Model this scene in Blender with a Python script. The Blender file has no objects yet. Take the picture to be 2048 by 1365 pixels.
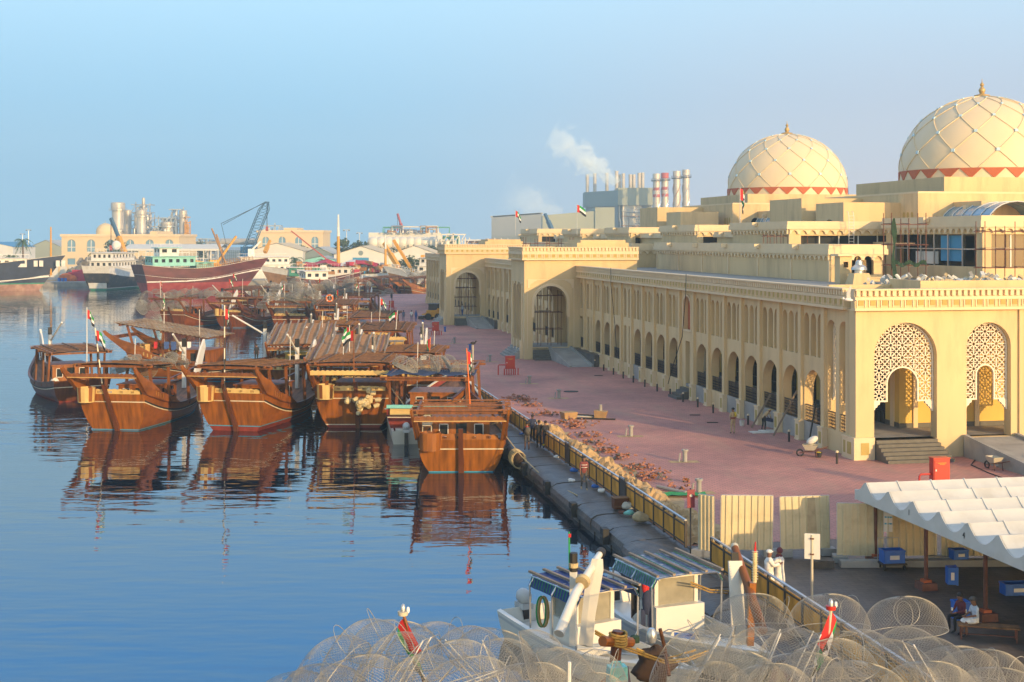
HAZE = True; EXPO = .25; SKYK = 1.05
import bpy, bmesh, math, random
from math import sin, cos, pi, radians as R, sqrt, atan2
from mathutils import Vector as V, Matrix, Euler
from mathutils.geometry import tessellate_polygon
random.seed(7)
S = bpy.context.scene
COL = S.collection
F = 2700.0; HC = 13.0; PX0 = 1024.0; HY = 476.0     # focal length in photo pixels, eye height, optical axis column, horizon row
TH = math.atan((PX0 - 495) / F)                     # heading of the quay
CT, ST = cos(TH), sin(TH)
WZ = -1.1                                           # water level
def W(v, u, z=0.0): return V((v*CT - u*ST, v*ST + u*CT, z))
def G(px, py, z=0.0):
    Y = F*(HC - z)/(py - HY); return V(((px - PX0)/F*Y, Y, z))
def PT(px, py, Y): return V(((px - PX0)/F*Y, Y, HC - (py - HY)/F*Y))
def UV(p): return (p[0]*CT + p[1]*ST, -p[0]*ST + p[1]*CT)
def GU(px, py, z=0.0): return UV(G(px, py, z))
# ---------------------------------------------------------------- materials
MATS = {}
def mat(name, col, rough=0.7, var=0.12, scale=1.5, bump=0.0, bscale=20, metal=0.0, spec=0.5, detail=5, dirt=None, dirt_amt=0.5, dirt_scale=.6, stretch=None, coat=0, trans=0, alpha=1):
    if name in MATS: return MATS[name]
    m = bpy.data.materials.new(name); m.use_nodes = True
    nt = m.node_tree; N = nt.nodes; L = nt.links
    b = N['Principled BSDF']
    b.inputs['Roughness'].default_value = rough
    b.inputs['Metallic'].default_value = metal
    b.inputs['Specular IOR Level'].default_value = spec
    if coat: b.inputs['Coat Weight'].default_value = coat
    if trans: b.inputs['Transmission Weight'].default_value = trans
    if alpha < 1: b.inputs['Alpha'].default_value = alpha
    tc = N.new('ShaderNodeTexCoord'); src = tc.outputs['Object']
    if stretch:
        mp = N.new('ShaderNodeMapping'); mp.inputs['Scale'].default_value = stretch
        L.new(src, mp.inputs[0]); src = mp.outputs[0]
    c = (col[0], col[1], col[2], 1)
    if var > 0:
        n = N.new('ShaderNodeTexNoise'); n.inputs['Scale'].default_value = scale; n.inputs['Detail'].default_value = detail
        L.new(src, n.inputs['Vector'])
        r = N.new('ShaderNodeValToRGB')
        r.color_ramp.elements[0].position = .3; r.color_ramp.elements[1].position = .7
        r.color_ramp.elements[0].color = tuple(x*(1-var) for x in col) + (1,)
        r.color_ramp.elements[1].color = tuple(min(1, x*(1+var*.7)) for x in col) + (1,)
        L.new(n.outputs['Fac'], r.inputs[0]); out = r.outputs[0]
        if dirt:
            n2 = N.new('ShaderNodeTexNoise'); n2.inputs['Scale'].default_value = dirt_scale; n2.inputs['Detail'].default_value = 8; n2.inputs['Roughness'].default_value = .65
            L.new(src, n2.inputs['Vector'])
            r2 = N.new('ShaderNodeValToRGB'); r2.color_ramp.elements[0].position = .5; r2.color_ramp.elements[1].position = .68
            r2.color_ramp.elements[1].color = (dirt_amt,)*3 + (1,)
            L.new(n2.outputs['Fac'], r2.inputs[0])
            mx = N.new('ShaderNodeMix'); mx.data_type = 'RGBA'
            L.new(r2.outputs[0], mx.inputs['Factor']); L.new(out, mx.inputs[6]); mx.inputs[7].default_value = tuple(dirt) + (1,)
            out = mx.outputs[2]
        L.new(out, b.inputs['Base Color'])
    else: b.inputs['Base Color'].default_value = c
    if bump > 0:
        n = N.new('ShaderNodeTexNoise'); n.inputs['Scale'].default_value = bscale; n.inputs['Detail'].default_value = 4
        L.new(src, n.inputs['Vector'])
        bp = N.new('ShaderNodeBump'); bp.inputs['Strength'].default_value = bump; bp.inputs['Distance'].default_value = .05
        L.new(n.outputs['Fac'], bp.inputs['Height']); L.new(bp.outputs[0], b.inputs['Normal'])
    MATS[name] = m
    return m
# ---------------------------------------------------------------- mesh builder
class MB:
    def __init__(s, T=None): s.v = []; s.f = []; s.fm = []; s.mats = []; s.cur = 0; s.T = T
    def m(s, name):
        mt = MATS[name]
        if mt not in s.mats: s.mats.append(mt)
        s.cur = s.mats.index(mt); return s
    def add(s, vs, fs):
        o = len(s.v)
        if s.T: vs = [s.T @ V(p) for p in vs]
        s.v += [tuple(p) for p in vs]
        for f in fs: s.f.append([i+o for i in f]); s.fm.append(s.cur)
        return s
    def box(s, x0, x1, y0, y1, z0, z1):
        return s.add([(x0,y0,z0),(x1,y0,z0),(x1,y1,z0),(x0,y1,z0),(x0,y0,z1),(x1,y0,z1),(x1,y1,z1),(x0,y1,z1)],
              [(0,3,2,1),(4,5,6,7),(0,1,5,4),(1,2,6,5),(2,3,7,6),(3,0,4,7)])
    def cbox(s, c, d, rot=(0,0,0), taper=1.0):
        M = Matrix.Translation(V(c)) @ Euler(rot).to_matrix().to_4x4()
        x,y,z = d[0]/2,d[1]/2,d[2]/2; t = taper
        vs = [M @ V(p) for p in [(-x,-y,-z),(x,-y,-z),(x,y,-z),(-x,y,-z),(-x*t,-y*t,z),(x*t,-y*t,z),(x*t,y*t,z),(-x*t,y*t,z)]]
        return s.add(vs, [(0,3,2,1),(4,5,6,7),(0,1,5,4),(1,2,6,5),(2,3,7,6),(3,0,4,7)])
    def bar(s, p, q, w, h=None, up=(0,0,1)):
        p = V(p); q = V(q); h = h or w; d = (q-p).normalized(); up = V(up)
        if abs(d.dot(up)) > .99: up = V((1,0,0))
        a = d.cross(up).normalized()*w/2; b = a.cross(d).normalized()*h/2
        vs = [p-a-b,p+a-b,p+a+b,p-a+b,q-a-b,q+a-b,q+a+b,q-a+b]
        return s.add(vs, [(3,2,1,0),(4,5,6,7),(0,1,5,4),(1,2,6,5),(2,3,7,6),(3,0,4,7)])
    def tube(s, pts, r, n=6, cap=True):
        pts = [V(p) for p in pts]; k = len(pts)
        rs = r if isinstance(r, (list, tuple)) else [r]*k
        vs = []; a = None
        for i in range(k):
            d = (pts[min(i+1,k-1)] - pts[max(i-1,0)]).normalized()
            if a is None:
                up = V((0,0,1)) if abs(d.z) < .9 else V((1,0,0))
                a = d.cross(up).normalized()
            else:
                a = (a - d*a.dot(d)).normalized()
            b = d.cross(a)
            for j in range(n):
                t = 2*pi*j/n; vs.append(pts[i] + (a*cos(t)+b*sin(t))*rs[i])
        fs = [(i*n+j, i*n+(j+1)%n, (i+1)*n+(j+1)%n, (i+1)*n+j) for i in range(k-1) for j in range(n)]
        if cap: fs += [tuple(range(n-1,-1,-1)), tuple((k-1)*n+j for j in range(n))]
        return s.add(vs, fs)
    def lathe(s, prof, n=16, c=(0,0,0), cap=True, a0=0, a1=2*pi):
        full = abs(a1-a0-2*pi) < 1e-6; m_ = n if full else n+1
        vs = [(c[0]+r*cos(a0+(a1-a0)*j/n), c[1]+r*sin(a0+(a1-a0)*j/n), c[2]+z) for r,z in prof for j in range(m_)]
        k = len(prof)
        fs = [(i*m_+j, i*m_+(j+1)%m_, (i+1)*m_+(j+1)%m_, (i+1)*m_+j) for i in range(k-1) for j in range(n)]
        if cap and full: fs += [tuple(range(n-1,-1,-1)), tuple((k-1)*n+j for j in range(n))]
        return s.add(vs, fs)
    def prism(s, poly, z0, z1):
        n = len(poly)
        vs = [(x,y,z0) for x,y in poly] + [(x,y,z1) for x,y in poly]
        return s.add(vs, [tuple(range(n-1,-1,-1)), tuple(range(n,2*n))] + [(i,(i+1)%n,n+(i+1)%n,n+i) for i in range(n)])
    def plate(s, outer, holes, to3, d0, d1, rim=True, back=True):
        """flat panel with openings: outer/holes are (a,b) loops; to3(a,b,d) places them; between depth d0 (front) and d1"""
        loops = [outer] + list(holes)
        tris = tessellate_polygon([[V((a,b,0)) for a,b in lp] for lp in loops])
        flat = [p for lp in loops for p in lp]; n = len(flat)
        vs = [to3(a,b,d0) for a,b in flat] + [to3(a,b,d1) for a,b in flat]
        fs = [tuple(t) for t in tris]
        if back: fs += [tuple(i+n for i in reversed(t)) for t in tris]
        if rim:
            o = 0
            for lp in loops:
                k = len(lp)
                fs += [(o+i, o+(i+1)%k, n+o+(i+1)%k, n+o+i) for i in range(k)]; o += k
        return s.add(vs, fs)
    def sheet(s, grid):
        """grid[i][j] points -> quads"""
        a = len(grid); b = len(grid[0])
        return s.add([p for r in grid for p in r], [(i*b+j, i*b+j+1, (i+1)*b+j+1, (i+1)*b+j) for i in range(a-1) for j in range(b-1)])
    def ball(s, c, r, n=10, k=6, sq=(1,1,1)):
        prof = [(sin(pi*i/k), -cos(pi*i/k)) for i in range(k+1)]
        vs = [(c[0]+r*sq[0]*max(p,1e-4)*cos(2*pi*j/n), c[1]+r*sq[1]*max(p,1e-4)*sin(2*pi*j/n), c[2]+r*sq[2]*z) for p,z in prof for j in range(n)]
        return s.add(vs, [(i*n+j, i*n+(j+1)%n, (i+1)*n+(j+1)%n, (i+1)*n+j) for i in range(k) for j in range(n)])
    def mesh(s, name, smooth=False, weld=False):
        me = bpy.data.meshes.new(name); me.from_pydata(s.v, [], s.f); me.update()
        for mt in s.mats: me.materials.append(mt)
        me.polygons.foreach_set('material_index', s.fm)
        bm = bmesh.new(); bm.from_mesh(me)
        if weld: bmesh.ops.remove_doubles(bm, verts=bm.verts, dist=1e-4)
        bmesh.ops.recalc_face_normals(bm, faces=bm.faces)
        bm.to_mesh(me); bm.free()
        if smooth:
            me.polygons.foreach_set('use_smooth', [True]*len(me.polygons))
            try: me.set_sharp_from_angle(angle=R(smooth if smooth > 1 else 40))
            except Exception: pass
        return me
    def build(s, name, parent=None, smooth=False, label=None, kind=None, weld=False):
        me = s.mesh(name, smooth, weld)
        o = bpy.data.objects.new(name, me); COL.objects.link(o)
        if parent is not None: o.parent = parent
        if label: o['label'] = label
        if kind: o['kind'] = kind
        return o
def tag(o, label, cat, group=None):
    o['label'] = label; o['category'] = cat
    if group: o['group'] = group
    return o
def thing(name, label, cat, loc=(0,0,0), rz=0.0, group=None):
    o = bpy.data.objects.new(name, None); COL.objects.link(o)
    o.location = loc; o.rotation_euler = (0,0,rz); o.empty_display_size = .3
    return tag(o, label, cat, group)
def struct(o): o['kind'] = 'structure'; return o
def obj(name, mesh, parent=None, loc=(0,0,0), rot=(0,0,0), scale=None):
    o = bpy.data.objects.new(name, mesh); COL.objects.link(o)
    if parent is not None: o.parent = parent
    o.location = loc; o.rotation_euler = rot
    if scale: o.scale = scale if isinstance(scale, (tuple, list, V)) else (scale,)*3
    return o
KIDS = {}
def kids(o):
    return [c for c in bpy.data.objects if c.parent == o]
def dup(root, loc, rz=None, label=None, group=None, scale=None, tree=None):
    """copy a thing with its parts and sub-parts"""
    def cp(o, parent):
        c = o.copy(); COL.objects.link(c)
        if parent is not None: c.parent = parent
        for k in KIDS.setdefault(o.name, kids(o)): cp(k, c)
        return c
    r = cp(root, None); r.location = loc
    if rz is not None: r.rotation_euler = (0,0,rz)
    if label: r['label'] = label
    if group: r['group'] = group
    if scale: r.scale = scale if isinstance(scale, (tuple, list)) else (scale,)*3
    return r
def arch(cx, w, z0, zs, n=14, pt=0.0):
    """opening outline: jambs from z0, round head springing at zs"""
    r = w/2
    pts = [(cx-r, z0), (cx+r, z0)]
    for i in range(n+1):
        t = pi*i/n
        pts.append((cx+r*cos(t), zs + r*sin(t)*(1+pt*sin(t)**2)))
    return pts
# ---------------------------------------------------------------- camera, light, air
cam = bpy.data.cameras.new('camera'); co = bpy.data.objects.new('camera', cam); COL.objects.link(co)
co.location = (0,0,HC); co.rotation_euler = (pi/2,0,0)
cam.sensor_width = 36; cam.lens = 36*F/2048; cam.shift_y = -(682.5-HY)/2048; cam.clip_end = 9000; cam.clip_start = .2
S.camera = co
S.render.resolution_x = 1024; S.render.resolution_y = 682
SUN_EL = R(12.0); SUN_AZ = atan2(.577, -.817)     # clockwise from +Y
sd = V((-sin(SUN_AZ)*cos(SUN_EL), -cos(SUN_AZ)*cos(SUN_EL), -sin(SUN_EL)))
sl = bpy.data.lights.new('sun', 'SUN'); sl.energy = 4.3; sl.angle = R(.5); sl.color = (1, .65, .28)
so = bpy.data.objects.new('sun', sl); COL.objects.link(so); so.rotation_euler = sd.to_track_quat('-Z', 'Y').to_euler(); so.location = (40,-60,60)
w = bpy.data.worlds.new('World'); S.world = w; w.use_nodes = True
nt = w.node_tree; N = nt.nodes; L = nt.links
bg = N['Background']; bg.inputs['Strength'].default_value = .12
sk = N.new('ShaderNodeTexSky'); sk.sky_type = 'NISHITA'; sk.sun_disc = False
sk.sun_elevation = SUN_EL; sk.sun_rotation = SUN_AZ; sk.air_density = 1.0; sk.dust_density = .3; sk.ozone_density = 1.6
# opposite the sun the evening sky is an even blue, paler and pinker over the land; towards the sun it is the Nishita glow
tcw = N.new('ShaderNodeTexCoord'); sx = N.new('ShaderNodeSeparateXYZ'); L.new(tcw.outputs['Generated'], sx.inputs[0])
def ramp(src, stops):
    r = N.new('ShaderNodeValToRGB'); e = r.color_ramp.elements
    while len(e) < len(stops): e.new(.5)
    for k,(p,c) in enumerate(stops): e[k].position = p; e[k].color = (c[0],c[1],c[2],1)
    L.new(src, r.inputs[0]); return r.outputs[0]
SKY_LEFT = [(0,(.25,.45,.60)),(.045,(.23,.44,.62)),(.10,(.28,.53,.74)),(.17,(.40,.67,.88)),(.32,(.20,.70,1.50)),(.55,(.70,.80,1.0)),(1,(.8,.82,.9))]
SKY_RIGHT = [(0,(.60,.50,.49)),(.045,(.53,.49,.53)),(.10,(.45,.51,.62)),(.17,(.46,.64,.80)),(.32,(.22,.70,1.46)),(.55,(.74,.80,.95)),(1,(.8,.82,.9))]
gl_ = ramp(sx.outputs['Z'], SKY_LEFT); gr_ = ramp(sx.outputs['Z'], SKY_RIGHT)
mr = N.new('ShaderNodeMapRange'); mr.inputs[1].default_value = -.18; mr.inputs[2].default_value = .30; mr.interpolation_type = 'SMOOTHSTEP'; L.new(sx.outputs['X'], mr.inputs[0])
mxg = N.new('ShaderNodeMix'); mxg.data_type = 'RGBA'; L.new(mr.outputs[0], mxg.inputs['Factor']); L.new(gl_, mxg.inputs[6]); L.new(gr_, mxg.inputs[7])
dv = N.new('ShaderNodeMix'); dv.data_type = 'RGBA'; dv.blend_type = 'MULTIPLY'; dv.inputs['Factor'].default_value = 1; L.new(mxg.outputs[2], dv.inputs[6]); k_ = SKYK/.15; dv.inputs[7].default_value = (k_,k_,k_,1)
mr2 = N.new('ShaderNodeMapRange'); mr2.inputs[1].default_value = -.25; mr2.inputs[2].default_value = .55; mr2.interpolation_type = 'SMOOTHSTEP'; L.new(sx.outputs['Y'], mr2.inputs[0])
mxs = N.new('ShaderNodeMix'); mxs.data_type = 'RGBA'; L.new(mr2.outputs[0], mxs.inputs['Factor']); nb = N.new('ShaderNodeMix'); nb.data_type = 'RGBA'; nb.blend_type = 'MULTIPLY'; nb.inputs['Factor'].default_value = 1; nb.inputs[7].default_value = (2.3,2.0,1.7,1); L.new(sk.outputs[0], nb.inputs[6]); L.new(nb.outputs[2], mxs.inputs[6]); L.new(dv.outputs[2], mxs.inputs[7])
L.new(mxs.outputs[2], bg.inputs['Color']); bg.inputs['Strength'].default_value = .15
S.view_settings.view_transform = 'Standard'; S.view_settings.look = 'None'; S.view_settings.exposure = EXPO; S.view_settings.gamma = 1
S.cycles.use_denoising = True
S.cycles.max_bounces = 6; S.cycles.transparent_max_bounces = 12; S.cycles.volume_bounces = 2; S.cycles.caustics_reflective = False; S.cycles.caustics_refractive = False
S.cycles.sample_clamp_indirect = 4
# haze
m = bpy.data.materials.new('haze_air'); m.use_nodes = True
for n in list(m.node_tree.nodes):
    if n.type == 'BSDF_PRINCIPLED': m.node_tree.nodes.remove(n)
pv = m.node_tree.nodes.new('ShaderNodeVolumePrincipled'); pv.inputs['Color'].default_value = (.50,.76,1,1); pv.inputs['Density'].default_value = .00034; pv.inputs['Anisotropy'].default_value = 0.0
m.node_tree.links.new(pv.outputs[0], m.node_tree.nodes['Material Output'].inputs['Volume'])
MATS['haze_air'] = m
if HAZE:
    MB().m('haze_air').box(-1400,1400,-60,1900,-6,150).build('haze', kind='stuff')
# ---------------------------------------------------------------- base materials
CREAM = (.63,.475,.26)
mat('cream', CREAM, .85, .08, .5, bump=.05, bscale=6, dirt=(.38,.28,.16), dirt_amt=.5, dirt_scale=.7, stretch=(1,1,.22))
mat('cream_trim', (.70,.55,.35), .8, .05, 1)
mat('inner_yellow', (.66,.45,.12), .85, .07, .6)
mat('panel_ochre', (.43,.32,.10), .85, .06, 2)
mat('white_screen', (.78,.70,.56), .7, .04, 3)
mat('concrete', (.34,.33,.31), .9, .25, 1.2, bump=.15, bscale=12, dirt=(.16,.15,.14), dirt_amt=.6)
mat('dark_concrete', (.085,.075,.068), .5, .45, 1.3, bump=.7, bscale=6, dirt=(.07,.065,.06), dirt_amt=.7)
mat('step_stone', (.10,.095,.085), .6, .2, 3)
mat('roof_grey', (.28,.27,.25), .9, .15, .4)
mat('dark_metal', (.035,.03,.028), .5, .2, 4)
mat('glass_dark', (.03,.035,.04), .12, 0)
mat('glass_blue', (.16,.30,.42), .15, .1, .5)
mat('brown_band', (.42,.10,.03), .7, .1, 3)
mat('dome_panel', (.70,.57,.38), .6, .04, .3)
mat('dome_rib', (.74,.60,.38), .55, 0)
mat('stud_blue', (.45,.62,.72), .4, 0)
mat('bronze', (.48,.34,.14), .45, .1, 3, metal=.3)
mat('rust', (.15,.06,.04), .85, .4, 3)
mat('white_paint', (.66,.65,.62), .5, .06, 2)
mat('canopy_white', (.56,.555,.53), .6, .07, 1.2, dirt=(.42,.40,.36), dirt_amt=.5, dirt_scale=.9)
mat('steel', (.5,.5,.5), .35, .12, 2, metal=.7)
mat('sand', (.44,.30,.15), .95, .25, 3, bump=.6, bscale=6)
mat('brick_red', (.36,.16,.11), .9, .3, 4)
mat('black_rubber', (.02,.02,.02), .7, .2, 4)
mat('blue_plastic', (.02,.13,.50), .45, .1, 3)
mat('shed_blue', (.05,.25,.45), .7, .1, .1); mat('far_white', (.66,.64,.58), .8, .06, .2)
mat('red_paint', (.50,.03,.015), .4, .1, 2)
# ---------------------------------------------------------------- ground, water
def nodes(m): return m.node_tree.nodes, m.node_tree.links
def paving(name='brick_paving', c1=(.61,.285,.235,1), c2=(.50,.24,.205,1), mo=(.16,.10,.085,1), dust=(.40,.27,.19,1), bw=.42, rh=.21, rg=.85):
    m = bpy.data.materials.new(name); m.use_nodes = True; N, L = nodes(m); b = N['Principled BSDF']
    tc = N.new('ShaderNodeTexCoord')
    br = N.new('ShaderNodeTexBrick'); br.inputs['Scale'].default_value = 1.0
    br.inputs['Brick Width'].default_value = bw; br.inputs['Row Height'].default_value = rh; br.inputs['Mortar Size'].default_value = .012
    br.inputs['Color1'].default_value = c1; br.inputs['Color2'].default_value = c2; br.inputs['Mortar'].default_value = mo
    L.new(tc.outputs['Object'], br.inputs['Vector'])
    n = N.new('ShaderNodeTexNoise'); n.inputs['Scale'].default_value = .11; n.inputs['Detail'].default_value = 9; n.inputs['Roughness'].default_value = .62
    L.new(tc.outputs['Object'], n.inputs['Vector'])
    r = N.new('ShaderNodeValToRGB'); r.color_ramp.elements[0].position = .32; r.color_ramp.elements[1].position = .68
    r.color_ramp.elements[0].color = (.60,.60,.68,1); r.color_ramp.elements[1].color = (1.12,1.05,1.0,1)
    L.new(n.outputs['Fac'], r.inputs[0])
    mx = N.new('ShaderNodeMix'); mx.data_type = 'RGBA'; mx.blend_type = 'MULTIPLY'; mx.inputs['Factor'].default_value = 1
    L.new(br.outputs[0], mx.inputs[6]); L.new(r.outputs[0], mx.inputs[7])
    # dusty streaks of sand
    mp = N.new('ShaderNodeMapping'); mp.inputs['Scale'].default_value = (1.0,.22,1); L.new(tc.outputs['Object'], mp.inputs[0])
    n2 = N.new('ShaderNodeTexNoise'); n2.inputs['Scale'].default_value = .5; n2.inputs['Detail'].default_value = 10; n2.inputs['Roughness'].default_value = .7; L.new(mp.outputs[0], n2.inputs['Vector'])
    r2 = N.new('ShaderNodeValToRGB'); r2.color_ramp.elements[0].position = .50; r2.color_ramp.elements[1].position = .72; r2.color_ramp.elements[1].color = (.55,.55,.55,1)
    L.new(n2.outputs['Fac'], r2.inputs[0])
    m2 = N.new('ShaderNodeMix'); m2.data_type = 'RGBA'; L.new(r2.outputs[0], m2.inputs['Factor']); L.new(mx.outputs[2], m2.inputs[6]); m2.inputs[7].default_value = dust
    L.new(m2.outputs[2], b.inputs['Base Color']); b.inputs['Roughness'].default_value = rg
    bp = N.new('ShaderNodeBump'); bp.inputs['Strength'].default_value = .4; bp.inputs['Distance'].default_value = .02; L.new(br.outputs['Fac'], bp.inputs['Height']); bp.invert = True
    L.new(bp.outputs[0], b.inputs['Normal'])
    MATS[name] = m
paving()
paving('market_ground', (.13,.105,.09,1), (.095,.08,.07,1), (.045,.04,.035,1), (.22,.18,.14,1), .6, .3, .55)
def watermat():
    m = bpy.data.materials.new('sea_water'); m.use_nodes = True; N, L = nodes(m); b = N['Principled BSDF']
    b.inputs['Base Color'].default_value = (.0015,.013,.028,1); b.inputs['Roughness'].default_value = .03; b.inputs['IOR'].default_value = 2.1
    tc = N.new('ShaderNodeTexCoord')
    def noise(sc, st, det, rough=.5, rot=0):
        mp = N.new('ShaderNodeMapping'); mp.inputs['Scale'].default_value = st; mp.inputs['Rotation'].default_value = (0,0,rot); L.new(tc.outputs['Object'], mp.inputs[0])
        n = N.new('ShaderNodeTexNoise'); n.inputs['Scale'].default_value = sc; n.inputs['Detail'].default_value = det; n.inputs['Roughness'].default_value = rough; L.new(mp.outputs[0], n.inputs['Vector'])
        return n.outputs['Fac']
    a = noise(.55, (.45,1.2,1), 2, .45, .15); c = noise(2.2, (.5,1.3,1), 2, .5, -.2)
    # calm slicks and breeze patches modulate the ripples
    s = noise(.035, (1,1.6,1), 3)
    rs = N.new('ShaderNodeMapRange'); rs.inputs[1].default_value = .35; rs.inputs[2].default_value = .65; rs.inputs[3].default_value = .45; rs.inputs[4].default_value = 1.0; L.new(s, rs.inputs[0])
    ad = N.new('ShaderNodeMath'); ad.operation = 'MULTIPLY_ADD'; L.new(c, ad.inputs[0]); ad.inputs[1].default_value = .09; L.new(a, ad.inputs[2])
    bp = N.new('ShaderNodeBump'); bp.inputs['Distance'].default_value = .16
    sm = N.new('ShaderNodeMath'); sm.operation = 'MULTIPLY'; L.new(rs.outputs[0], sm.inputs[0]); sm.inputs[1].default_value = .30
    ds = N.new('ShaderNodeVectorMath'); ds.operation = 'DISTANCE'; L.new(tc.outputs['Object'], ds.inputs[0]); ds.inputs[1].default_value = (-40,100,0)
    dm = N.new('ShaderNodeMapRange'); dm.inputs[1].default_value = 4; dm.inputs[2].default_value = 17; dm.inputs[3].default_value = .55; dm.inputs[4].default_value = 0; dm.interpolation_type = 'SMOOTHSTEP'; L.new(ds.outputs['Value'], dm.inputs[0])
    wk = N.new('ShaderNodeMath'); wk.operation = 'MULTIPLY_ADD'; L.new(rs.outputs[0], wk.inputs[0]); wk.inputs[1].default_value = .36; L.new(dm.outputs[0], wk.inputs[2]); sm = wk
    L.new(sm.outputs[0], bp.inputs['Strength']); L.new(ad.outputs[0], bp.inputs['Height']); L.new(bp.outputs[0], b.inputs['Normal'])
    MATS['sea_water'] = m
watermat()
wm = MB().m('sea_water')
wm.add([(-1300,-50,0),(400,-50,0),(400,1800,0),(-1300,1800,0)], [(0,1,2,3)])
o = struct(wm.build('water')); o.location.z = WZ
# promenade slab: paved land east of the quay, with its wall down into the water
QV = 16.0
pb = MB().m('brick_paving')
pb.box(18.2, 420, 54.5, 312, -4, 0)
o = struct(pb.build('promenade')); o.rotation_euler.z = TH
o = struct(MB().m('market_ground').box(18.2, 200, -20, 54.5, -4, -.01).build('market_pavement')); o.rotation_euler.z = TH
# quay walkway with rounded bull-nosed edge, cast in lengths
q = MB().m('dark_concrete')
u = 20.0
while u < 308:
    l = 2.8; z = random.uniform(-.04,.03); dx = random.uniform(-.10,.10)
    prof = [(18.2,-4),(18.2,-.06+z*.2),(16.6+dx,-.1+z),(16.25+dx,-.15+z),(16.0+dx,-.3+z),(15.92+dx,-.55),(15.98+dx,-.8),(16.15+dx,-.9),(16.15,-4)]
    n = len(prof)
    q.add([(x,u+.04,zz) for x,zz in prof]+[(x,u+l-.04,zz) for x,zz in prof], [(i,(i+1)%n,n+(i+1)%n,n+i) for i in range(n)]+[tuple(range(n)),tuple(range(2*n-1,n-1,-1))])
    u += l
o = struct(q.build('quay_walkway', smooth=30)); o.rotation_euler.z = TH
# land beyond the harbour, out to the horizon
mat('far_ground', (.30,.27,.22), .95, .3, .02)
fg = MB().m('far_ground')
fg.prism([(-900,470),(-96,408),(-58,405),(-30,440),(60,440),(420,400),(420,1850),(-1250,1850),(-1250,470)], -4, .2)
struct(fg.build('far_shore'))
# ================================================================ the market building
BO = (34.9, 73.6)                     # near corner (v, u)
bld = thing('market_hall', 'long sand coloured market hall with arcades, tall portals and two patterned domes along the promenade', 'building', W(*BO), TH)
class BB(MB):
    """builder in promenade coordinates (v across, u along the quay)"""
    def build(s, name, parent=None, **k):
        if not getattr(s, 'loc', False): s.v = [(x-BO[0], y-BO[1], z) for x,y,z in s.v]
        return MB.build(s, name, parent or bld, **k)
def side(v0): return lambda a,b,d: (v0+d, a, b)          # plane facing the water, a = u
def front(u0): return lambda a,b,d: (a, u0+d, b)          # plane facing the camera, a = v
# ---- star lattice screen
def star_segs(a):
    """one rosette: an eight pointed star opening, eight petal openings round it, an octagon edge"""
    segs = []
    for k in range(8):
        t = k*pi/4
        P = lambda r, d: (r*a*cos(t+d), r*a*sin(t+d))
        segs += [(P(.225,0),P(.135,pi/8),.9),(P(.225,0),P(.135,-pi/8),.9),(P(.22,0),P(.40,0),1.7),(P(.40,0),P(.5 if k%2==0 else .60,0),1.0)]
        segs += [(P(.47,-pi/8),P(.47,pi/8),.8)]
        if k%2: segs += [(P(.60,0),P(.707,0),1.6)]
    return segs
def inside(x, y, cx, w, z0, zs):
    if y < z0 or abs(x-cx) > w/2: return False
    return y <= zs or (x-cx)**2 + (y-zs)**2 <= (w/2)**2
def screen(mb, cx, w, z0, zs, a, to3, d, inner=None, bar=.05, th=.06, frame=.07):
    """lattice filling an arch (minus an inner arch), with frame"""
    ny = int((zs+w/2-z0)/a)+2; nx = int(w/a/2)+2
    base = star_segs(a)
    def ok(x,y): return inside(x,y,cx,w-.04,z0,zs) and not (inner and inside(x,y,cx,*inner))
    for i in range(-nx,nx+1):
        for j in range(ny):
            ox = cx+i*a; oy = z0+a*(.5+j)
            for (p,q,bw) in base:
                x0,y0,x1,y1 = ox+p[0],oy+p[1],ox+q[0],oy+q[1]
                if not (ok(x0,y0) or ok(x1,y1)): continue
                if not (ok(x0,y0) and ok(x1,y1)):
                    # clip by bisection
                    A,B = ((x0,y0),(x1,y1)) if ok(x0,y0) else ((x1,y1),(x0,y0))
                    lo,hi = 0,1
                    for _ in range(8):
                        mm = (lo+hi)/2
                        if ok(A[0]+(B[0]-A[0])*mm, A[1]+(B[1]-A[1])*mm): lo = mm
                        else: hi = mm
                    x0,y0 = A; x1,y1 = A[0]+(B[0]-A[0])*lo, A[1]+(B[1]-A[1])*lo
                dx,dy = x1-x0,y1-y0; l = sqrt(dx*dx+dy*dy)
                if l < .01: continue
                nx_,ny_ = -dy/l*bar*bw/2, dx/l*bar*bw/2
                c = [(x0+nx_,y0+ny_),(x0-nx_,y0-ny_),(x1-nx_,y1-ny_),(x1+nx_,y1+ny_)]
                vs = [to3(*p,d) for p in c]+[to3(*p,d+th) for p in c]
                mb.add(vs, [(0,1,2,3),(7,6,5,4),(0,3,7,4),(1,2,6,5)])
    if frame:
        fr(mb, cx, w, z0, zs, frame, to3, d-.02, d+th+.02, open_bottom=bool(inner))
        if inner:
            e = (w-inner[0])/2-frame
            for sg_ in (-1,1):
                c0 = cx+sg_*(w/2-frame-.001); c1 = c0-sg_*e
                mb.add([to3(x,y,dd) for dd in (d-.015,d+th+.015) for x,y in ((c0,z0),(c1,z0),(c1,z0+frame),(c0,z0+frame))], [(0,1,2,3),(7,6,5,4),(0,4,5,1),(1,5,6,2),(2,6,7,3),(3,7,4,0)])
        if inner: fr(mb, cx, inner[0]+2*frame, inner[1], inner[2], frame, to3, d-.03, d+th+.03, open_bottom=True)
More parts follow.
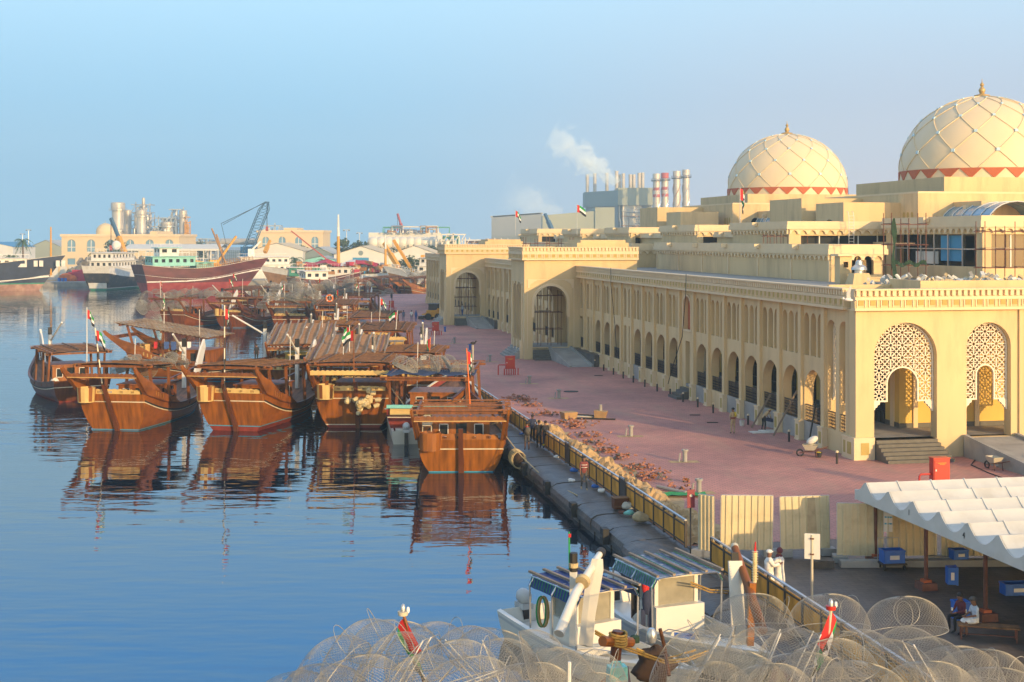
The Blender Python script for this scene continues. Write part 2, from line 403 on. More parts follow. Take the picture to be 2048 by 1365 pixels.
def fr(mb, cx, w, z0, zs, t, to3, d0, d1, open_bottom=False):
    o = arch(cx,w,z0,zs,18); i = arch(cx,w-2*t,z0 if open_bottom else z0+t,zs,18)
    n = len(o)
    vs = [to3(*p,d0) for p in o]+[to3(*p,d0) for p in i]+[to3(*p,d1) for p in o]+[to3(*p,d1) for p in i]
    fs = []
    for k in range(n):
        l = (k+1)%n
        if open_bottom and k == 0: continue
        fs += [(k,l,n+l,n+k),(2*n+k,3*n+k,3*n+l,2*n+l),(n+k,n+l,3*n+l,3*n+k),(k,2*n+k,2*n+l,l)]
    mb.add(vs, fs)
def corbel(mb, x, z, s, to3, d, th, k=1.0):
    p = [(0,0),(0,-.62),(.12,-.62),(.14,-.5),(.22,-.47),(.24,-.36),(.36,-.32),(.40,-.2),(.54,-.14),(.56,0)]
    mb.plate([(x+s*a*k, z+b*k) for a,b in p], [], to3, d, d+th)
# ---- cornice: dentil band above, square panels below
def cornice(mb, a0, a1, zt, to3, pitch=.745, h=1.27, proj=.28, recess=True):
    zb = zt-h
    mb.m('cream_trim')
    def slab(b0,b1,d0,d1,x0=a0,x1=a1): 
        vs = [to3(x,b,d) for d in (d0,d1) for x,b in ((x0,b0),(x1,b0),(x1,b1),(x0,b1))]
        mb.add(vs, [(0,1,2,3),(7,6,5,4),(0,4,5,1),(1,5,6,2),(2,6,7,3),(3,7,4,0)])
    slab(zt-.09, zt, -proj-.10, .3)                 # cap
    slab(zt-.46, zt-.09, -proj+.10, .3)             # dentil ground
    slab(zb+.62, zt-.46, -proj-.04, .3)             # moulding
    slab(zb, zb+.16, -proj-.06, .3)                 # lower roll
    mb.m('cream'); slab(zb+.16, zb+.62, -proj+.02, .3)
    n = max(1, int((a1-a0)/pitch)); pp = (a1-a0)/n
    for i in range(n):
        c = a0+pp*(i+.5)
        mb.m('cream_trim')
        for k in (-.25,.25): slab(zt-.42, zt-.09, -proj-.05, -proj+.10, c+k*pp-.11, c+k*pp+.11)
        e = .29; r = .16; zc = zb+.62-.02+.12
        zc = zb+.39+.14
        # square frame with recessed ochre panel
        z0,z1 = zb+.2, zb+.78
        slab(z0,z1,-proj-.035,-proj+.02,c-e,c-e+.07); slab(z0,z1,-proj-.035,-proj+.02,c+e-.07,c+e)
        slab(z1-.07,z1,-proj-.036,-proj+.02,c-e+.07,c+e-.07)
        mb.m('panel_ochre'); slab(z0+.11,z1-.15,-proj-.012,-proj+.02,c-r,c+r)
PITCH = 3.55
HW = 10.0
wall_v = 35.1
def wing(u0, nb, skip, label, detail=True, end_front=False, tall_first=True):
    mb = BB(); mb.m('cream')
    pil = []; rails = []; scr = []
    for i in range(nb):
        a = u0+PITCH*i; b = a+PITCH
        c = (a+b)/2
        holes = []
        kind = skip.get(i, 'arch')
        if tall_first and i == 0:
            holes = [arch(c-.88,1.25,1.3,7.35), arch(c+.88,1.25,1.3,7.35)]
        elif kind == 'arch':
            holes = [arch(c,2.8,1.3,3.15,16,.06)] + [arch(c+k*1.06,.82,5.5,7.75,10,.15) for k in (-1,0,1)]
        elif kind == 'door':
            holes = [[(c-.55,.8),(c+.55,.8),(c+.55,4.6),(c-.55,4.6)], arch(c,1.9,5.5,7.3,12)]
        elif kind == 'slot':
            holes = [[(c-1.25,1.2),(c-.45,1.2),(c-.45,4.7),(c-1.25,4.7)],[(c+.3,1.2),(c+1.1,1.2),(c+1.1,4.7),(c+.3,4.7)], arch(c-.75,.85,5.5,7.75,10,.15), arch(c+.75,.85,5.5,7.75,10,.15)]
        mb.plate([(a,0),(b,0),(b,9.3),(a,9.3)], holes, side(wall_v), 0, .62)
        pil.append(a)
        if kind == 'arch' and not (tall_first and i == 0): rails.append((c,2.8)); scr.append((i,c))
        elif tall_first and i == 0: rails += [(c-.88,1.25),(c+.88,1.25)]
    wl = mb.build('arcade_wall', label=label)
    u1 = u0+PITCH*nb
    # pilasters
    pm = BB(); pm.m('cream').box(34.9,wall_v+.01,-.24,.24,1.3,8.73); pm.m('cream_trim').box(34.74,wall_v+.02,-.34,.34,0,1.3); pm.m('panel_ochre').box(34.725,34.75,-.17,.17,.3,1.02)
    pm.m('cream_trim').box(34.70,wall_v,-.37,.37,1.22,1.31).box(34.70,wall_v,-.37,.37,0,.1)
    pm.v = [(x-BO[0], y, z) for x,y,z in pm.v]; me = pm.mesh('pilaster')
    for a in pil + [u1]:
        if end_front and a == u0: continue
        obj('pilaster', me, wl, (0, a-BO[1], 0))
    cm = BB(); cornice(cm, u0-(.28 if end_front else 0), u1, HW, side(34.98)); cm.build('cornice', wl)
    # railings of thin bars with pierced sheet
    def railmesh(wd):
        r = MB(); r.m('dark_metal')
        r.bar((0,-wd/2,1.02),(0,wd/2,1.02),.06,.06); r.bar((0,-wd/2,.08),(0,wd/2,.08),.04,.04); r.bar((0,-wd/2,.85),(0,wd/2,.85),.03,.03)
        n = max(2,int(wd/.14))
        for k in range(n+1):
            y = -wd/2+wd*k/n; r.bar((0,y,.0),(0,y,1.02),.05 if k%5==0 else .022,.03)
        for k in range(n):
            y = -wd/2+wd*(k+.5)/n
            for z in (.2,.4,.6): r.bar((0,y-.06,z),(0,y+.06,z+.16),.02,.02)
        return r.mesh('railing')
    cache = {}
    for c,wd in rails:
        if wd not in cache: cache[wd] = railmesh(wd)
        obj('railing', cache[wd], wl, (wall_v+.12-BO[0], c-BO[1], 1.3))
    # low concrete wall under arches is wall itself; grey infill panels
    return wl, scr, u1
nw, nscr, nu1 = wing(BO[1]+1.15, 19, {4:'arch', 8:'door', 13:'slot', 17:'slot', 18:'arch'}, None, end_front=False)
mw, mscr, _ = wing(148.5, 14, {3:'slot', 10:'slot'}, None, tall_first=False)
fw, fscr, fu1 = wing(206.3, 17, {}, None, tall_first=False)
# lattice screens in the near upper windows
lm = BB(); lm.m('white_screen'); screen(lm, 0, .80, 5.5, 7.78, .40, side(0), 0, bar=.06, th=.05, frame=.04); lme = lm.mesh('lattice_screen')
hm = BB(); hm.m('white_screen'); 
for k in range(7): hm.box(0,.05,-.4,.4,5.5+k*.18,5.56+k*.18)
for k in range(5): hm.box(0,.05,-.4+k*.19,-.36+k*.19,5.5,6.6)
hme = hm.mesh('window_grille')
for i,c in nscr:
    if i > 17: continue
    for k in (-1,0,1):
        if i in (2,4,6,7,9,11,14,16): obj('lattice_screen', lme, nw, (wall_v+.45-BO[0], c+k*1.06-BO[1], 0))
        elif i in (1,3,5): obj('window_grille', hme, nw, (wall_v+.45-BO[0], c+k*1.06-BO[1], 0))
for i,c in nscr:
    if i in (1,2,3,4,5,7,12): bm_ = BB(); bm_.m('concrete').box(wall_v-.03, wall_v+.3, c-1.38, c+1.38, .02, 1.3); bm_.build('sill_wall', nw)
c = BO[1]+1.15+PITCH/2
for s in (-.88,.88):
    t = BB(); t.m('white_screen'); screen(t, c+s, 1.21, 3.3, 7.3, .60, side(wall_v), .40, inner=(.62,3.3,4.95), bar=.05, th=.05, frame=.05)
    corbel(t, c+s-.6, 3.3, 1, side(wall_v), .36, .12, .5); corbel(t, c+s+.6, 3.3, -1, side(wall_v), .36, .12, .5)
    t.build('lattice_screen', nw)
# door canopy, steps at the doorway
c8 = BO[1]+1.15+PITCH*8.5
st = BB(); st.m('step_stone')
for k in range(4): st.box(wall_v-1.3+.33*k, wall_v, c8-1.1, c8+1.1, .2*k+(.001 if k else 0), .2*(k+1))
st.build('doorstep', nw)
sg = BB(); sg.m('brown_band'); sg.plate(arch(c8,1.86,5.5,7.3,12), [], side(wall_v), .35, .4); sg.m('glass_dark'); sg.plate(arch(c8-.3,.5,5.6,6.8,8), [], side(wall_v), .32, .36); sg.build('stained_window', nw)
ft = BB(); ft.m('cream_trim'); fr(ft, c8, 2.2, 5.4, 7.3, .15, side(wall_v), -.1, .05); ft.build('window_trim', nw)
# dark infill behind the slot openings
# ---- near end pavilion, facing the camera
U0 = BO[1]; EV = 62.0
ef = BB(); ef.m('cream')
fo = lambda x: x
ho = [arch(38.06,4.0,1.14,6.0,24), arch(43.42,2.9,1.14,6.5,20), arch(49.0,4.0,1.14,6.0,20), arch(54.5,2.9,1.14,6.5,16)]
ef.plate([(34.9,0),(EV,0),(EV,8.8),(34.9,8.8)], ho, front(U0), 0, .75)
# corner pier side and first pilaster
ef.box(34.9,35.75,U0+.751,U0+1.149,0,8.8)
ew = ef.build('end_wall')
tr = BB(); tr.m('cream_trim'); tr.box(34.72,36.03,U0-.17,U0+1.0,0,1.3); tr.m('panel_ochre').box(35.15,35.65,U0-.19,U0-.1,.3,1.0).box(34.70,34.8,U0+.25,U0+.75,.3,1.0)
tr.build('pier_base', ew)
for q_ in (45.35,46.1):
    tr = BB(); tr.m('cream').box(q_,q_+.25,U0-.14,U0+.05,0,8.72); tr.build('pilaster_strip', ew)
cm = BB(); cornice(cm, 34.72, EV, HW, front(U0+.0)); cm.build('cornice', ew)
for cx,wd,zs,iw,izs in ((38.06,3.96,6.0,1.9,4.35),(43.42,2.86,6.5,1.1,4.8),(49.0,3.96,6.0,1.9,4.35)):
    t = BB(); t.m('white_screen'); screen(t, cx, wd, 3.3, zs, .742, front(U0), .42, inner=(iw,3.3,izs), bar=.042, th=.08, frame=.085)
    for s in (-1,1): corbel(t, cx-s*wd/2, 3.3, s, front(U0), .36, .2, .95)
    t.build('lattice_screen', ew, label='lattice screen of interlaced stars in the end arch')
# floor, core walls behind the loggia, roof
CV = 39.9
fl = BB(); fl.m('concrete'); fl.box(wall_v+.05, EV-.1, U0+.35, nu1, .9, 1.14); fl.box(wall_v+.05,CV+.5,148.6,199,.9,1.14); fl.box(wall_v+.05,CV+.5,206.4,fu1,.9,1.14); fl.build('loggia_floor')
co_ = BB(); co_.m('inner_yellow'); co_.box(CV, EV-.2, U0+4.4, nu1, 1.1, 9.25); co_.m('cream'); co_.box(CV, 60, 148.6, 199, 0, 9.25); co_.box(CV, 60, 206.4, fu1, 0, 9.3)
co_.m('cream_trim')
for k in range(5): co_.box(CV+.9+k*4.2, CV+1.2+k*4.2, U0+4.28, U0+4.41, 1.1, 9.2)
for k in range(17): co_.box(CV-.1, CV+.02, U0+5.0+k*3.55, U0+5.45+k*3.55, 1.1, 9.2)
co_.m('step_stone'); co_.box(CV-.04,EV-.25,U0+4.34,U0+4.5,1.1,1.42); co_.box(CV-.045,CV+.1,U0+4.5,nu1,1.1,1.45)
co_.build('inner_wall')
for i in range(1,18):
    cc = BO[1]+1.15+PITCH*(i+.5)
    gl = BB(); gl.m('glass_dark').box(CV-.05,CV+.05,cc-.2,cc+1.5,1.16,4.6); g0 = gl.build('shop_window')
    gf = BB(); gf.m('dark_metal')
    for k in range(4): gf.box(CV-.09,CV-.051,cc-.2+k*.55,cc-.15+k*.55,1.16,4.6)
    for z in (1.9,2.8,3.7,4.55): gf.box(CV-.085,CV-.055,cc-.2,cc+1.5,z,z+.05)
    gf.build('window_frame', g0)
rf = BB(); rf.m('roof_grey'); rf.box(wall_v+.3, EV-.1, U0+.3, 199, 9.15, 9.35); rf.box(wall_v+.3, 60, 206.4, fu1, 9.15, 9.36); rf.build('roof_slab')
ep = BB(); ep.m('cream'); ep.box(36.4, 41.0, U0+7, U0+7.3, 9.35, 10.0); ep.box(41.0,EV,U0+3.2,U0+3.5,9.35,10.35); ep.box(40.7,41.0,U0+3.2,U0+7.3,9.35,10.35); ep.build('roof_parapet')
# near corner steps and ramp
st = BB(); st.m('step_stone')
for k in range(6): st.box(36.07, 40.25-.06*k, U0-1.75+.29*k, U0+.35, .19*k+(.002 if k else 0), .19*(k+1))
st.build('entrance_steps')
def ramp(mb, v0, v1, u_hi, u_lo, z1, wallh=.18, t=.25):
    mb.m('concrete').add([(v0+t,u_hi,z1),(v1-t,u_hi,z1),(v1-t,u_lo,.02),(v0+t,u_lo,.02),(v0+t,u_hi,0),(v1-t,u_hi,0)], [(0,1,2,3),(0,3,4),(1,5,2)])
    for a,b in ((v0,v0+t),(v1-t,v1)):
        mb.m('concrete').add([(a,u_hi,0),(b,u_hi,0),(b,u_lo,0),(a,u_lo,0),(a,u_hi,z1+wallh),(b,u_hi,z1+wallh),(b,u_lo,wallh),(a,u_lo,wallh)], [(0,1,2,3),(7,6,5,4),(0,4,5,1),(1,5,6,2),(2,6,7,3),(3,7,4,0)])
rm = BB(); ramp(rm, 41.7, 45.3, U0-.15, U0-11, 1.14); rm.build('ramp')
# ---- portals
def portal(u0, depth=7.3, v0=29.0, v1=41.5, H=12.0):
    pr = BB(); pr.m('cream'); cv = 31.9 if u0 < 170 else 32.2
    c = cv
    hole = [(c-1.98,1.25),(c+1.98,1.25),(c+1.98,4.3),(c+1.9,4.5),(c+1.8,4.7),(c+1.8,6.0)] + [(c+1.8*cos(pi*i/18), 6.0+1.83*sin(pi*i/18)) for i in range(1,18)] + [(c-1.8,6.0),(c-1.8,4.7),(c-1.9,4.5),(c-1.98,4.3)]
    pr.plate([(v0,0),(v1,0),(v1,10.8),(v0,10.8)], [hole], front(u0), 0, .6)
    # back wall with a matching arch, water side with three narrow arches
    pr.plate([(v0,0),(v1,0),(v1,10.8),(v0,10.8)], [hole], front(u0+depth-.6), 0, .6)
    us = [u0+depth/2+k*1.75 for k in (-1,0,1)]
    pr.plate([(u0+.602,0),(u0+depth-.602,0),(u0+depth-.602,10.8),(u0+.602,10.8)], [arch(x,1.15,1.2,7.3,12,.15) for x in us], side(v0), 0, .6)
    pr.box(35.2,v1,u0+.602,u0+depth-.602,1.3,10.8)
    pr.m('roof_grey').box(v0+.1,v1,u0+.1,u0+depth-.1,10.8,11.2)
    p = pr.build('portal')
    cm = BB(); cornice(cm, v0-.28, v1+.1, H, front(u0), h=1.4); cornice(cm, u0, u0+depth, H, side(v0), h=1.4); cm.m('cream').box(v1-.2,v1+.1,u0,u0+depth,10.6,12); cm.m('cream').box(v0,v1,u0+depth-.2,u0+depth+.02,10.6,12); cm.build('cornice', p)
    ft = BB(); ft.m('cream_trim')
    # moulded arch band, rectangular frame line and corner brackets
    o = [(c+2.08*cos(pi*i/24), 6.0+2.11*sin(pi*i/24)) for i in range(25)]; i_ = [(c+1.8*cos(pi*i/24), 6.0+1.83*sin(pi*i/24)) for i in range(25)]
    o = [(c+2.08,4.5)]+o+[(c-2.08,4.5)]; i_ = [(c+1.82,4.5)]+i_+[(c-1.82,4.5)]
    n = len(o); t3 = front(u0)
    for d0,d1 in ((-.10,.01),):
        vs = [t3(*q,d0) for q in o+i_]+[t3(*q,d1) for q in o+i_]
        ft.add(vs, [(k,k+1,n+k+1,n+k) for k in range(n-1)]+[(k,2*n+k,2*n+k+1,k+1) for k in range(n-1)]+[(n+k,n+k+1,3*n+k+1,3*n+k) for k in range(n-1)])
    for s in (-1,1):
        x = c+s*2.55
        br = [(0,0),(0,-.95),(-.22*1,-.95),(-.28,-.62),(-.42,-.45),(-.6,-.38),(-.75,-.2),(-1.0,-.18),(-1.0,0)]
        ft.plate([(x+s*a, 8.55+b) for a,b in br], [], t3, -.07, .02)
        ft.box(x-.03,x+.03,u0-.03,u0+.02,1.2,7.6)
    ft.box(c-1.55,c+1.55,u0-.05,u0+.02,8.49,8.55)
    for x in us:
        for s in (-1,1): ft.box(v0-.12,v0+.02,x+s*.875-.12,x+s*.875+.12,1.2,8.2); 
        ft.box(v0-.3,v0+.02,x-.875-.2,x-.875+.2,0,2.0)
    ft.build('arch_trim', p)
    bk = BB(); bk.m('cream'); bk.box(v1-6.4,v1-.6,u0+1.2,u0+depth,11.2,12.45).box(v1-6.0,v1-.95,u0+1.25,u0+depth-.05,12.45,12.75); bk.build('roof_block', p)
    fl = BB(); fl.m('concrete').box(v0+.05,v1-6.35,u0+.02,u0+depth-.02,.6,1.22); fl.build('floor_slab', p)
    st = BB(); st.m('step_stone')
    for k in range(6): st.box(c-1.98, c-.25, u0-1.5+.3*k, u0+.02, .2*k+(.002 if k else 0), .2*(k+1))
    for k in range(5): st.m('concrete').box(v0-1.4+.28*k, v0, u0+1.0, u0+depth-.7, .22*k+(.002 if k else 0), .22*(k+1))
    st.build('entrance_steps', p)
    rm = BB(); ramp(rm, c-.25, c+2.3, u0-.01, u0-9.5, 1.2); rm.m('dark_concrete').box(c+2.3,c+3.05,u0-9.6,u0,0,.95+.25); rm.build('ramp', p)
    return p
p2 = portal(141.2); p1 = portal(198.9, depth=7.3)
# ---- roof pavilions
def scallops(mb, a0, a1, z, to3, pitch=.9, r=.34):
    n = max(1,int((a1-a0)/pitch)); pp = (a1-a0)/n
    for i in range(n):
        c = a0+pp*(i+.5)
        o = [(c-pp/2,z),(c-pp/2,z-.45),(c-r,z-.45)]+[(c+r*cos(pi-pi*k/8), z-.45+r*sin(pi*k/8)) for k in range(1,9)]+[(c+pp/2,z-.45),(c+pp/2,z)]
        mb.plate(o, [], to3, -.22, 0)
def roofbox(name, v0, v1, u0, u1, z0, z1, par=None, cor=.5, proj=.35, scal=False, windows=(), arches=(), sideribs=0, side_arches=0, label=None, stubs=0, side_open=None):
    b = BB(); b.m('cream')
    holes = [[(a,z_),(c_,z_),(c_,y_),(a,y_)] for a,c_,z_,y_ in windows] + [arch(cx,w_,z_,zs_,10) for cx,w_,z_,zs_ in arches]
    zc = z1-cor
    b.plate([(v0,z0),(v1,z0),(v1,zc),(v0,zc)], holes, front(u0), 0, .4)
    sh = [arch(u0+(u1-u0)*(k+.5)/side_arches, min(.8,(u1-u0)/side_arches*.62), z0+.3, zc-1.0, 8, .2) for k in range(side_arches)]
    if side_open: sh = [[(side_open[0],side_open[2]),(side_open[1],side_open[2]),(side_open[1],side_open[3]),(side_open[0],side_open[3])]]
    b.plate([(u0+.401,z0),(u1,z0),(u1,zc),(u0+.401,zc)], sh, side(v0), 0, .3)
    b.box(v1-.3,v1,u0+.401,u1,z0,zc)
    b.box(v0+.301,v1-.301,u1-.3,u1,z0,zc)
    b.m('roof_grey').box(v0,v1,u0,u1,zc,z1-.2)
    b.m('glass_dark').box(v0+.5,v1-.5,u0+.7,u0+.75,z0,zc)
    if side_open: b.m('glass_dark').box(v0+1.6,v0+1.7,u0+.8,u1-.4,z0,zc).box(v0+.6,v1-.5,u0+2.2,u0+2.3,z0,zc)  # dark panels added inside to stand in for the shade of the open interior
    if side_arches: b.m('glass_dark').box(v0+.28,v0+.4,u0+.5,u1-.4,z0,zc)
    if sideribs:
        b.m('cream_trim')
        for k in range(sideribs+1):
            y = u0+.2+(u1-u0-.4)*k/sideribs; b.box(v0-.08,v0+.01,y-.12,y+.12,z0,zc)
    o = b.build(name, par, label=label)
    c = BB(); c.m('cream_trim')
    c.box(v0-proj,v1+proj,u0-proj,u0+.2,zc,zc+cor*.55).box(v0-proj+.08,v1+proj-.08,u0-proj+.08,u0+.2,zc+cor*.55,z1)
    c.box(v0-proj,v0+.2,u0+.2,u1+proj,zc,zc+cor*.55).box(v0-proj+.08,v0+.2,u0+.2,u1+proj-.08,zc+cor*.55,z1)
    c.box(v1-.2,v1+proj,u0+.2,u1+proj,zc,z1).box(v0+.2,v1-.2,u1-.2,u1+proj,zc,z1)
    for k in range(stubs):
        y = u0+(u1-u0)*(k+.7)/(stubs+.4); c.box(v0-proj-.5,v0-proj+.05,y-.25,y+.25,zc+cor*.5,z1-.03)
    if scal:
        scallops(c, v0, v1, zc, front(u0)); scallops(c, u0, u1, zc, side(v0))
    c.build('cornice', o)
    if windows:
        m_ = BB(); m_.m('white_paint')
        for a,c_,z_,y_ in windows:
            n = max(2,int((c_-a)/1.7))
            for k in range(n+1): m_.box(a+(c_-a)*k/n-.05,a+(c_-a)*k/n+.05,u0+.25,u0+.35,z_,y_)
        m_.build('window', o)
    return o
def vx(px, u):                    # v coordinate seen at a photo column in the plane u
    k = (px-PX0)/F; return u*(ST+CT*k)/(CT-ST*k)
def zy(py, v, u): return HC-(py-HY)/F*(v*ST+u*CT)
# long block right behind the near wing
roofbox('roof_pavilion', 47.4, vx(1765,104.7), 104.7, 153.0, 9.3, 12.45, cor=.85, scal=True, sideribs=6, stubs=5, arches=[(vx(1686,104.7),1.3,9.9,11.0),(vx(1709,104.7),1.3,9.9,11.0),(vx(1733,104.7),1.3,9.9,11.0)])
roofbox('roof_pavilion', 46.5, 60, 160, 199, 9.3, 12.3, cor=.85, scal=True, sideribs=5, stubs=3)
roofbox('roof_pavilion', 46.5, 60, 209, 262, 9.3, 12.3, cor=.85, scal=True, sideribs=5, stubs=3)
# second tier: pavilions with strip windows
for k,(pl,pr,pt_,win,ln) in enumerate([(1578,1812,443,1,15),(1393,1527,450,1,13),(1261,1358,455,1,12),(1164,1236,458,0,12),(1077,1145,458,1,14)]):
    Y = 50/CT*F/(pl-495); u0 = (Y-50*ST)/CT; v0 = 50; v1 = vx(pr,u0); zt = zy(pt_,50,u0)
    w_ = [(v0+(v1-v0)*.1, v0+(v1-v0)*.93, zt-2.3, zt-1.35)] if win else []
    roofbox('roof_pavilion', v0, v1, u0, u0+ln, 9.3, zt, cor=.75, scal=True, windows=w_, stubs=1)
    roofbox('roof_pavilion', v0+1.5, v1+6, u0+ln+.01, u0+(40 if k in (1,) else 24), 9.3, zt-.9, cor=.6, stubs=2)
# nearest wing in the upper right, still open and under construction
u0 = 101.0
v0 = vx(1965,u0)
roofbox('roof_pavilion', v0, 75, u0, u0+17, 9.3, 14.83, cor=.95, scal=True, windows=[(v0+.8,v0+6.5,10.6,13.3)], stubs=1, label='unfinished roof pavilion with a wide open window', side_open=(u0+1.0,u0+15.5,10.6,13.3))
gp = BB(); gp.m('shed_blue'); gp.box(v0+.4,v0+.45,u0+4,u0+7.5,11.0,13.2).m('steel')
for k in range(7): gp.box(v0+.15,v0+.25,u0+1.0+k*2.4,u0+1.15+k*2.4,10.6,13.3)
gp.box(v0+.16,v0+.24,u0+1.0,u0+15.5,12.0,12.1).m('far_white').box(v0+.4,v0+.46,u0+8,u0+12,10.7,11.8); gp.build('temporary_screen')
roofbox('roof_pavilion', vx(1765,118.5)+.5, v0, 118.5, 131, 9.3, 12.6, cor=.9, scal=True, side_arches=0, arches=[(vx(1765,118.5)+1.2+k*.62,.42,9.8,11.0) for k in range(10)])
# halls under the domes
def hall(uc, px_l, px_drum_l, dome_px, dome_base, dome_top, R_, boxes):
    pass
DV = 83.5
def dome(uc, R_, zb, H_, nlat):
    d = BB(); d.loc = True; d.m('dome_panel')
    prof = []
    for i in range(29):
        t = i/28*pi/2*.985
        prof.append((R_*cos(t), H_*sin(t)))
    c = (DV-BO[0], uc-BO[1], zb)
    dd = BB(); dd.loc = True; dd.m('dome_panel').lathe([(r,z) for r,z in prof], 72, c)
    o = dd.build('dome', smooth=60)
    def pt(t, a, off=.0): r = R_*cos(t)+off*cos(t); return (c[0]+r*cos(a), c[1]+r*sin(a), zb+H_*sin(t)+off*sin(t))
    rb = BB(); rb.loc = True; rb.m('dome_rib')
    n = 12; T1 = R(13); a00 = .18
    for s in (-1,1):
        for k in range(n):
            pts = []
            for i in range(31):
                t = .005 + (R(83.5)-.005)*i/30
                pts.append(pt(t, a00 + 2*pi*k/n + s*(t-T1), .05))
            rb.tube(pts, R_*.0052, 4)
    sb = rb; sb.m('stud_blue')
    for j in range(0,5):
        t = T1+R(15)*j
        for k in range(n):
            a = a00 + 2*pi*k/n + (pi/n if j%2 else 0)
            sz = R_*.04*(cos(t)**.5)
            p = V(pt(t,a,.1)); nn = V((cos(a)*cos(t),sin(a)*cos(t),sin(t)))
            M = nn.to_track_quat('Z','Y').to_matrix().to_4x4(); M.translation = p
            old = sb.T; sb.T = M; sb.cbox((0,0,0),(sz,sz,.16)); sb.T = old
    rb.build('rib_lattice', o)
    # drum with zigzag band
    z0 = zb-R_*.14
    dr = BB(); dr.loc = True; dr.m('dome_panel').lathe([(R_*1.0,z0-zb-.6),(R_*1.0,0)],72,c); dr.build('drum', o)
    zz = BB(); zz.loc = True; zz.m('brown_band'); n = 24
    for k in range(n):
        a0 = 2*pi*k/n; a1 = 2*pi*(k+1)/n; am = (a0+a1)/2
        rr = R_*1.012
        P = lambda a,z,r=rr: (c[0]+r*cos(a), c[1]+r*sin(a), z)
        zz.add([P(a0,zb-.02),P(a1,zb-.02),P(am,zb-R_*.13,R_*1.012),P(a0,zb-.02,R_*.98),P(a1,zb-.02,R_*.98),P(am,zb-R_*.13,R_*.98)], [(0,1,2),(5,4,3),(0,3,4,1),(1,4,5,2),(2,5,3,0)])
    zz.build('zigzag_band', o)
    fn = BB(); fn.loc = True; fn.m('bronze'); h = R_*.78
    zt = H_*.972
    fn.lathe([(.20*h,-.03*h),(.235*h,-.012*h),(.235*h,.0),(.19*h,.03*h),(.12*h,.045*h),(.125*h,.06*h),(.06*h,.075*h),(.035*h,.09*h),(.05*h,.12*h),(.055*h,.145*h),(.03*h,.185*h),(.018*h,.20*h),(.035*h,.225*h),(.03*h,.24*h),(.008*h,.265*h),(.004*h,.32*h)],20,(c[0],c[1],zb+zt))
    fn.build('finial', o, smooth=50)
    return o
for uc,(hl,ht,gl0,gl1,gr1,gt,pl0,pt0,sk0) in ((143.0,(1836,383,1633,1687,1812,405,1963,402,2030)),(200.6,(1465,406,1333,1361,1437,424,1544,422,1600))):
    Rr = 9.25; zb = HC+.076*DV/CT+1.25
    dome(uc, Rr, zb, Rr*.93, 12)
    fu = uc-11.5
    hv = vx(hl,fu); zt = zy(ht,hv,fu)
    roofbox('dome_hall', hv, 2*DV-hv, fu, uc+12, 9.3, zt, cor=.2, proj=.03, arches=[(hv+3.6+k*2.3,1.4,zt-4.3,zt-2.9) for k in range(3)], side_arches=0)
    sa = BB(); sa.m('panel_ochre')
    for k in range(3): sa.plate(arch(fu+1.3+k*.9,.5,zt-4.6,zt-2.4,8), [], side(hv), -.02, .02)
    sa.build('blind_arch')
    b = BB(); b.m('cream').box(hv-7.5,hv,uc+1.5,uc+11,9.3,zt-.4); b.build('side_hall')
    b = BB(); b.m('cream').box(DV-10.6,DV+10.6,fu+.9,uc+10.6,zt-.1,zb-1.2); b.build('dome_base')
    pu = fu-5.5; pv = vx(pl0,pu)
    b = BB(); b.m('cream').box(pv,pv+7.5,pu,fu,9.3,zy(pt0,pv,pu)); b.m('cream_trim').box(pv-.5,pv,pu+2.2,pu+2.8,zy(pt0,pv,pu)-.8,zy(pt0,pv,pu)-.4); b.build('porch_block')
    vv = BB(); n = 12; va = vx(sk0,fu-9)-3.2; vb = va+6.4; zk = zy(452,va,fu-9)
    P = lambda i,y,r=1: ((va+vb)/2-(vb-va)/2*cos(pi*i/n)*r, y, zk+2.4*sin(pi*i/n)*r)
    vv.m('glass_blue').sheet([[P(i,fu-9.5),P(i,fu-.1)] for i in range(n+1)])
    vv.m('white_paint')
    for k in range(6): vv.tube([P(i,fu-9.4+k*1.85,1.02) for i in range(n+1)], .06, 4)
    vv.build('barrel_skylight')
    gu = fu+4.0-(0 if uc<150 else 2); gv = vx(gl1,gu); zg = zy(gt,gv,gu)
    gu1 = gu+1
    while vx(gl0,gu1) < gv and gu1 < gu+40: gu1 += .2
    gb = BB(); gb.m('cream')
    gb.plate([(gu+.401,9.3),(gu1,9.3),(gu1,zg),(gu+.401,zg)], [arch((gu+gu1)/2,min(5.2,(gu1-gu)*.5),9.8,zg-3.6,14)], side(gv), 0, .4)
    gr_ = vx(gr1,gu)
    gb.box(gv,gr_,gu,gu+.4,9.3,zg); gb.box(gr_-.3,gr_,gu+.4,gu1,9.3,zg); gb.m('roof_grey').box(gv+.4,gr_-.3,gu+.4,gu1,zg-.6,zg-.3); gb.m('glass_blue').box(gv+.3,gv+.38,gu+.6,gu1-.4,9.4,zg-.8)
    gb.build('gable_block')
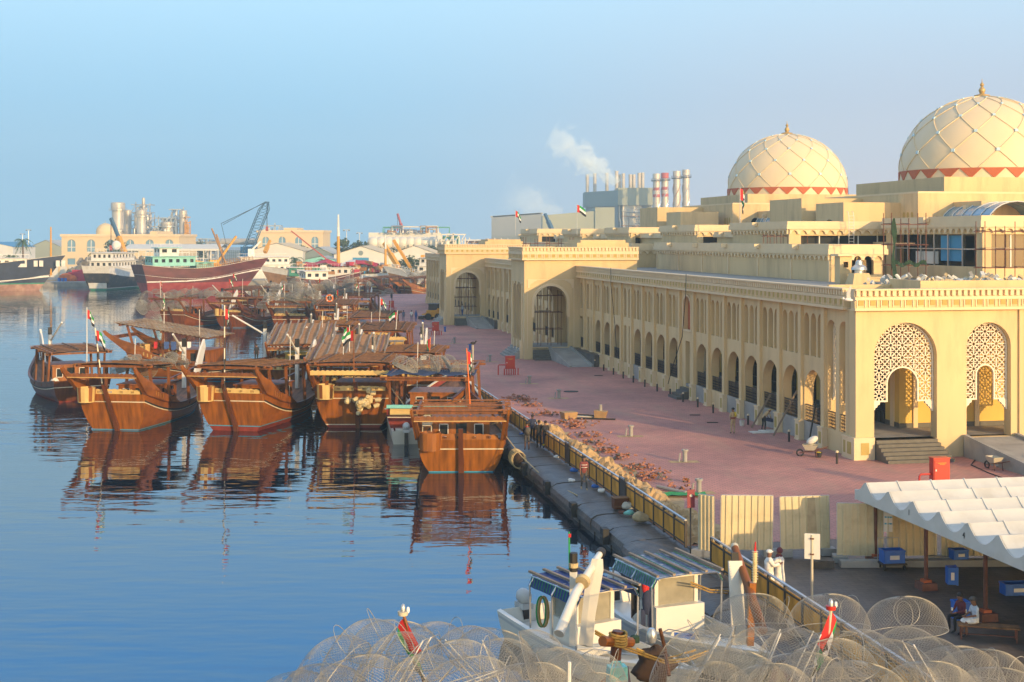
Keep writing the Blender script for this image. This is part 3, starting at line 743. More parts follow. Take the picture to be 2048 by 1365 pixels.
# ================================================================ boats
def woodmat(name, col, rough=.45, var=.35, coat=0.0, planks=True):
    m = mat(name, col, rough, var, 1.3, bump=.12, bscale=14, stretch=(3.2,.6,.55), dirt=tuple(c*.35 for c in col), dirt_amt=.65, dirt_scale=.9, spec=.5)
    return m
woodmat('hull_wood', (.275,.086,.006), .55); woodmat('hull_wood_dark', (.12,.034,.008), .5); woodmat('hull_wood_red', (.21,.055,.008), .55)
woodmat('hull_wood_weathered', (.30,.10,.008), .5)
woodmat('deck_wood', (.17,.085,.05), .8); woodmat('beam_wood', (.20,.065,.012), .6); woodmat('grey_wood', (.30,.23,.17), .85); woodmat('slat_wood', (.20,.095,.035), .85)
mat('antifoul', (.22,.035,.02), .6, .3, 2); mat('line_blue', (.05,.33,.55), .5, .1, 3); mat('line_white', (.72,.66,.52), .6, .15, 3); mat('line_black', (.02,.018,.016), .6, .2, 3)
mat('cream_paint', (.60,.41,.15), .6, .12, 2, dirt=(.4,.25,.1), dirt_amt=.4); mat('roof_dark', (.05,.027,.016), .9, .3, 3); mat('turquoise', (.20,.55,.52), .6, .15, 2)
mat('canvas_tan', (.40,.20,.08), .9, .2, 2); mat('cloth_white', (.75,.75,.75), .8, .06, 3); mat('cloth_red', (.50,.02,.02), .8, .1, 3); mat('cloth_green', (.02,.26,.07), .8, .1, 3); mat('cloth_black', (.015,.015,.018), .8, .1, 3); mat('cloth_blue', (.05,.10,.28), .8, .2, 3)
mat('rope', (.50,.38,.20), .9, .2, 6); mat('plastic_yellow', (.65,.48,.12), .5, .1, 2); mat('plastic_cream', (.62,.50,.28), .55, .25, 4); mat('orange_paint', (.75,.16,.02), .5, .1, 2); mat('green_net', (.015,.045,.025), .9, .4, 6); mat('navy_net', (.02,.04,.10), .9, .3, 4)
mat('wire_pale', (.36,.345,.30), .5, .15, 3, metal=.2); mat('wire_grey', (.30,.29,.26), .6, .15, 3, metal=.2)
class Hull:
    def __init__(s, L, B, zs0=2.2, zmid=1.35, zbow=3.2, rake=.6, stern_w=.93, full=2.6):
        s.L, s.B, s.z0, s.zm, s.zb, s.rake, s.sw, s.full = L,B,zs0,zmid,zbow,rake,stern_w,full
    def rail(s, t):
        if t < .4: return s.zm + (s.z0-s.zm)*(1-t/.4)**2
        return s.zm + (s.zb-s.zm)*((t-.4)/.6)**2.2
    def half(s, t):
        b = s.B/2*(s.sw+(1-s.sw)*min(1,t/.35))
        if t > .45: b *= max(.012, 1-((t-.45)/.55)**2.3)
        return b
    def pt(s, t, z, side=1, out=0.0):
        r = s.rail(t); k = -.8
        q = max(0,min(1.3,(z-k)/(r-k))); qq = min(1,q)
        a = (1-(1-qq)**s.full)**(1/2.3); v = qq**.75
        f = max(0,(t-.5)/.5)**1.5
        x = s.half(t)*(a*(1-f)+v*f)*(.90+.10*q)
        y = t*s.L + max(0,z)*s.rake*t**7 - max(-.2,z)*.30*(1-t)**6
        return V((side*(x+out), y, z))
def make_hull(H, parent, wood='hull_wood', low='antifoul', line='line_blue', lowz=.12, linew=.07, stripe='line_white', band='line_black', nt=22, rows=None, name='hull', label=None, stripe_d=.62, top=None):
    mb = MB()
    ts = [i/nt for i in range(nt+1)]
    def zrows(t):
        r = H.rail(t)
        lo = [-.8,-.35,0,lowz,lowz+linew]
        m0 = lo[-1]; m1 = r-stripe_d
        up = [m0+(m1-m0)*k/4 for k in range(1,5)] + [r-stripe_d+.07, r-stripe_d+.20, r]
        return lo+up
    names = [low,low,low,line,wood,wood,wood,wood,stripe,band,top or wood]
    G_ = {}
    for sd in (-1,1):
        grid = [[H.pt(t,z,sd) for z in zrows(t)] for t in ts]
        n = len(grid[0])
        for j in range(n-1):
            mb.m(names[j])
            mb.sheet([[g[j],g[j+1]] for g in grid])
    # transom
    zr = zrows(0)
    Lp = [H.pt(0,z,-1) for z in zr]; Rp = [H.pt(0,z,1) for z in zr]
    for j in range(len(zr)-1):
        mb.m(names[j] if names[j] != band else wood)
        cl = [(Lp[j]*(1-k/6)+Rp[j]*(k/6)) for k in range(7)]; cu = [(Lp[j+1]*(1-k/6)+Rp[j+1]*(k/6)) for k in range(7)]
        mb.sheet([[cl[k],cu[k]] for k in range(7)])
    o = mb.build(name, parent, smooth=50, weld=True, label=label)
    # inner bulwark and cap rail
    cp = MB().m('hull_wood_dark' if wood.startswith('hull_wood') else 'line_white')
    for sd in (-1,1):
        pts = [H.pt(t,H.rail(t),sd) for t in ts]
        for a,b in zip(pts,pts[1:]): cp.bar(a+V((0,0,.03)), b+V((0,0,.03)), .20, .07)
    cp.build('cap_rail', o)
    dk = MB().m('deck_wood')
    g = []
    for t in ts[:-1]:
        z = H.rail(t)-.55; h = H.half(t)*.97
        y = H.pt(t,z).y
        g.append([(-h,y,z),(0,y,z+.05),(h,y,z)])
    dk.sheet(g); dk.build('deck', parent)
    return o
FLAGMESH = {}
def flag_mesh(kind=0):
    if kind in FLAGMESH: return FLAGMESH[kind]
    rng = random.Random(kind+3)
    mb = MB(); w_,h_ = 1.25,.78
    droop = [1.35,.9,.5][kind%3]
    nx,ny = 12,9
    g = []
    for i in range(nx+1):
        s_ = i/nx; row = []
        for j in range(ny+1):
            t_ = j/ny
            x = w_*s_*cos(droop*min(1,s_*1.4))*.92; z = -h_*(1-t_) - w_*s_*sin(droop*min(1,s_*1.2))*.85
            y = .10*s_*sin(s_*9+t_*2.2+kind)+.05*sin(t_*6+s_*4)*s_
            row.append((x,y,z))
        g.append(row)
    def part(i0,i1,j0,j1,m_): mb.m(m_).sheet([[g[i][j] for j in range(j0,j1+1)] for i in range(i0,i1+1)])
    part(0,3,0,9,'cloth_red'); part(3,12,6,9,'cloth_green'); part(3,12,3,6,'cloth_white'); part(3,12,0,3,'cloth_black')
    me = mb.mesh('flag', smooth=60, weld=True)
    FLAGMESH[kind] = me; return me
def flagpole(parent, x, y, z, h, kind=0, lean=(0,0), flip=1, col='white_paint', fs=1.0):
    mb = MB(); n = 6
    top = V((x+lean[0]*h, y+lean[1]*h, z+h)); b0 = V((x,y,z))
    if col == 'banded':
        for k in range(8): mb.m('line_white' if k%2 else 'line_black').tube([b0.lerp(top,k/8), b0.lerp(top,(k+1)/8)], .045, 6)
    else: mb.m(col).tube([b0,top], [.05,.035], 6)
    p = mb.build('flag_pole', parent)
    obj('flag', flag_mesh(kind), p, tuple(b0.lerp(top,.96)), (0,0,pi/2+flip*1.2), (fs,fs,fs))
    return p
# ---- fishing dhow with canopy
def dhow(label, loc, rz, L=17, B=5.9, zs0=2.15, wood='hull_wood', low='antifoul', line='line_blue', lowz=.1, roof='solid', roofz=4.3, ry=(-.6,8.5), roofslope=-.05, cabin=True, barrel=True, wings=True, flag=None, mast=True, rudder=True, bridge=True, stern_rail=True, group='wooden fishing dhows moored along the quay', cabcol='hull_wood', clutter=0, lowdetail=False, scale=1.0, barrelcol='cream_paint', post='beam_wood', bridgecol='beam_wood', name='fishing_dhow', stemcol='white_paint', floats=False, railcol='cream_paint', rtilt=-.75):
    r = thing(name, label, 'boat', loc, rz, group); r.scale = (scale,)*3
    H = Hull(L,B,zs0)
    make_hull(H, r, wood, low, line, lowz)
    rng = random.Random(int(abs(loc[0]*10)+abs(loc[1])))
    r0 = H.rail(0)
    if rudder:
        mb = MB().m('hull_wood_dark'); a = H.pt(0,-.6); b = H.pt(0,r0+.75)
        tp = rtilt; zt_ = r0+.7
        c = lambda z: tp*(z+.6)/(zt_+.6)+(.30 if tp else 0)
        mb.plate([(c(-.6)-.16,-.6),(c(-.6)+.16,-.6),(c(.5)+.20,.5),(c(1.3)+.15,1.3),(c(zt_)+.13,zt_),(c(zt_)-.13,zt_),(c(1.3)-.15,1.3),(c(.5)-.14,.5)], [], lambda x,z,d: (x, -max(z,-.2)*.30-.20+d, z), -.06, .16)
        mb.build('rudder', r)
    if wings:
        for sd in (-1,1):
            mb = MB().m(wood)
            ra = lambda y: H.rail(max(0,y)/L)
            up = [(5.6,ra(5.6)+.06),(4.6,ra(4.6)+.42),(2.2,ra(2.2)+.62),(.4,r0+.78),(-1.2,r0+1.25),(-2.5,r0+1.85),(-3.0,r0+2.2),(-3.25,r0+2.12)]
            lo = [(-3.0,r0+1.75),(-2.3,r0+1.2),(-1.5,r0+.62),(-.95,r0+.2),(-.62,r0-.02),(1,ra(1)-.03),(3,ra(3)-.03),(5.6,ra(5.6)-.03)]
            n = len(up)
            slots = []
            for k in range(4):
                y = 1.1+k*.42; slots.append([(y,ra(y)+.14),(y+.17,ra(y+.17)+.14),(y+.17,ra(y+.17)+.5),(y,ra(y)+.5)])
            if not lowdetail:
                for k in range(4):
                    y = 3.3+k*.34; slots.append([(y,ra(y)+.12),(y+.13,ra(y+.13)+.12),(y+.13,ra(y+.13)+.33),(y,ra(y)+.33)])
            def to3(y,z,d):
                t = max(0,min(1,y/L)); x = H.half(t)*(1.0)+.02
                if y < 0: x += .06*(-y)
                return (sd*(x+d), y, z)
            mb.plate(up+lo, slots, to3, -.05, .06)
            mb.m('cream_paint')
            for s_ in slots: mb.plate(s_, [], to3, -.02, .0, rim=False)
            mb.build('stern_wing', r)
    if bridge:
        mb = MB().m(bridgecol); hw = H.half(0)+.10
        sc = []
        n = 16
        for k in range(n):
            x0 = -hw+2*hw*k/n; x1 = -hw+2*hw*(k+1)/n
            sc += [(x0,.30),((x0+x1)/2,.37)]
        mb.plate([(-hw,0),(hw,0),(hw,.30)]+sc[::-1], [], lambda x,z,d: (x,-2.5+d,r0+1.3+z), 0, .12)
        mb.m('cream_paint').bar((-hw,-2.52,r0+1.36),(hw,-2.52,r0+1.36),.03,.04)
        mb.m(wood)
        for sd in (-1,1): mb.bar((sd*(hw-.1),-2.4,r0+1.35),(sd*(hw-.25),-.4,r0-.1),.18,.18)
        mb.build('stern_beam', r)
    if stern_rail:
        mb = MB().m(railcol); w_ = H.half(0)*.86
        n = 10; top = []
        for k in range(n): 
            a = -w_+2*w_*k/n; b = -w_+2*w_*(k+1)/n; arc = lambda x: .25+.08*(1-(x/w_)**2)
            top += [(a,arc(a)),((a+b)/2,arc((a+b)/2)+.05)]
        hol = []
        for k in range(9):
            if k%2: continue
            a = -w_*.88+1.76*w_*k/9
            for q in (0,.09,.18): hol.append([(a+q,.06),(a+q+.06,.06),(a+q+.06,.22),(a+q,.22)])
        mb.plate([(-w_,0),(w_,0),(w_,.25)]+top[::-1], hol, lambda x,z,d: (x,-r0*.3-.02+d,r0+z), 0, .07)
        mb.build('stern_rail', r)
    if barrel:
        mb = MB().m(barrelcol); cx = -H.half(0)*.70
        mb.lathe([(.02,-.02),(.60,-.02),(.60,.06)],14,(cx,-r0*.3-.30,r0-.55),cap=False)
        n = 14
        for k in range(n):
            a0 = 2*pi*k/n; 
            mb.m(barrelcol if k%3 else wood)
            vs = [(cx+rr*cos(a), -r0*.3-.30+rr*sin(a), r0-.5+z) for rr,a,z in ((.60,a0,0),(.60,a0+2*pi/n,0),(.66,a0+2*pi/n,1.0),(.66,a0,1.0),(.55,a0,0),(.55,a0+2*pi/n,0),(.61,a0+2*pi/n,1.0),(.61,a0,1.0))]
            mb.add(vs, [(0,1,2,3),(7,6,5,4),(3,2,6,7),(0,4,5,1),(1,5,6,2),(0,3,7,4)])
        mb.build('toilet_tub', r)
    # canopy
    y0,y1 = ry; hw = H.half(.2)*1.0
    zf = lambda y: roofz+roofslope*(y-y0)
    if roof != 'none':
        ps = [(y0+.9, 1.0),(y0+ (y1-y0)*.5, 1.0),(y1-.6,1.0)]
        for k,(y,f) in enumerate(ps):
            for sd in (-1,1):
                x = sd*hw*.93; yb = max(.3,y+.55 if k==0 else y)
                MB().m(post).bar((sd*(H.half(yb/L)-.08),yb,H.rail(yb/L)-.3),(x,y,zf(y)-.1),.17,.2).build('canopy_post', r)
        cf = MB().m(post)
        for y in (y0+.3,y0+(y1-y0)*.5,y1-.3): cf.bar((-hw*1.12,y,zf(y)-.10),(hw*1.12,y,zf(y)-.10),.14,.18)
        for x in (-hw*.95,hw*.95): cf.bar((x,y0-.2,zf(y0-.2)-.0),(x,y1+.2,zf(y1+.2)-.0),.14,.16)
        cfo = cf.build('canopy_frame', r)
        rb = MB()
        if roof in ('solid','ribs'):
            rb.m('roof_dark' if roof == 'solid' else 'canvas_tan')
            g = []
            for i in range(7):
                x = -hw*1.08+2.16*hw*i/6
                g.append([(x,y0+(y1-y0)*k/5, zf(y0+(y1-y0)*k/5)+.11-.10*(x/hw)**2) for k in range(6)])
            g2 = [[(a,b,c-.05) for a,b,c in row] for row in g]
            rb.sheet(g).sheet(g2); rb.build('roof_sheet', cfo)
        sl = MB()
        if roof == 'solid':
            sl.m('slat_wood'); n = int((y1-y0)/.95)
            for k in range(n+1):
                y = y0+(y1-y0)*k/n; e = rng.uniform(0,.25)
                for q in range(4):
                    xa = -hw*1.12-e*.3+(2.24*hw+e*.6)*q/4; xb = -hw*1.12-e*.3+(2.24*hw+e*.6)*(q+1)/4
                    f_ = lambda x: zf(y)+.17-.10*(x/hw)**2
                    sl.bar((xa,y,f_(xa)),(xb,y,f_(xb)),.08,.05)
            for x in (-hw*.75,0,hw*.75): sl.bar((x,y0,zf(y0)+.24-.1*(x/hw)**2),(x,y1,zf(y1)+.24-.1*(x/hw)**2),.1,.06)
        elif roof == 'ribs':
            sl.m('grey_wood'); n = 8
            for k in range(n+1):
                x = -hw*1.1+2.2*hw*k/n
                pts = [(x+rng.uniform(-.05,.05), y0-.3+(y1-y0+.6)*j/5, zf(y0-.3+(y1-y0+.6)*j/5)+.25-.1*(x/hw)**2+.06*sin(j+k)) for j in range(6)]
                for a,b in zip(pts,pts[1:]): sl.bar(a,b,.13,.11)
        elif roof == 'lattice':
            sl.m('grey_wood'); n = 20
            for k in range(n+1):
                y = y0+(y1-y0)*k/n; sl.bar((-hw*1.15,y,zf(y)+.05),(hw*1.15,y,zf(y)+.05),.09,.05)
            for k in range(9):
                x = -hw*1.1+2.2*hw*k/8; sl.bar((x,y0-.3,zf(y0-.3)+.12),(x,y1+.3,zf(y1+.3)+.12),.12,.06)
        elif roof == 'frame':
            sl.m('beam_wood')
            for k in range(3):
                y = y0+(y1-y0)*k/2; MB().m('beam_wood').bar((-hw*1.1,y,zf(y)+.08),(hw*1.1,y,zf(y)+.08),.12,.10).build('roof_slat', cfo)
        if sl.v: sl.build('roof_slats', cfo)
    if cabin:
        yc = min(y1-1.6,6.0); zd = H.rail(yc/L)-.5; cw = H.half(.3)*.62
        mb = MB().m(cabcol); z1 = min(zf(yc)-.5, zd+1.95) if roof != 'none' else zd+1.9
        hl = [[(x-.26,zd+.95),(x+.26,zd+.95),(x+.26,z1-.25),(x-.26,z1-.25)] for x in (-cw*.62,cw*.62)]+[[(-.33,zd+.1),(.33,zd+.1),(.33,z1-.2),(-.33,z1-.2)]]
        mb.plate([(-cw,zd),(cw,zd),(cw,z1),(-cw,z1)], hl, lambda x,z,d: (x,yc-1.7+d,z), 0, .08)
        for sd in (-1,1):
            hs = [[(yc-1.3+k*1.0,zd+.9),(yc-.7+k*1.0,zd+.9),(yc-.7+k*1.0,z1-.25),(yc-1.3+k*1.0,z1-.25)] for k in range(3)]
            mb.plate([(yc-1.62,zd),(yc+1.7,zd),(yc+1.7,z1),(yc-1.62,z1)], hs, lambda y,z,d: (sd*(cw-.08+d),y,z), 0, .08)
        mb.plate([(-cw+.08,zd),(cw-.08,zd),(cw-.08,z1),(-cw+.08,z1)], [], lambda x,z,d: (x,yc+1.62+d,z), 0, .08)
        mb.box(-cw-.12,cw+.12,yc-1.85,yc+1.85,z1,z1+.1)
        c = mb.build('wheelhouse', r)
        gm = MB().m('glass_dark').box(-cw+.12,cw-.12,yc-1.55,yc-1.5,zd+.05,z1-.05).box(-cw+.1,-cw+.14,yc-1.45,yc+1.5,zd+.05,z1-.05).box(cw-.14,cw-.1,yc-1.45,yc+1.5,zd+.05,z1-.05)
        gm.build('cabin_glazing', c)
        wf = MB().m('white_paint')
        for h in hl[:2]:
            (x0,za),(x1,_),(_,zb_),_ = h
            wf.bar((x0,yc-1.72,za),(x1,yc-1.72,za),.05).bar((x0,yc-1.72,zb_),(x1,yc-1.72,zb_),.05).bar((x0,yc-1.72,za),(x0,yc-1.72,zb_),.05).bar((x1,yc-1.72,za),(x1,yc-1.72,zb_),.05)
        wf.build('window_frame', c)
    if mast:
        MB().m('white_paint').box(-.14,.14,L*.80,L*.80+.28,H.rail(.8)-.5,H.rail(.8)+2.9).m('line_black').box(-.15,.15,L*.80-.01,L*.80+.29,H.rail(.8)+2.9,H.rail(.8)+3.6).build('mast_post', r)
        MB().m(stemcol).plate([(L*.93,1.9),(L*1.02,2.4),(L*1.10,4.6),(L*1.085,5.3),(L*1.03,4.5),(L*.97,3.2)], [], lambda y,z,d: (d,y,z), -.09, .09).build('stem_post', r)
        MB().m('white_paint').tube([(.1,L*.80,H.rail(.8)+2.4),(.4,L*.60,H.rail(.8)+4.2)], .09, 6).build('boom', r)
    if flag is not None:
        fx,fy,fh,kind,lean,flip,col = flag
        flagpole(r, fx, fy, r0+.2, fh, kind, lean, flip, col, fs=.95)
    if not name.startswith('x') and L > 15.5:
        aw = MB().m('white_paint'); hx = H.half(.3)*.6*(1 if rng.random()<.5 else -1); aw.tube([(hx,L*.42,1.2),(hx+.1,L*.42,roofz+rng.uniform(1.2,3.0))],.03,5); aw.build('whip_aerial', r)
    # deck gear
    if clutter:
        for k in range(clutter):
            y = rng.uniform(1.0,L*.5); x = rng.uniform(-1,1)*H.half(y/L)*.7; z = H.rail(y/L)-.52
            c = rng.randrange(4)
            mb = MB()
            if c == 0: mb.m(rng.choice(['blue_plastic','plastic_yellow','white_paint'])).lathe([(.02,0),(.26,0),(.29,.1),(.29,.75),(.24,.85),(.02,.86)],10,(x,y,z)); mb.build('drum', r, smooth=40)
            elif c == 1: mb.m('rope').lathe([(.2,0),(.42,.03),(.46,.15),(.40,.28),(.22,.26)],12,(x,y,z)); mb.build('rope_coil', r, smooth=60)
            elif c == 2:
                mb.m(rng.choice(['blue_plastic','plastic_cream','canvas_tan'])).cbox((x,y,z+.2),(.75,.5,.4),(0,0,rng.uniform(0,3)),1.08); mb.build('fish_box', r)
            else: mb.m(rng.choice(['green_net','navy_net'])); mb.ball((x,y,z+.25),.5,9,5,(1,1.1,.6)); mb.build('net_heap', r, smooth=60)
    return r, H
def wl(px, py): return G(px, py, WZ)      # a point on the water
def wp(px, Y): p = PT(px, 600, Y); return V((p.x, Y, WZ))
B1 = wl(232,861); B2 = wl(470,862); B3 = wl(708,856); B4 = wl(922,945)
d1,_ = dhow('brown dhow with banded flag pole and fish traps on its slatted canopy', B1, R(-7), L=17, B=5.4, zs0=2.75, lowz=.02, flag=(-.6,-.9,4.6,1,(-.13,0),-1,'banded'), roofz=4.85, roofslope=-.07, clutter=7)
d2,_ = dhow('brown dhow with red waterline and big drooping flag, between two other sterns', B2, R(-10), L=17, B=5.5, zs0=2.85, lowz=.34, flag=(-.2,-1.5,6.2,0,(0,0),-1,'banded'), roofz=4.75, clutter=7)
d3,_ = dhow('brown dhow with a bunch of cream floats hanging on its stern', B3, R(0), L=17.5, B=6.0, zs0=2.85, lowz=.22, line='line_white', flag=(.1,-1.0,4.4,2,(0,0),1,'beam_wood'), roofz=4.85, bridgecol='cream_paint', clutter=7, rtilt=-.05, roofslope=-.02)
d4,_ = dhow('weathered orange dhow with stained stern, nearest on the quay side', B4, R(1), L=15, B=5.6, zs0=2.05, lowz=.0, wood='hull_wood_weathered', flag=(.6,2.5,5.0,0,(-.06,0),-1,'orange_paint'), roof='frame', roofz=3.75, ry=(-.8,4.2), roofslope=0, barrelcol='hull_wood', railcol='hull_wood_weathered', post='beam_wood', wings=True, clutter=9, mast=False, rtilt=0)
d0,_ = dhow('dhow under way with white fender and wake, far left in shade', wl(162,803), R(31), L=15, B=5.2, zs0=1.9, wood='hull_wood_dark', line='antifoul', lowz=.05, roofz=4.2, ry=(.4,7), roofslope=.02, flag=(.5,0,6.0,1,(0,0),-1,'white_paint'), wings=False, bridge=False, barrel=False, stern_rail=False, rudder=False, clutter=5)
d5,_ = dhow('dhow with wide bare lattice canopy and laundry hung under it', wl(292,752), R(-102), L=16, B=5.8, zs0=2.6, wood='hull_wood', roof='lattice', roofz=5.5, ry=(-1.6,8), roofslope=-.14, flag=(-1.6,1.2,5.6,0,(0,0),-1,'white_paint'), clutter=5)
d6,_ = dhow('far dhow with a shelf of fish traps over its stern, left of its twin', wl(350,655), R(-22), L=16, B=5.0, zs0=2.6, wood='hull_wood_red', lowz=.02, roof='frame', roofz=4.6, ry=(-3.2,5), roofslope=0, flag=(-1.5,-1.5,4.6,0,(-.05,0),-1,'white_paint'), barrel=False, wings=False, bridge=False, clutter=4, lowdetail=True)
d7,_ = dhow('far dhow with orange bundles on its dark canopy, beside the trap laden dhow', wl(462,656), R(-16), L=16, B=5.2, zs0=2.5, wood='hull_wood_red', lowz=.05, roofz=4.6, ry=(0,7), clutter=4, lowdetail=True, flag=(-2,4,5,1,(-.1,0),-1,'beam_wood'))
specs = [
 # px, Y, rz, roof, label, flag
 (598,128,4,'ribs','dhow with tan roof under grey bowed ribs, inner row beside the white launch',None,'hull_wood'),
 (690,112,2,'ribs','dhow with grey ribs and rope on its tan roof behind the float hung stern',(.2,2,4.2,1,(0,0),1,'white_paint'),'hull_wood'),
 (742,164,0,'solid','dhow with cream stern beam and slim white poles, against the promenade mid row',(1.0,-.5,4.4,1,(.05,0),-1,'white_paint'),'hull_wood'),
 (762,141,0,'solid','dhow with two tiered slatted canopies and cream stern beam, beside the fence',(1.4,0,4.0,2,(.08,0),1,'white_paint'),'hull_wood_red'),
 (812,114,-2,'solid','dhow with ragged dark awning and cream boxes, behind the turquoise railed boat',(1.9,0,3.2,0,(.05,0),1,'orange_paint'),'hull_wood'),
 (855,93.5,-4,'frame','red brown dhow with turquoise painted rail and net heap on a torn awning',None,'antifoul'),
 (672,196,2,'solid','dhow with an orange lifebuoy hung under its dark roof',(.4,-1,4.2,0,(0,0),1,'beam_wood'),'hull_wood'),
 (582,205,-6,'frame','dhow heaped with grey fish traps, left of the lifebuoy dhow',(-1,0,4.6,1,(0,0),1,'white_paint'),'hull_wood_red'),
 (640,236,0,'frame','distant dhow carrying grey traps behind the lifebuoy dhow',(0,0,4.6,0,(0,0),1,'beam_wood'),'hull_wood_dark'),
 (475,252,-18,'solid','distant dhow with dark slanted awning in front of the big freighter bow',(-1.5,1,5,1,(0,0),-1,'beam_wood'),'hull_wood_dark'),
 (560,262,-10,'frame','distant dhow topped with traps, left of centre in the far row',None,'hull_wood_red'),
 (706,300,0,'frame','faint farthest dhow topped with traps near the end of the quay',(0,0,5,1,(0,0),1,'white_paint'),'hull_wood_dark'),
 (745,322,-40,'solid','far dhow lying across the end of the promenade with dark awning',None,'hull_wood_dark'),
 (652,150,3,'solid','dhow squeezed between the two ribbed tan roofs and the lifebuoy dhow',None,'hull_wood'),
 (712,222,-2,'frame','dhow with bare roof beams behind the cream beamed dhow with slim poles',(.5,0,4.2,1,(0,0),1,'white_paint'),'hull_wood'),
 (815,322,-55,'solid','far dhow with pale wheelhouse lying past the promenade end by the building',None,'hull_wood'),
]
DH = {}
for k,(px,Y,rz,roof,lab,flag,wood) in enumerate(specs):
    o,_ = dhow(lab, wp(px,Y), R(rz), L=16+(k%3)*.6, B=5.6+(k%2)*.4, zs0=2.3, wood=wood, roof=roof, roofz=4.0 if roof=='ribs' else 4.4, ry=(-.6,8.6 if roof=='ribs' else 7.0+(k%3)), roofslope=.15 if roof=='ribs' else [.05,-.01,.03][k%3], flag=flag, clutter=5 if k < 8 else 0, lowdetail=True, bridgecol='cream_paint' if k in (2,3) else 'beam_wood', cabcol='plastic_yellow' if k == 0 else ('cream_paint' if k in (3,4,15) else 'hull_wood'), barrel=k%2==0, mast=k not in (3,5), wings=(k!=5), stern_rail=(k!=5), bridge=(k!=5))
    DH[k] = o
r5 = DH[5]
tq = MB().m('turquoise').box(-2.7,2.7,-1.0,-.85,2.4,2.62).box(-2.7,2.7,-.84,.9,2.35,2.42).m('cream_paint').box(-2.5,2.5,-.8,-.72,1.9,2.34); tq.build('turquoise_rail', r5)
MB().m('navy_net').sheet([[(x, y, 4.62+.12*sin(x*3+y)+.08*sin(y*5)) for y in (-.9,0,1,2.2,3.4,4.6)] for x in (-3.2,-2.4,-1.6,-.8,0,.8,1.6,2.4,3.1)]).build('torn_awning', r5)
# ================================================================ ships, works and town beyond the water
mat('hull_navy', (.030,.04,.075), .5, .3, .6); mat('hull_black', (.03,.028,.03), .6, .4, .8, dirt=(.18,.13,.09), dirt_amt=.4); mat('hull_brown', (.13,.035,.03), .6, .4, .9, stretch=(1,.3,1)); mat('bottom_red', (.36,.055,.05), .7, .25, .6, dirt=(.3,.15,.1), dirt_amt=.4); mat('bottom_pale', (.42,.24,.19), .8, .3, .6, dirt=(.5,.4,.3), dirt_amt=.5)
mat('ship_white', (.72,.71,.68), .6, .12, 1, dirt=(.45,.36,.25), dirt_amt=.3); mat('ship_green', (.05,.25,.17), .6, .2, 1); mat('ship_wood', (.34,.19,.09), .7, .3, 1); mat('crane_yellow', (.62,.30,.02), .5, .1, 2); mat('crane_blue', (.05,.12,.20), .6, .1, 2); mat('tarp_red', (.42,.03,.06), .7, .2, 1); mat('tarp_orange', (.6,.14,.03), .8, .2, 1)
mat('far_cream', (.66,.52,.32), .9, .05, .1); mat('far_white', (.66,.64,.58), .8, .06, .2); mat('tank_white', (.72,.66,.54), .45, .08, .2); mat('clad_green', (.31,.33,.25), .7, .08, .05); mat('clad_blue', (.20,.25,.25), .7, .08, .05); mat('shed_roof', (.42,.42,.39), .8, .12, .05); mat('shed_blue', (.05,.25,.45), .7, .1, .1); mat('stack_steel', (.50,.46,.40), .45, .15, .3, metal=.3); mat('stack_red', (.40,.07,.05), .6, .2, .3); mat('pipe_green', (.10,.32,.22), .6, .1, 1); mat('rock', (.19,.175,.15), .95, .4, .5, bump=.5, bscale=2)
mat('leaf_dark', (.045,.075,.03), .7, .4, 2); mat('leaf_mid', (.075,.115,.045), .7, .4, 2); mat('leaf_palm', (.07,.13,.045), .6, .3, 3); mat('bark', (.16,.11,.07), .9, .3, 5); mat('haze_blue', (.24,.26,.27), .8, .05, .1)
def lk(px, py, Y): return PT(px, py, Y)
def freighter(label, px0, px1, Y0, Y1, wly, rail_s, rail_m, rail_b, B, rows, flip=False, name='cargo_dhow', rake=.9):
    """hull between two photo columns: stern at px0, bow at px1"""
    a = V(((px0-PX0)/F*Y0, Y0, WZ)); b = V(((px1-PX0)/F*Y1, Y1, WZ)); d = b-a
    r = thing(name, label, 'ship', a, atan2(-d.x, d.y), 'cargo ships along the far shore')
    H = Hull(d.length, B, rail_s, rail_m, rail_b, rake=rake*.8, stern_w=.9, full=3.2)
    wood,low,line,stripe,band,top,lowz,lw,sd = rows
    make_hull(H, r, wood, low, line, lowz, lw, stripe, band, nt=20, stripe_d=sd, top=top)
    return r, H
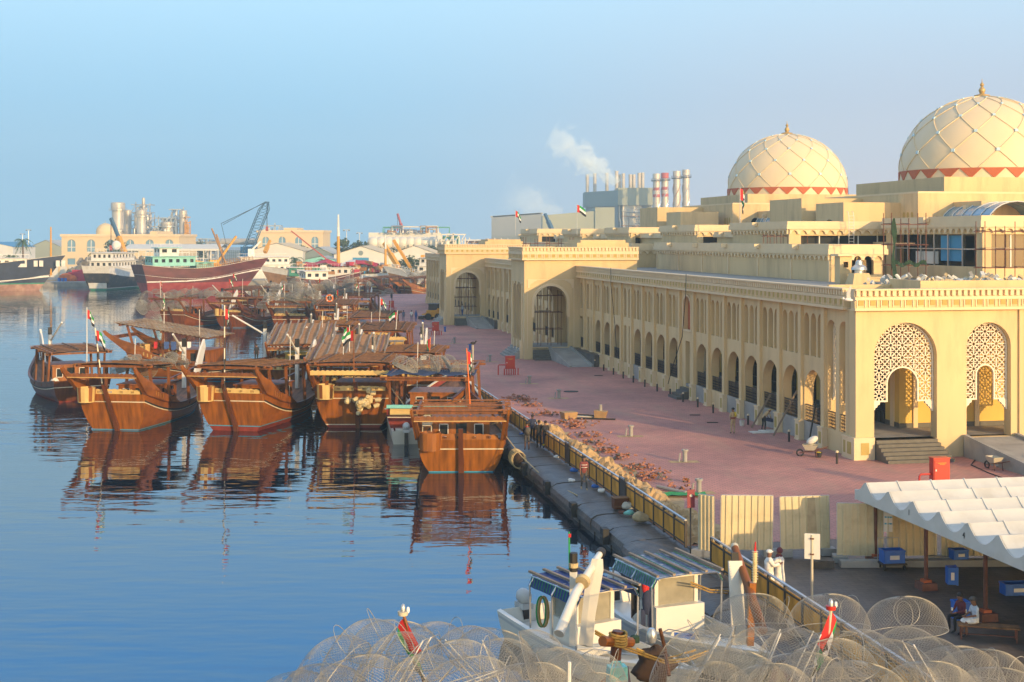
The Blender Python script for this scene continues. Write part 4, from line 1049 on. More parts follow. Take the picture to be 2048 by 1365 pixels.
def deckhouse(r, y0, y1, w, z, floors, col='ship_white', h=2.3, roofcol='ship_white', name='deckhouse', win=True):
    mb = MB(); k = 0; gl = MB().m('glass_dark')
    for f in range(floors):
        e = f*.5; zz = z+f*h
        n = max(2,int((y1-y0-2*e)/1.7))
        for sd in (-1,1):
            hs = [[(y0+e+(y1-y0-2*e)*(i+.25)/n, zz+.9),(y0+e+(y1-y0-2*e)*(i+.75)/n, zz+.9),(y0+e+(y1-y0-2*e)*(i+.75)/n, zz+1.75),(y0+e+(y1-y0-2*e)*(i+.25)/n, zz+1.75)] for i in range(n)] if win else []
            mb.m(col).plate([(y0+e,zz),(y1-e,zz),(y1-e,zz+h),(y0+e,zz+h)], hs, lambda y,q,d: (sd*(w/2-e*.4-d),y,q), 0, .12)
        m_ = max(2,int(w/1.6))
        hs = [[(-w/2+e+(w-2*e)*(i+.25)/m_,zz+.9),(-w/2+e+(w-2*e)*(i+.75)/m_,zz+.9),(-w/2+e+(w-2*e)*(i+.75)/m_,zz+1.75),(-w/2+e+(w-2*e)*(i+.25)/m_,zz+1.75)] for i in range(m_)] if win else []
        ww = w/2-e*.4-.12
        hs = [[(max(-ww+.1,min(ww-.1,x)),q) for x,q in hh] for hh in hs]
        for yy in (y0+e,y1-e): mb.plate([(-ww,zz),(ww,zz),(ww,zz+h),(-ww,zz+h)], hs, lambda x,q,d: (x,yy+(d if yy<y1-e-.1 else -d),q), 0.002, .12)
        mb.m(roofcol).box(-w/2-.5,w/2+.5,y0+e-.6,y1-e+.6,zz+h,zz+h+.14)
        gl.box(-w/2+.5+e*.4,w/2-.5-e*.4,y0+e+.4,y1-e-.4,zz+.1,zz+h-.1)
    o = mb.build(name, r); gl.build('window', o)
    rl = MB().m('ship_white')
    for f in range(1,floors+1):
        e = (f-1)*.5; zz = z+f*h+.14
        for sd in (-1,1):
            rl.bar((sd*(w/2+.4),y0+e-.5,zz+.9),(sd*(w/2+.4),y1-e+.5,zz+.9),.06)
            for i in range(9): y = y0+e-.5+(y1-y0-2*e+1)*i/8; rl.bar((sd*(w/2+.4),y,zz),(sd*(w/2+.4),y,zz+.9),.05)
    rl.build('deck_railing', o)
    return o
def railing(r, H, t0, t1, n, h=.9, col='ship_white', inset=.1, name='bulwark_railing'):
    for sd in (-1,1):
        mb = MB().m(col)
        pts = [H.pt(t0+(t1-t0)*i/n, H.rail(t0+(t1-t0)*i/n), sd) for i in range(n+1)]
        for p in pts: mb.bar(p, p+V((0,0,h)), .1)
        for a,b in zip(pts,pts[1:]): mb.bar(a+V((0,0,h)),b+V((0,0,h)),.09); mb.bar(a+V((0,0,h*.5)),b+V((0,0,h*.5)),.07)
        mb.build(name, r)
# navy freighter at the left edge: bow to the right
s1,H1 = freighter('navy hulled dhow freighter with white stripe and tan bottom at the far left', -190, 78, 352, 362, 583, 7.4, 6.9, 9.4, 9, ('hull_navy','bottom_pale','ship_green','ship_white','hull_navy','hull_navy',1.7,.35,5.2))
mb = MB().m('ship_white')
for sd in (-1,1):
    pts = [H1.pt(t/12, 1.95+1.6*(t/12)**3, sd, .06) for t in range(13)]
    mb.sheet([[p, p+V((0,0,.95))] for p in pts])
mb.build('white_band', s1)
deckhouse(s1, 22, 30, 5, 6.3, 1); MB().m('crane_yellow').tube([(0,36,4),(0,36,17)],[.32,.2],8).build('mast', s1)
for k in range(9): rb = MB().m('ship_white').cbox((random.uniform(-2,2),28+k*1.4,7.2),(1.2,1,1.6)); rb.build('deck_box', s1)
# black and white stern
s2,H2 = freighter('black hulled ship with weathered white stern and white band, left of the big brown freighter', 197, 330, 362, 405, 577, 6.6, 5.2, 7, 8.5, ('hull_black','ship_green','ship_green','hull_black','hull_black','ship_white',.25,.2,2.2))
mb = MB().m('ship_white')
for sd in (-1,1):
    pts = [H2.pt(t/12, .5, sd, .06) for t in range(13)]; mb.sheet([[p,p+V((0,0,1.5))] for p in pts])
p,q = H2.pt(0,.5,-1),H2.pt(0,.5,1); mb.add([p+V((0,-.08,0)),q+V((0,-.08,0)),q+V((.1,-.55,1.5)),p+V((-.1,-.55,1.5))],[(0,1,2,3)])
mb.build('white_band', s2)
deckhouse(s2, 1.5, 16, 6.6, 5.6, 2, h=2.2); MB().m('ship_white').ball((-1.5,14,12),1.3,12,8).build('radar_dome', s2, smooth=80)
# big brown and red freighter
s3,H3 = freighter('big brown freighter with crimson bottom, two white stripes and turquoise deckhouses', 290, 486, 338, 352, 590, 7.4, 6.4, 8.9, 10.5, ('hull_brown','bottom_red','bottom_red','ship_white','hull_brown','hull_brown',2.6,.2,2.6), rake=1.0)
mb = MB().m('ship_white')
for sd in (-1,1):
    pts = [H3.pt(t/16, 3.0+2.6*(t/16)**3, sd, .07) for t in range(17)]; mb.sheet([[p,p+V((0,0,.32))] for p in pts])
mb.build('white_stripe', s3)
mat('ship_turq', (.25,.58,.54), .6, .15, 1)
deckhouse(s3, 1, 12, 6, 7.0, 1, 'ship_turq', roofcol='ship_turq'); deckhouse(s3, 12.4, 17, 5, 6.2, 1, 'ship_turq', h=1.6, roofcol='ship_turq'); deckhouse(s3, 3, 8, 4.5, 9.5, 1, 'ship_white', h=2.0, roofcol='ship_turq')
railing(s3, H3, .45, .93, 26, col='ship_wood')
mb = MB().m('crane_yellow'); mb.bar((0,18,6.6),(0,24,14.5),.6,.5).bar((0,20,7),(0,12.5,8.2),.5,.5).box(-1,1,16.5,19,6.2,8.4); mb.build('deck_crane', s3)
mb = MB().m('ship_wood'); mb.bar((1,21,7),(1,17,16.5),.34,.34).bar((-1,21.6,7),(-1,19,15),.35,.35); mb.build('derrick_boom', s3)
# white passenger boat behind
s4,H4 = freighter('white two decked passenger boat behind the brown freighter', 470, 590, 425, 430, 540, 4.2, 3.6, 4.6, 7, ('ship_white','bottom_pale','ship_white','ship_white','ship_white','ship_white',.5,.2,1.0), name='passenger_boat')
deckhouse(s4, 1, 17, 6.6, 3.2, 2, h=2.4); mb = MB().m('ship_white'); mb.prism([(-.8,4),(.8,4),(.5,6),(-.5,6)],7.8,10.6).bar((0,5,10),(0,8,13),.5); mb.build('funnel', s4)
# cargo dhows in the middle
s5,H5 = freighter('tan cargo dhow piled with boxed goods under red and white tarpaulins', 800, 545, 372, 372, 545, 5.0, 4.0, 6.5, 9, ('ship_wood','bottom_pale','ship_white','ship_white','ship_white','ship_white',1.2,.2,1.6), rake=.7)
deckhouse(s5, 20, 30, 6, 3.6, 1, 'ship_green'); deckhouse(s5, 12, 19, 6, 3.6, 1, 'ship_white')
rng = random.Random(5)
mb = MB()
for k in range(90): mb.m(rng.choice(['canvas_tan','ship_wood','tarp_red','ship_white','plastic_cream','canvas_tan'])).cbox((rng.uniform(-3.4,3.4),rng.uniform(3,28),rng.uniform(4,7.2)),(1.6,1.8,1.0),(0,0,rng.uniform(0,3)))
mb.build('deck_cargo', s5)
mb = MB().m('tarp_red').sheet([[(x,y,7.6+.5*sin(y*.7)-.08*x*x+.3*sin(x*2+y)) for x in (-3.4,-1.7,0,1.7,3.4)] for y in range(6,27,2)]); mb.m('ship_white').sheet([[(x,y,7.75+.5*sin(y*.7)-.08*x*x+.3*sin(x*2+y)) for x in (-3.6,-1.7,0,1.7,3.6)] for y in range(12,17,1)]); mb.build('tarpaulin', s5)
mb = MB().m('crane_yellow').tube([(0,17,4),(0,17,14.5)],[.55,.4],8).m('ship_white').tube([(0,17,14.5),(0,17,20.5)],[.42,.2],8); mb.build('mast', s5)
mb = MB().m('stack_red').bar((0,17.5,6),(0,30,16),.3); mb.build('cargo_boom', s5)
mb = MB().m('crane_yellow').tube([(0,4,4),(0,4,11)],[.4,.3],8).m('ship_white').tube([(0,4,11),(0,4,15)],[.3,.15],8); mb.build('mast', s5)
s6,H6 = freighter('white railed cargo dhow at the quay end with a folded orange loader arm', 930, 800, 352, 356, 540, 5.6, 4.6, 6.6, 8.5, ('ship_wood','bottom_pale','ship_green','ship_white','ship_white','ship_white',1.2,.2,1.7))
deckhouse(s6, 4, 12, 6, 4.6, 2, h=2.1); railing(s6, H6, .5, .95, 14)
MB().m('crane_yellow').bar((0,14.0,5),(0,19.5,13.5),.8,.7).bar((0,12,9.2),(0,4,10.2),.7,.6).build('loader_arm', s6)
s7,H7 = freighter('brown wooden cargo dhow with long hull behind the fish traps', 590, 700, 345, 352, 552, 4.0, 3.4, 5.2, 8, ('ship_wood','bottom_red','bottom_red','ship_white','hull_brown','hull_brown',.8,.15,1.2))
deckhouse(s7, 2, 8, 5, 3.2, 1)
def boom_crane(label, bx, by, tx, ty, Y, col, group=None, name='mobile_crane', w=1.5, cab=True, hook=True, lattice=False):
    a = PT(bx,by,Y); b = PT(tx,ty,Y+4)
    r = thing(name, label, 'crane', (a.x,a.y,.2), 0, group)
    A = a-V((a.x,a.y,.2)); Bv = b-V((a.x,a.y,.2))
    A = V((0,0,max(1.5,A.z)))
    mb = MB().m(col)
    if lattice:
        d = (Bv-A); n = 16; s_ = V((w/2,0,0)); q = V((0,w/2,0))
        for k in (s_+q,s_-q,-s_+q,-s_-q): mb.tube([A+k, A+d*.85+k, Bv+k*.3], .16, 4)
        for k in range(n):
            p0 = A+d*k/n; p1 = A+d*(k+1)/n; f = 1 if k < n*.85 else .5
            for s0,s1 in ((s_+q,-s_+q),(-s_-q,s_-q),(s_-q,s_+q),(-s_+q,-s_-q)): mb.tube([p0+s0*f,p1+s1*f],.08,3); 
    else:
        mid = A.lerp(Bv,.55); mb.bar(A, mid, w, w); mb.m('crane_blue' if col=='crane_yellow' and bx<300 else col).bar(mid, Bv, w*.7, w*.7)
    mb.build('boom', r)
    if cab: MB().m(col).cbox((0,0,2.2),(4,5,3)).m('black_rubber').cbox((0,0,.5),(4.4,7,1.0)).build('crane_body', r)
    if hook: MB().m('dark_metal').tube([Bv, Bv-V((0,0,9))], .12, 4).m('stack_red').cbox(Bv-V((0,0,9.5)),(.8,.8,1.6)).build('hook_block', r)
    if lattice:
        MB().m('dark_metal').tube([Bv, A+V((-9,0,10)), A+V((-7,2,0))], .10, 4).tube([Bv-V((.5,0,0)), A+V((-8.6,1,9.6))], .08, 4).build('stay_cable', r)
    return r
boom_crane('yellow telescopic crane boom rising by the domed cream building', 255, 520, 222, 437, 430, 'crane_yellow', w=1.3)
boom_crane('dark blue lattice boom crane behind the white passenger boat', 494, 505, 534, 404, 470, 'crane_blue', lattice=True, w=3.2, name='lattice_crane')
boom_crane('orange loading crane standing between the white boat and the warehouses', 530, 505, 540, 482, 440, 'crane_yellow', hook=False, w=1.1)
boom_crane('thin red and white crane jib above the storage tanks', 808, 470, 795, 428, 800, 'stack_red', hook=True, w=1.4)
boom_crane('pale yellow loader crane leaning over the cargo dhows', 797, 535, 768, 487, 395, 'crane_yellow', hook=False, w=1.2)
boom_crane('distant blue tower jib peeking out behind the left dome', 1692, 420, 1686, 343, 900, 'crane_blue', lattice=True, w=4, hook=False, cab=False)
boom_crane('small dark roof crane arm in front of the long grey works hall', 1104, 460, 1090, 428, 620, 'crane_blue', hook=False, w=1.6, cab=False)
# ---- far cream buildings
def far_building(label, px0, px1, ptop, Y, depth, base=.2, col='far_cream', parapet=True, dome=None, wings=(), windows=True, name='public_building', arcade=0):
    a = PT(px0,ptop,Y); b = PT(px1,ptop,Y); w = b.x-a.x; h = a.z-base
    r = thing(name, label, 'building', (a.x,Y,base), 0)
    mb = MB().m(col); n = max(3,int(w/7))
    hs = []
    if windows:
        for i in range(n):
            c = w*(i+.5)/n; hs.append(arch(c,w/n*.42,h*.5,h*.74,8)); hs.append([(c-w/n*.2,h*.12),(c+w/n*.2,h*.12),(c+w/n*.2,h*.30),(c-w/n*.2,h*.30)])
    mb.plate([(0,0),(w,0),(w,h),(0,h)], hs, lambda x,z,d: (x,d,z), 0, .6)
    mb.box(0,.6,.601,depth,0,h).box(w-.6,w,.601,depth,0,h).box(.601,w-.601,depth-.6,depth,0,h).box(.6,w-.6,.6,depth-.6,h-1.2,h-.6)
    wo = mb.build('wall', r)
    MB().m('cream_trim').box(-.5,w+.5,-.5,.55,h-.8,h+.25).box(-.5,.1,.551,depth+.3,h-.8,h+.25).box(w-.1,w+.5,.551,depth+.3,h-.8,h+.25).build('parapet', r)
    wm_ = MB().m('glass_blue').box(.7,w-.7,.45,.55,.3,h-1.3).m('far_white')
    for i in range(n):
        c = w*(i+.5)/n; wm_.box(c-.15,c+.15,.28,.44,h*.5,h*.84).box(c-w/n*.2,c+w/n*.2,.26,.43,h*.62,h*.645)
    wm_.build('window', r)
    if dome:
        cx,rr = (PT(dome[0],ptop,Y+depth*.5).x-a.x), dome[1]
        MB().m('far_cream').lathe([(rr,0),(rr,rr*.35)]+[(rr*1.03*cos(t*pi/24),rr*.35+rr*1.08*sin(t*pi/24)) for t in range(1,12)]+[(.05,rr*1.45),(.04,rr*1.7)],28,(cx,depth*.5,h-.6)).build('dome', r, smooth=50)
    for (p0,p1,pt) in wings:
        q = PT(p0,pt,Y+3); q1 = PT(p1,pt,Y+3); MB().m(col).box(q.x-a.x,q1.x-a.x,3,depth-1,h-.7,q.z-base).build('roof_block', r)
    return r
far_building('long cream hall with arched windows and a plain ribbed dome on the far left shore', 123, 358, 470, 560, 30, dome=(211,3.9), wings=((300,314,463),))
far_building('cream office block with stepped roofline right of the lattice crane', 515, 646, 462, 600, 24, wings=((567,593,456),(600,640,461)))
# sheds
def shed(label, px0, px1, peave, pridge, Y, depth, col='far_cream', roof='shed_roof', name='warehouse', base=.2, door=False):
    a = PT(px0,peave,Y); b = PT(px1,peave,Y); w = b.x-a.x; h = a.z-base; hr = PT(px0,pridge,Y+depth*.0).z-base
    r = thing(name, label, 'warehouse', (a.x,Y,base), 0, 'sheds on the far shore')
    MB().m(col).plate([(0,0),(w,0),(w,h),(w/2,hr),(0,h)], [], lambda x,z,d: (x,d,z), 0, .3).box(0,.3,.301,depth,0,h).box(w-.3,w,.301,depth,0,h).build('wall', r)
    MB().m(roof).sheet([[(-.6,-.5,h-.05),(-.6,depth,h-.05)],[(w/2,-.5,hr+.15),(w/2,depth,hr+.15)],[(w+.6,-.5,h-.05),(w+.6,depth,h-.05)]]).build('roof', r)
    if door:
        MB().m(door).box(w*.35,w*.65,-.06,.05,0,h*.85).build('door', r); o = MB().m('clad_blue').lathe([(.9,0),(.9,.12)],12).build('vent', r); o.location = (w/2,.03,h+.6); o.rotation_euler = (pi/2,0,0)
    return r
shed('blue roofed shed at the left edge of the far shore', -60, 26, 494, 485, 640, 30, 'far_white', 'shed_blue')
shed('low grey green shed left of the domed hall', 60, 122, 494, 481, 700, 40, 'clad_green', 'shed_roof')
shed('wide pale warehouse behind the white passenger boat', 500, 606, 502, 487, 490, 30, 'far_white', 'far_cream')
shed('grey blue warehouse beside the pale one', 608, 664, 508, 495, 495, 30, 'clad_blue', 'shed_roof')
shed('broad gabled warehouse with round vent and blue door', 668, 775, 510, 493, 480, 40, 'far_white', 'far_cream', door='shed_blue')
shed('tan roofed warehouse next to the quay end wing', 776, 880, 511, 492, 485, 40, 'far_white', 'far_cream')
shed('turquoise sided low shed left of the cargo dhow masts', 610, 670, 520, 514, 470, 20, 'ship_turq', 'shed_roof')
def canopy_shed(label, px0, px1, pt, Y, depth):
    a = PT(px0,pt,Y); b = PT(px1,pt,Y); w = b.x-a.x; h = a.z-.2
    r = thing('open_shelter', label, 'shelter', (a.x,Y,.2), 0)
    MB().m('far_white').sheet([[(0,-1,h-1.6),(0,depth*.5,h),(0,depth,h-1.2)],[(w,-1,h-1.6),(w,depth*.5,h),(w,depth,h-1.2)]]).box(0,w,-1.1,-1,h-2.2,h-1.55).build('roof', r)
    for k in range(14):
        x = w*(k+.2)/13.4; MB().m('far_white').box(x-.15,x+.15,-.8,-.5,0,h-1.7).build('post', r)
canopy_shed('long white roofed open shelter on posts behind the freighters', 247, 440, 489, 455, 14)
# sea wall and rocks
sw = thing('boundary_wall', 'low pale boundary wall running along the far shore', 'wall', (PT(-40,520,440).x,440,.2))
w_ = PT(470,520,440).x-PT(-40,520,440).x
MB().m('far_white').box(0,w_,0,.4,0,3.4).build('wall', sw)
mp = MB().m('far_cream')
for k in range(30): mp.box(w_*k/29-.3,w_*k/29+.3,-.15,0.55,0,3.6)
mp.build('pier_course', sw)
rng = random.Random(3)
rk = MB().m('rock')
for k in range(340):
    x = rng.uniform(PT(135,560,412).x, PT(330,560,412).x); f = rng.random(); y = 404+f*22; z = -.8+f*7.2+rng.uniform(-.4,.4)
    s_ = rng.uniform(.8,2.0); old = rk.T
    rk.T = Matrix.Translation((x,y,z)) @ Euler((rng.random()*3,rng.random()*3,rng.random()*3)).to_matrix().to_4x4() @ Matrix.Diagonal((s_,s_*rng.uniform(.6,1),s_*rng.uniform(.5,.9),1))
    rk.lathe([(.35,-.75),(.95,-.25),(.85,.4),(.3,.8)],6); rk.T = old
o = rk.build('rock_armour', kind='stuff'); tag(o, 'heap of grey armour rocks along the far shore', 'rocks')
t = thing('tarpaulin_stack', 'long crimson tarpaulin covered stack on the far landing', 'cargo', (PT(136,570,398).x,398,.2))
MB().m('tarp_red').prism([(0,0),(9.5,0),(9.5,4),(0,4)],0,2.6).prism([(1,.6),(8.6,.6),(8.6,3.4),(1,3.4)],2.6,3.3).build('tarpaulin', t)
t = thing('tarpaulin_stack', 'orange tarpaulin heap beside blue drums on the far landing', 'cargo', (PT(118,570,396).x,396,.2))
MB().m('tarp_orange').ball((1.6,1.5,.9),1.9,10,6,(1.2,.8,.8)).ball((3.4,1.7,.7),1.4,10,6,(1,.8,.8)).build('tarpaulin', t, smooth=60); MB().m('blue_plastic').lathe([(.4,0),(.4,1)],8,(0,0,0)).lathe([(.4,0),(.4,1)],8,(1,-.2,0)).lathe([(.4,0),(.4,1)],8,(2,-.3,0)).build('drum_row', t)
lp_ = struct(MB().m('concrete').box(PT(100,575,396).x,PT(205,575,396).x,390,402,-4,.2).build('landing_quay'))
# ---- process plant towers
def column_tower(label, px, ptop, Y, r_, cap=True, col='stack_steel', rings=2, name='process_tower', group='steel towers of the process plant', base=.2):
    p = PT(px,ptop,Y); h = p.z-base
    t = thing(name, label, 'tower', (p.x,Y,base), 0, group)
    MB().m(col).lathe([(r_,0),(r_,h*.55),(r_*.96,h*.56),(r_*.96,h*.86),(r_*1.12,h*.87),(r_*1.12,h*.985),(r_*.9,h)],20).build('shell', t, smooth=30)
    g = MB().m('steel')
    for k in range(rings):
        z = h*(.5+.36*k/(max(1,rings-1))); g.lathe([(r_*1.05,z),(r_*1.45,z),(r_*1.45,z+.25),(r_*1.05,z+.25)],14,cap=False)
        for j in range(10): a = 2*pi*j/10; g.bar((r_*1.42*cos(a),r_*1.42*sin(a),z),(r_*1.42*cos(a),r_*1.42*sin(a),z+1.3),.12)
        g.lathe([(r_*1.40,z+1.2),(r_*1.44,z+1.35)],14,cap=False)
    g.build('gallery', t); return t
YP = 760
column_tower('wide capped steel tower at the left of the process plant', 236, 405, YP, 3.5)
column_tower('plain steel tower second from the left in the process plant', 255, 420, YP+8, 1.9)
column_tower('bright steel drum tower in the middle of the process plant', 283, 420, YP-5, 2.7)
column_tower('slim tall vent stack above the process plant', 287, 396, YP+6, .8)
column_tower('tall capped steel tower at the right end of the process plant', 366, 421, YP, 2.0)
column_tower('short fat steel tower left of the right end tower', 335, 444, YP+4, 3.4)
def pipe_rack(label, px0, px1, ptop, Y, depth, nb, nl, seed, cols=('steel','stack_steel','far_white'), dens=14, name='pipe_rack', base=.2, pw=.5):
    a = PT(px0,ptop,Y); b = PT(px1,ptop,Y); w = b.x-a.x; h = a.z-base; rng = random.Random(seed)
    t = thing(name, label, 'steelwork', (a.x,Y,base), 0)
    m_ = MB().m(cols[0])
    for i in range(nb+1):
        for y in (0,depth): m_.bar((w*i/nb,y,0),(w*i/nb,y,h*rng.uniform(.75,1.05)),pw)
    for j in range(1,nl+1):
        z = h*j/nl*.95
        for y in (0,depth): m_.bar((0,y,z),(w,y,z),pw)
        for i in range(nb+1): m_.bar((w*i/nb,0,z),(w*i/nb,depth,z),pw)
        for i in range(nb): m_.bar((w*i/nb,0,z-h/nl*.95),(w*(i+1)/nb,0,z),pw*.6)
    m_.build('frame', t)
    p_ = MB()
    for k in range(dens):
        p_.m(rng.choice(cols)); rr = rng.uniform(.4,1.0); z = rng.uniform(.2,.95)*h; y = rng.uniform(0,depth); x0 = rng.uniform(0,w*.6); x1 = x0+rng.uniform(.15,.4)*w
        pts = [(x0,y,z),(x1,y,z),(x1,y,max(0,z-rng.uniform(.1,.5)*h))] if k%2 else [(x0,y,0),(x0,y,z),(x1,y,z)]
        p_.tube(pts, rr, 6)
    p_.build('pipework', t); 
    v = MB()
    for k in range(max(2,dens//4)):
        v.m(rng.choice(cols)); x = rng.uniform(.05,.9)*w; z = rng.uniform(0,.6)*h; v.lathe([(.1,0),(1.1,.4),(1.1,h*.22),(.1,h*.25)],10,(x,-.6,z))
    v.build('vessel', t, smooth=40); return t
pipe_rack('dense steel frame with pipes between the plant towers', 262, 300, 404, YP+14, 10, 4, 7, 1, dens=18)
pipe_rack('pipe frame linking the middle and right plant towers', 300, 352, 432, YP+2, 10, 6, 5, 2, dens=24)
pipe_rack('thin upper frame of the plant near its right end', 338, 362, 414, YP+10, 6, 3, 5, 3, dens=8)
MB().m('crane_yellow')
pipe_rack('yellow stair tower at the right end of the plant', 370, 377, 430, YP-4, 4, 2, 8, 4, cols=('crane_yellow','crane_yellow'), dens=2, name='stair_tower')
# pipe building left of the office block
pb_ = thing('boiler_house', 'white panelled boiler house with a thick silver duct on top', 'building', (PT(446,470,640).x,640,.2))
w_ = PT(520,470,640).x-PT(446,470,640).x
MB().m('far_white').box(0,w_*.45,0,20,0,7).m('shed_blue').box(w_*.45,w_,2,20,0,8.5).build('wall', pb_)
MB().m('stack_steel').tube([(-1.6,1,0),(-1.6,1,9.5),(-.8,1,11),(w_,1,11)],1.5,12).build('duct', pb_, smooth=40)
gr = MB().m('clad_green')
for k in range(8): gr.box(w_*.45*k/8,w_*.45*k/8+.12,-.05,.05,.3,7)
for k in range(4): gr.box(0,w_*.45,-.05,.04,1+k*1.6,1.1+k*1.6)
gr.build('panel_grid', pb_)
pipe_rack('pipes and small columns beside the boiler house', 520, 560, 448, 650, 6, 4, 3, 9, dens=10)
pipe_rack('low pipe bridge on the left horizon behind the domed hall', 370, 450, 476, 720, 6, 9, 2, 12, dens=14)
# storage tank row
tk = thing('tank_rack', 'long pipe rack above the row of white storage tanks', 'steelwork', (PT(735,470,620).x,620,.2))
w_ = PT(880,470,620).x-PT(735,470,620).x
MB().m('far_white').box(0,w_,5,9,10.5,15.2).m('clad_green').box(0,w_,1,9,10,10.5).build('frame', tk)
pp = MB()
rng = random.Random(8)
for k in range(26):
    pp.m(rng.choice(['pipe_green','steel','tank_white','ship_wood'])); x = rng.uniform(w_*.2,w_*.95); z = 15.3+rng.uniform(.2,3.0); x1 = min(w_+6,x+rng.uniform(2,9)); y = rng.uniform(1,8)
    pp.tube([(x,y,15),(x,y,z),(x1,y,z),(x1,y,15)], rng.uniform(.2,.5), 6)
pp.build('pipework', tk)
ls = MB().m('steel')
for k in range(14): ls.bar((w_*k/13,1.4,0),(w_*k/13,1.4,10),.4)
ls.build('leg', tk)
tm = MB().m('tank_white').lathe([(.05,-2.6),(1.5,-2.1),(2.3,-1.2),(2.5,0),(2.3,1.2),(1.5,2.1),(.05,2.6)],18); tme = tm.mesh('storage_tank', smooth=60)
for k in range(14):
    x = PT(748+k*14.6 if k < 9 else 752+(k-9)*16,470,612).x; z = 10.6 if k < 9 else 5.2
    o = obj('storage_tank', tme, None, (x,612,z), (0,0,0)); o.scale = (1.25,1.4,1.15) if k < 9 else (1.0,1.0,1.0)
    tag(o, 'round white storage tank in the upper row below the pipe rack' if k < 9 else 'smaller round white tank in the lower row below the pipe rack', 'tank', 'white storage tanks upper row' if k < 9 else 'white storage tanks lower row')
pipe_rack('bent silver pipes descending right of the storage tanks', 872, 930, 466, 600, 6, 5, 3, 21, cols=('tank_white','tank_white','pipe_green'), dens=22)
pipe_rack('low pipework in front of the long grey works hall', 925, 1080, 478, 640, 8, 12, 2, 22, cols=('far_white','ship_wood','steel'), dens=30)
# ---- power station
YS = 900
ps = thing('power_station', 'power station block with green grey upper cladding and open pipework below', 'building', (PT(1175,480,YS).x,YS,.2), R(0))
def X(px, Y=YS): return PT(px,480,Y).x-PT(1175,480,YS).x
def Zp(py, Y=YS): return PT(0,py,Y).z-.2
mb = MB().m('clad_blue').prism([(X(1175),38),(X(1236),0),(X(1236),36),(X(1175),60)],Zp(412),Zp(381)).m('clad_green').box(X(1236)+.02,X(1308),.1,36,Zp(411),Zp(376)); mb.build('upper_cladding', ps)
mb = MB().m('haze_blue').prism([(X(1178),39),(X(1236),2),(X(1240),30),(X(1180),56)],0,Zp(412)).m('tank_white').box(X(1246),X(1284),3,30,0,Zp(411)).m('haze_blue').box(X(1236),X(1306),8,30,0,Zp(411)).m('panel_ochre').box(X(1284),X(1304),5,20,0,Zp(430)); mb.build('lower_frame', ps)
pk = MB(); rng = random.Random(4)
for k in range(46):
    pk.m(rng.choice(['steel','far_white','ship_wood','haze_blue'])); x = rng.uniform(X(1236),X(1300)); z = rng.uniform(2,Zp(415)); x1 = min(X(1308),x+rng.uniform(4,16))
    if k%2: pk.bar((x,1,z),(x1,1,z),.5)
    else: pk.bar((x,1,z),(x,1,min(Zp(412),z+rng.uniform(4,14))),.4)
pk.build('pipework', ps)
st_ = MB().m('stack_steel').lathe([(1.2,0),(1.2,10.5),(1.3,10.5),(1.3,11.2),(1.0,11.2)],10); sme = st_.mesh('flue', smooth=30)
for px,hh,y in ((1182,1,40),(1197,1.05,36),(1218,1,16),(1235,1.05,4),(1243,.9,14),(1250,.95,10),(1265,.9,12),(1272,.9,12),(1283,.98,12),(1290,1,12)):
    o = obj('flue', sme, ps, (X(px),y+4,Zp(381)-2), (0,0,0), (1,1,1.15*hh+.15))
for k,(px,pt,red) in enumerate(((1313,348,1),(1330.5,346,2),(1355,342,0),(1374.5,339,0))):
    Y = 860; p = PT(px,pt,Y); h = p.z-.2; r_ = 2.3
    lab = ['short banded chimney with faded red rings, first of the four','red topped chimney with bold red and white rings','bare steel chimney with spiral strakes, left of the tallest','tallest bare steel chimney with spiral strakes at the right'][k]
    t = thing('chimney', lab, 'chimney', (p.x,Y+k*2,.2), 0, 'four tall chimneys of the power station')
    MB().m('stack_steel').lathe([(r_,0),(r_,h*.93)],20).m('stack_red' if red==2 else 'stack_steel').lathe([(r_*1.08,h*.935),(r_*1.08,h),(r_*.9,h)],20).build('shaft', t, smooth=30)
    if red:
        rm_ = MB().m('stack_red')
        for z in (.80,.72) : rm_.lathe([(r_*1.015,h*z),(r_*1.015,h*(z+.035))],20,cap=False)
        rm_.build('red_ring', t)
    sp = MB().m('ship_wood' if k==2 else 'steel')
    for q in range(3):
        sp.tube([(r_*1.05*cos(2*pi*q/3+i*.42),r_*1.05*sin(2*pi*q/3+i*.42),h*(.35+.5*i/14)) for i in range(15)], .3, 4)
    sp.build('strake', t)
    g = MB().m('dark_metal').lathe([(r_*1.05,h*.91),(r_*1.5,h*.91),(r_*1.5,h*.92),(r_*1.05,h*.92)],14,cap=False)
    for j in range(10): a = 2*pi*j/10; g.bar((r_*1.45*cos(a),r_*1.45*sin(a),h*.92),(r_*1.45*cos(a),r_*1.45*sin(a),h*.945),.15)
    g.build('gallery', t)
# long works halls to its left
wh = thing('works_hall', 'long pale green works hall with a raised block at its right end', 'building', (PT(1085,480,760).x,760,.2), 0)
a = PT(1085,434,760); x1 = PT(1190,420,760).x-a.x; x2 = PT(1229,416,760).x-a.x
MB().m('clad_green').plate([(0,0),(x1,0),(x1,PT(0,423,760).z),(0,PT(0,432,760).z)], [], lambda x,z,d: (x,d,z), 0, 30).build('wall', wh); MB().m('clad_green').box(x1+.01,x2,-1,30,0,PT(0,416,760).z).build('end_block', wh)
ch = thing('cooling_hall', 'long blue grey cooling hall with louvred sides at the left of the works', 'building', (PT(983,480,900).x,900,.2), 0)
x1 = PT(1084,440,900).x-PT(983,480,900).x
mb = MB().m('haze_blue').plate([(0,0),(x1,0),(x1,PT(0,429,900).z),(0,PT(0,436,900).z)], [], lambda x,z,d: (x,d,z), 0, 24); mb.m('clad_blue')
for k in range(14): mb.box(0,x1,-.3,.0,4+k*.75,4.3+k*.75)
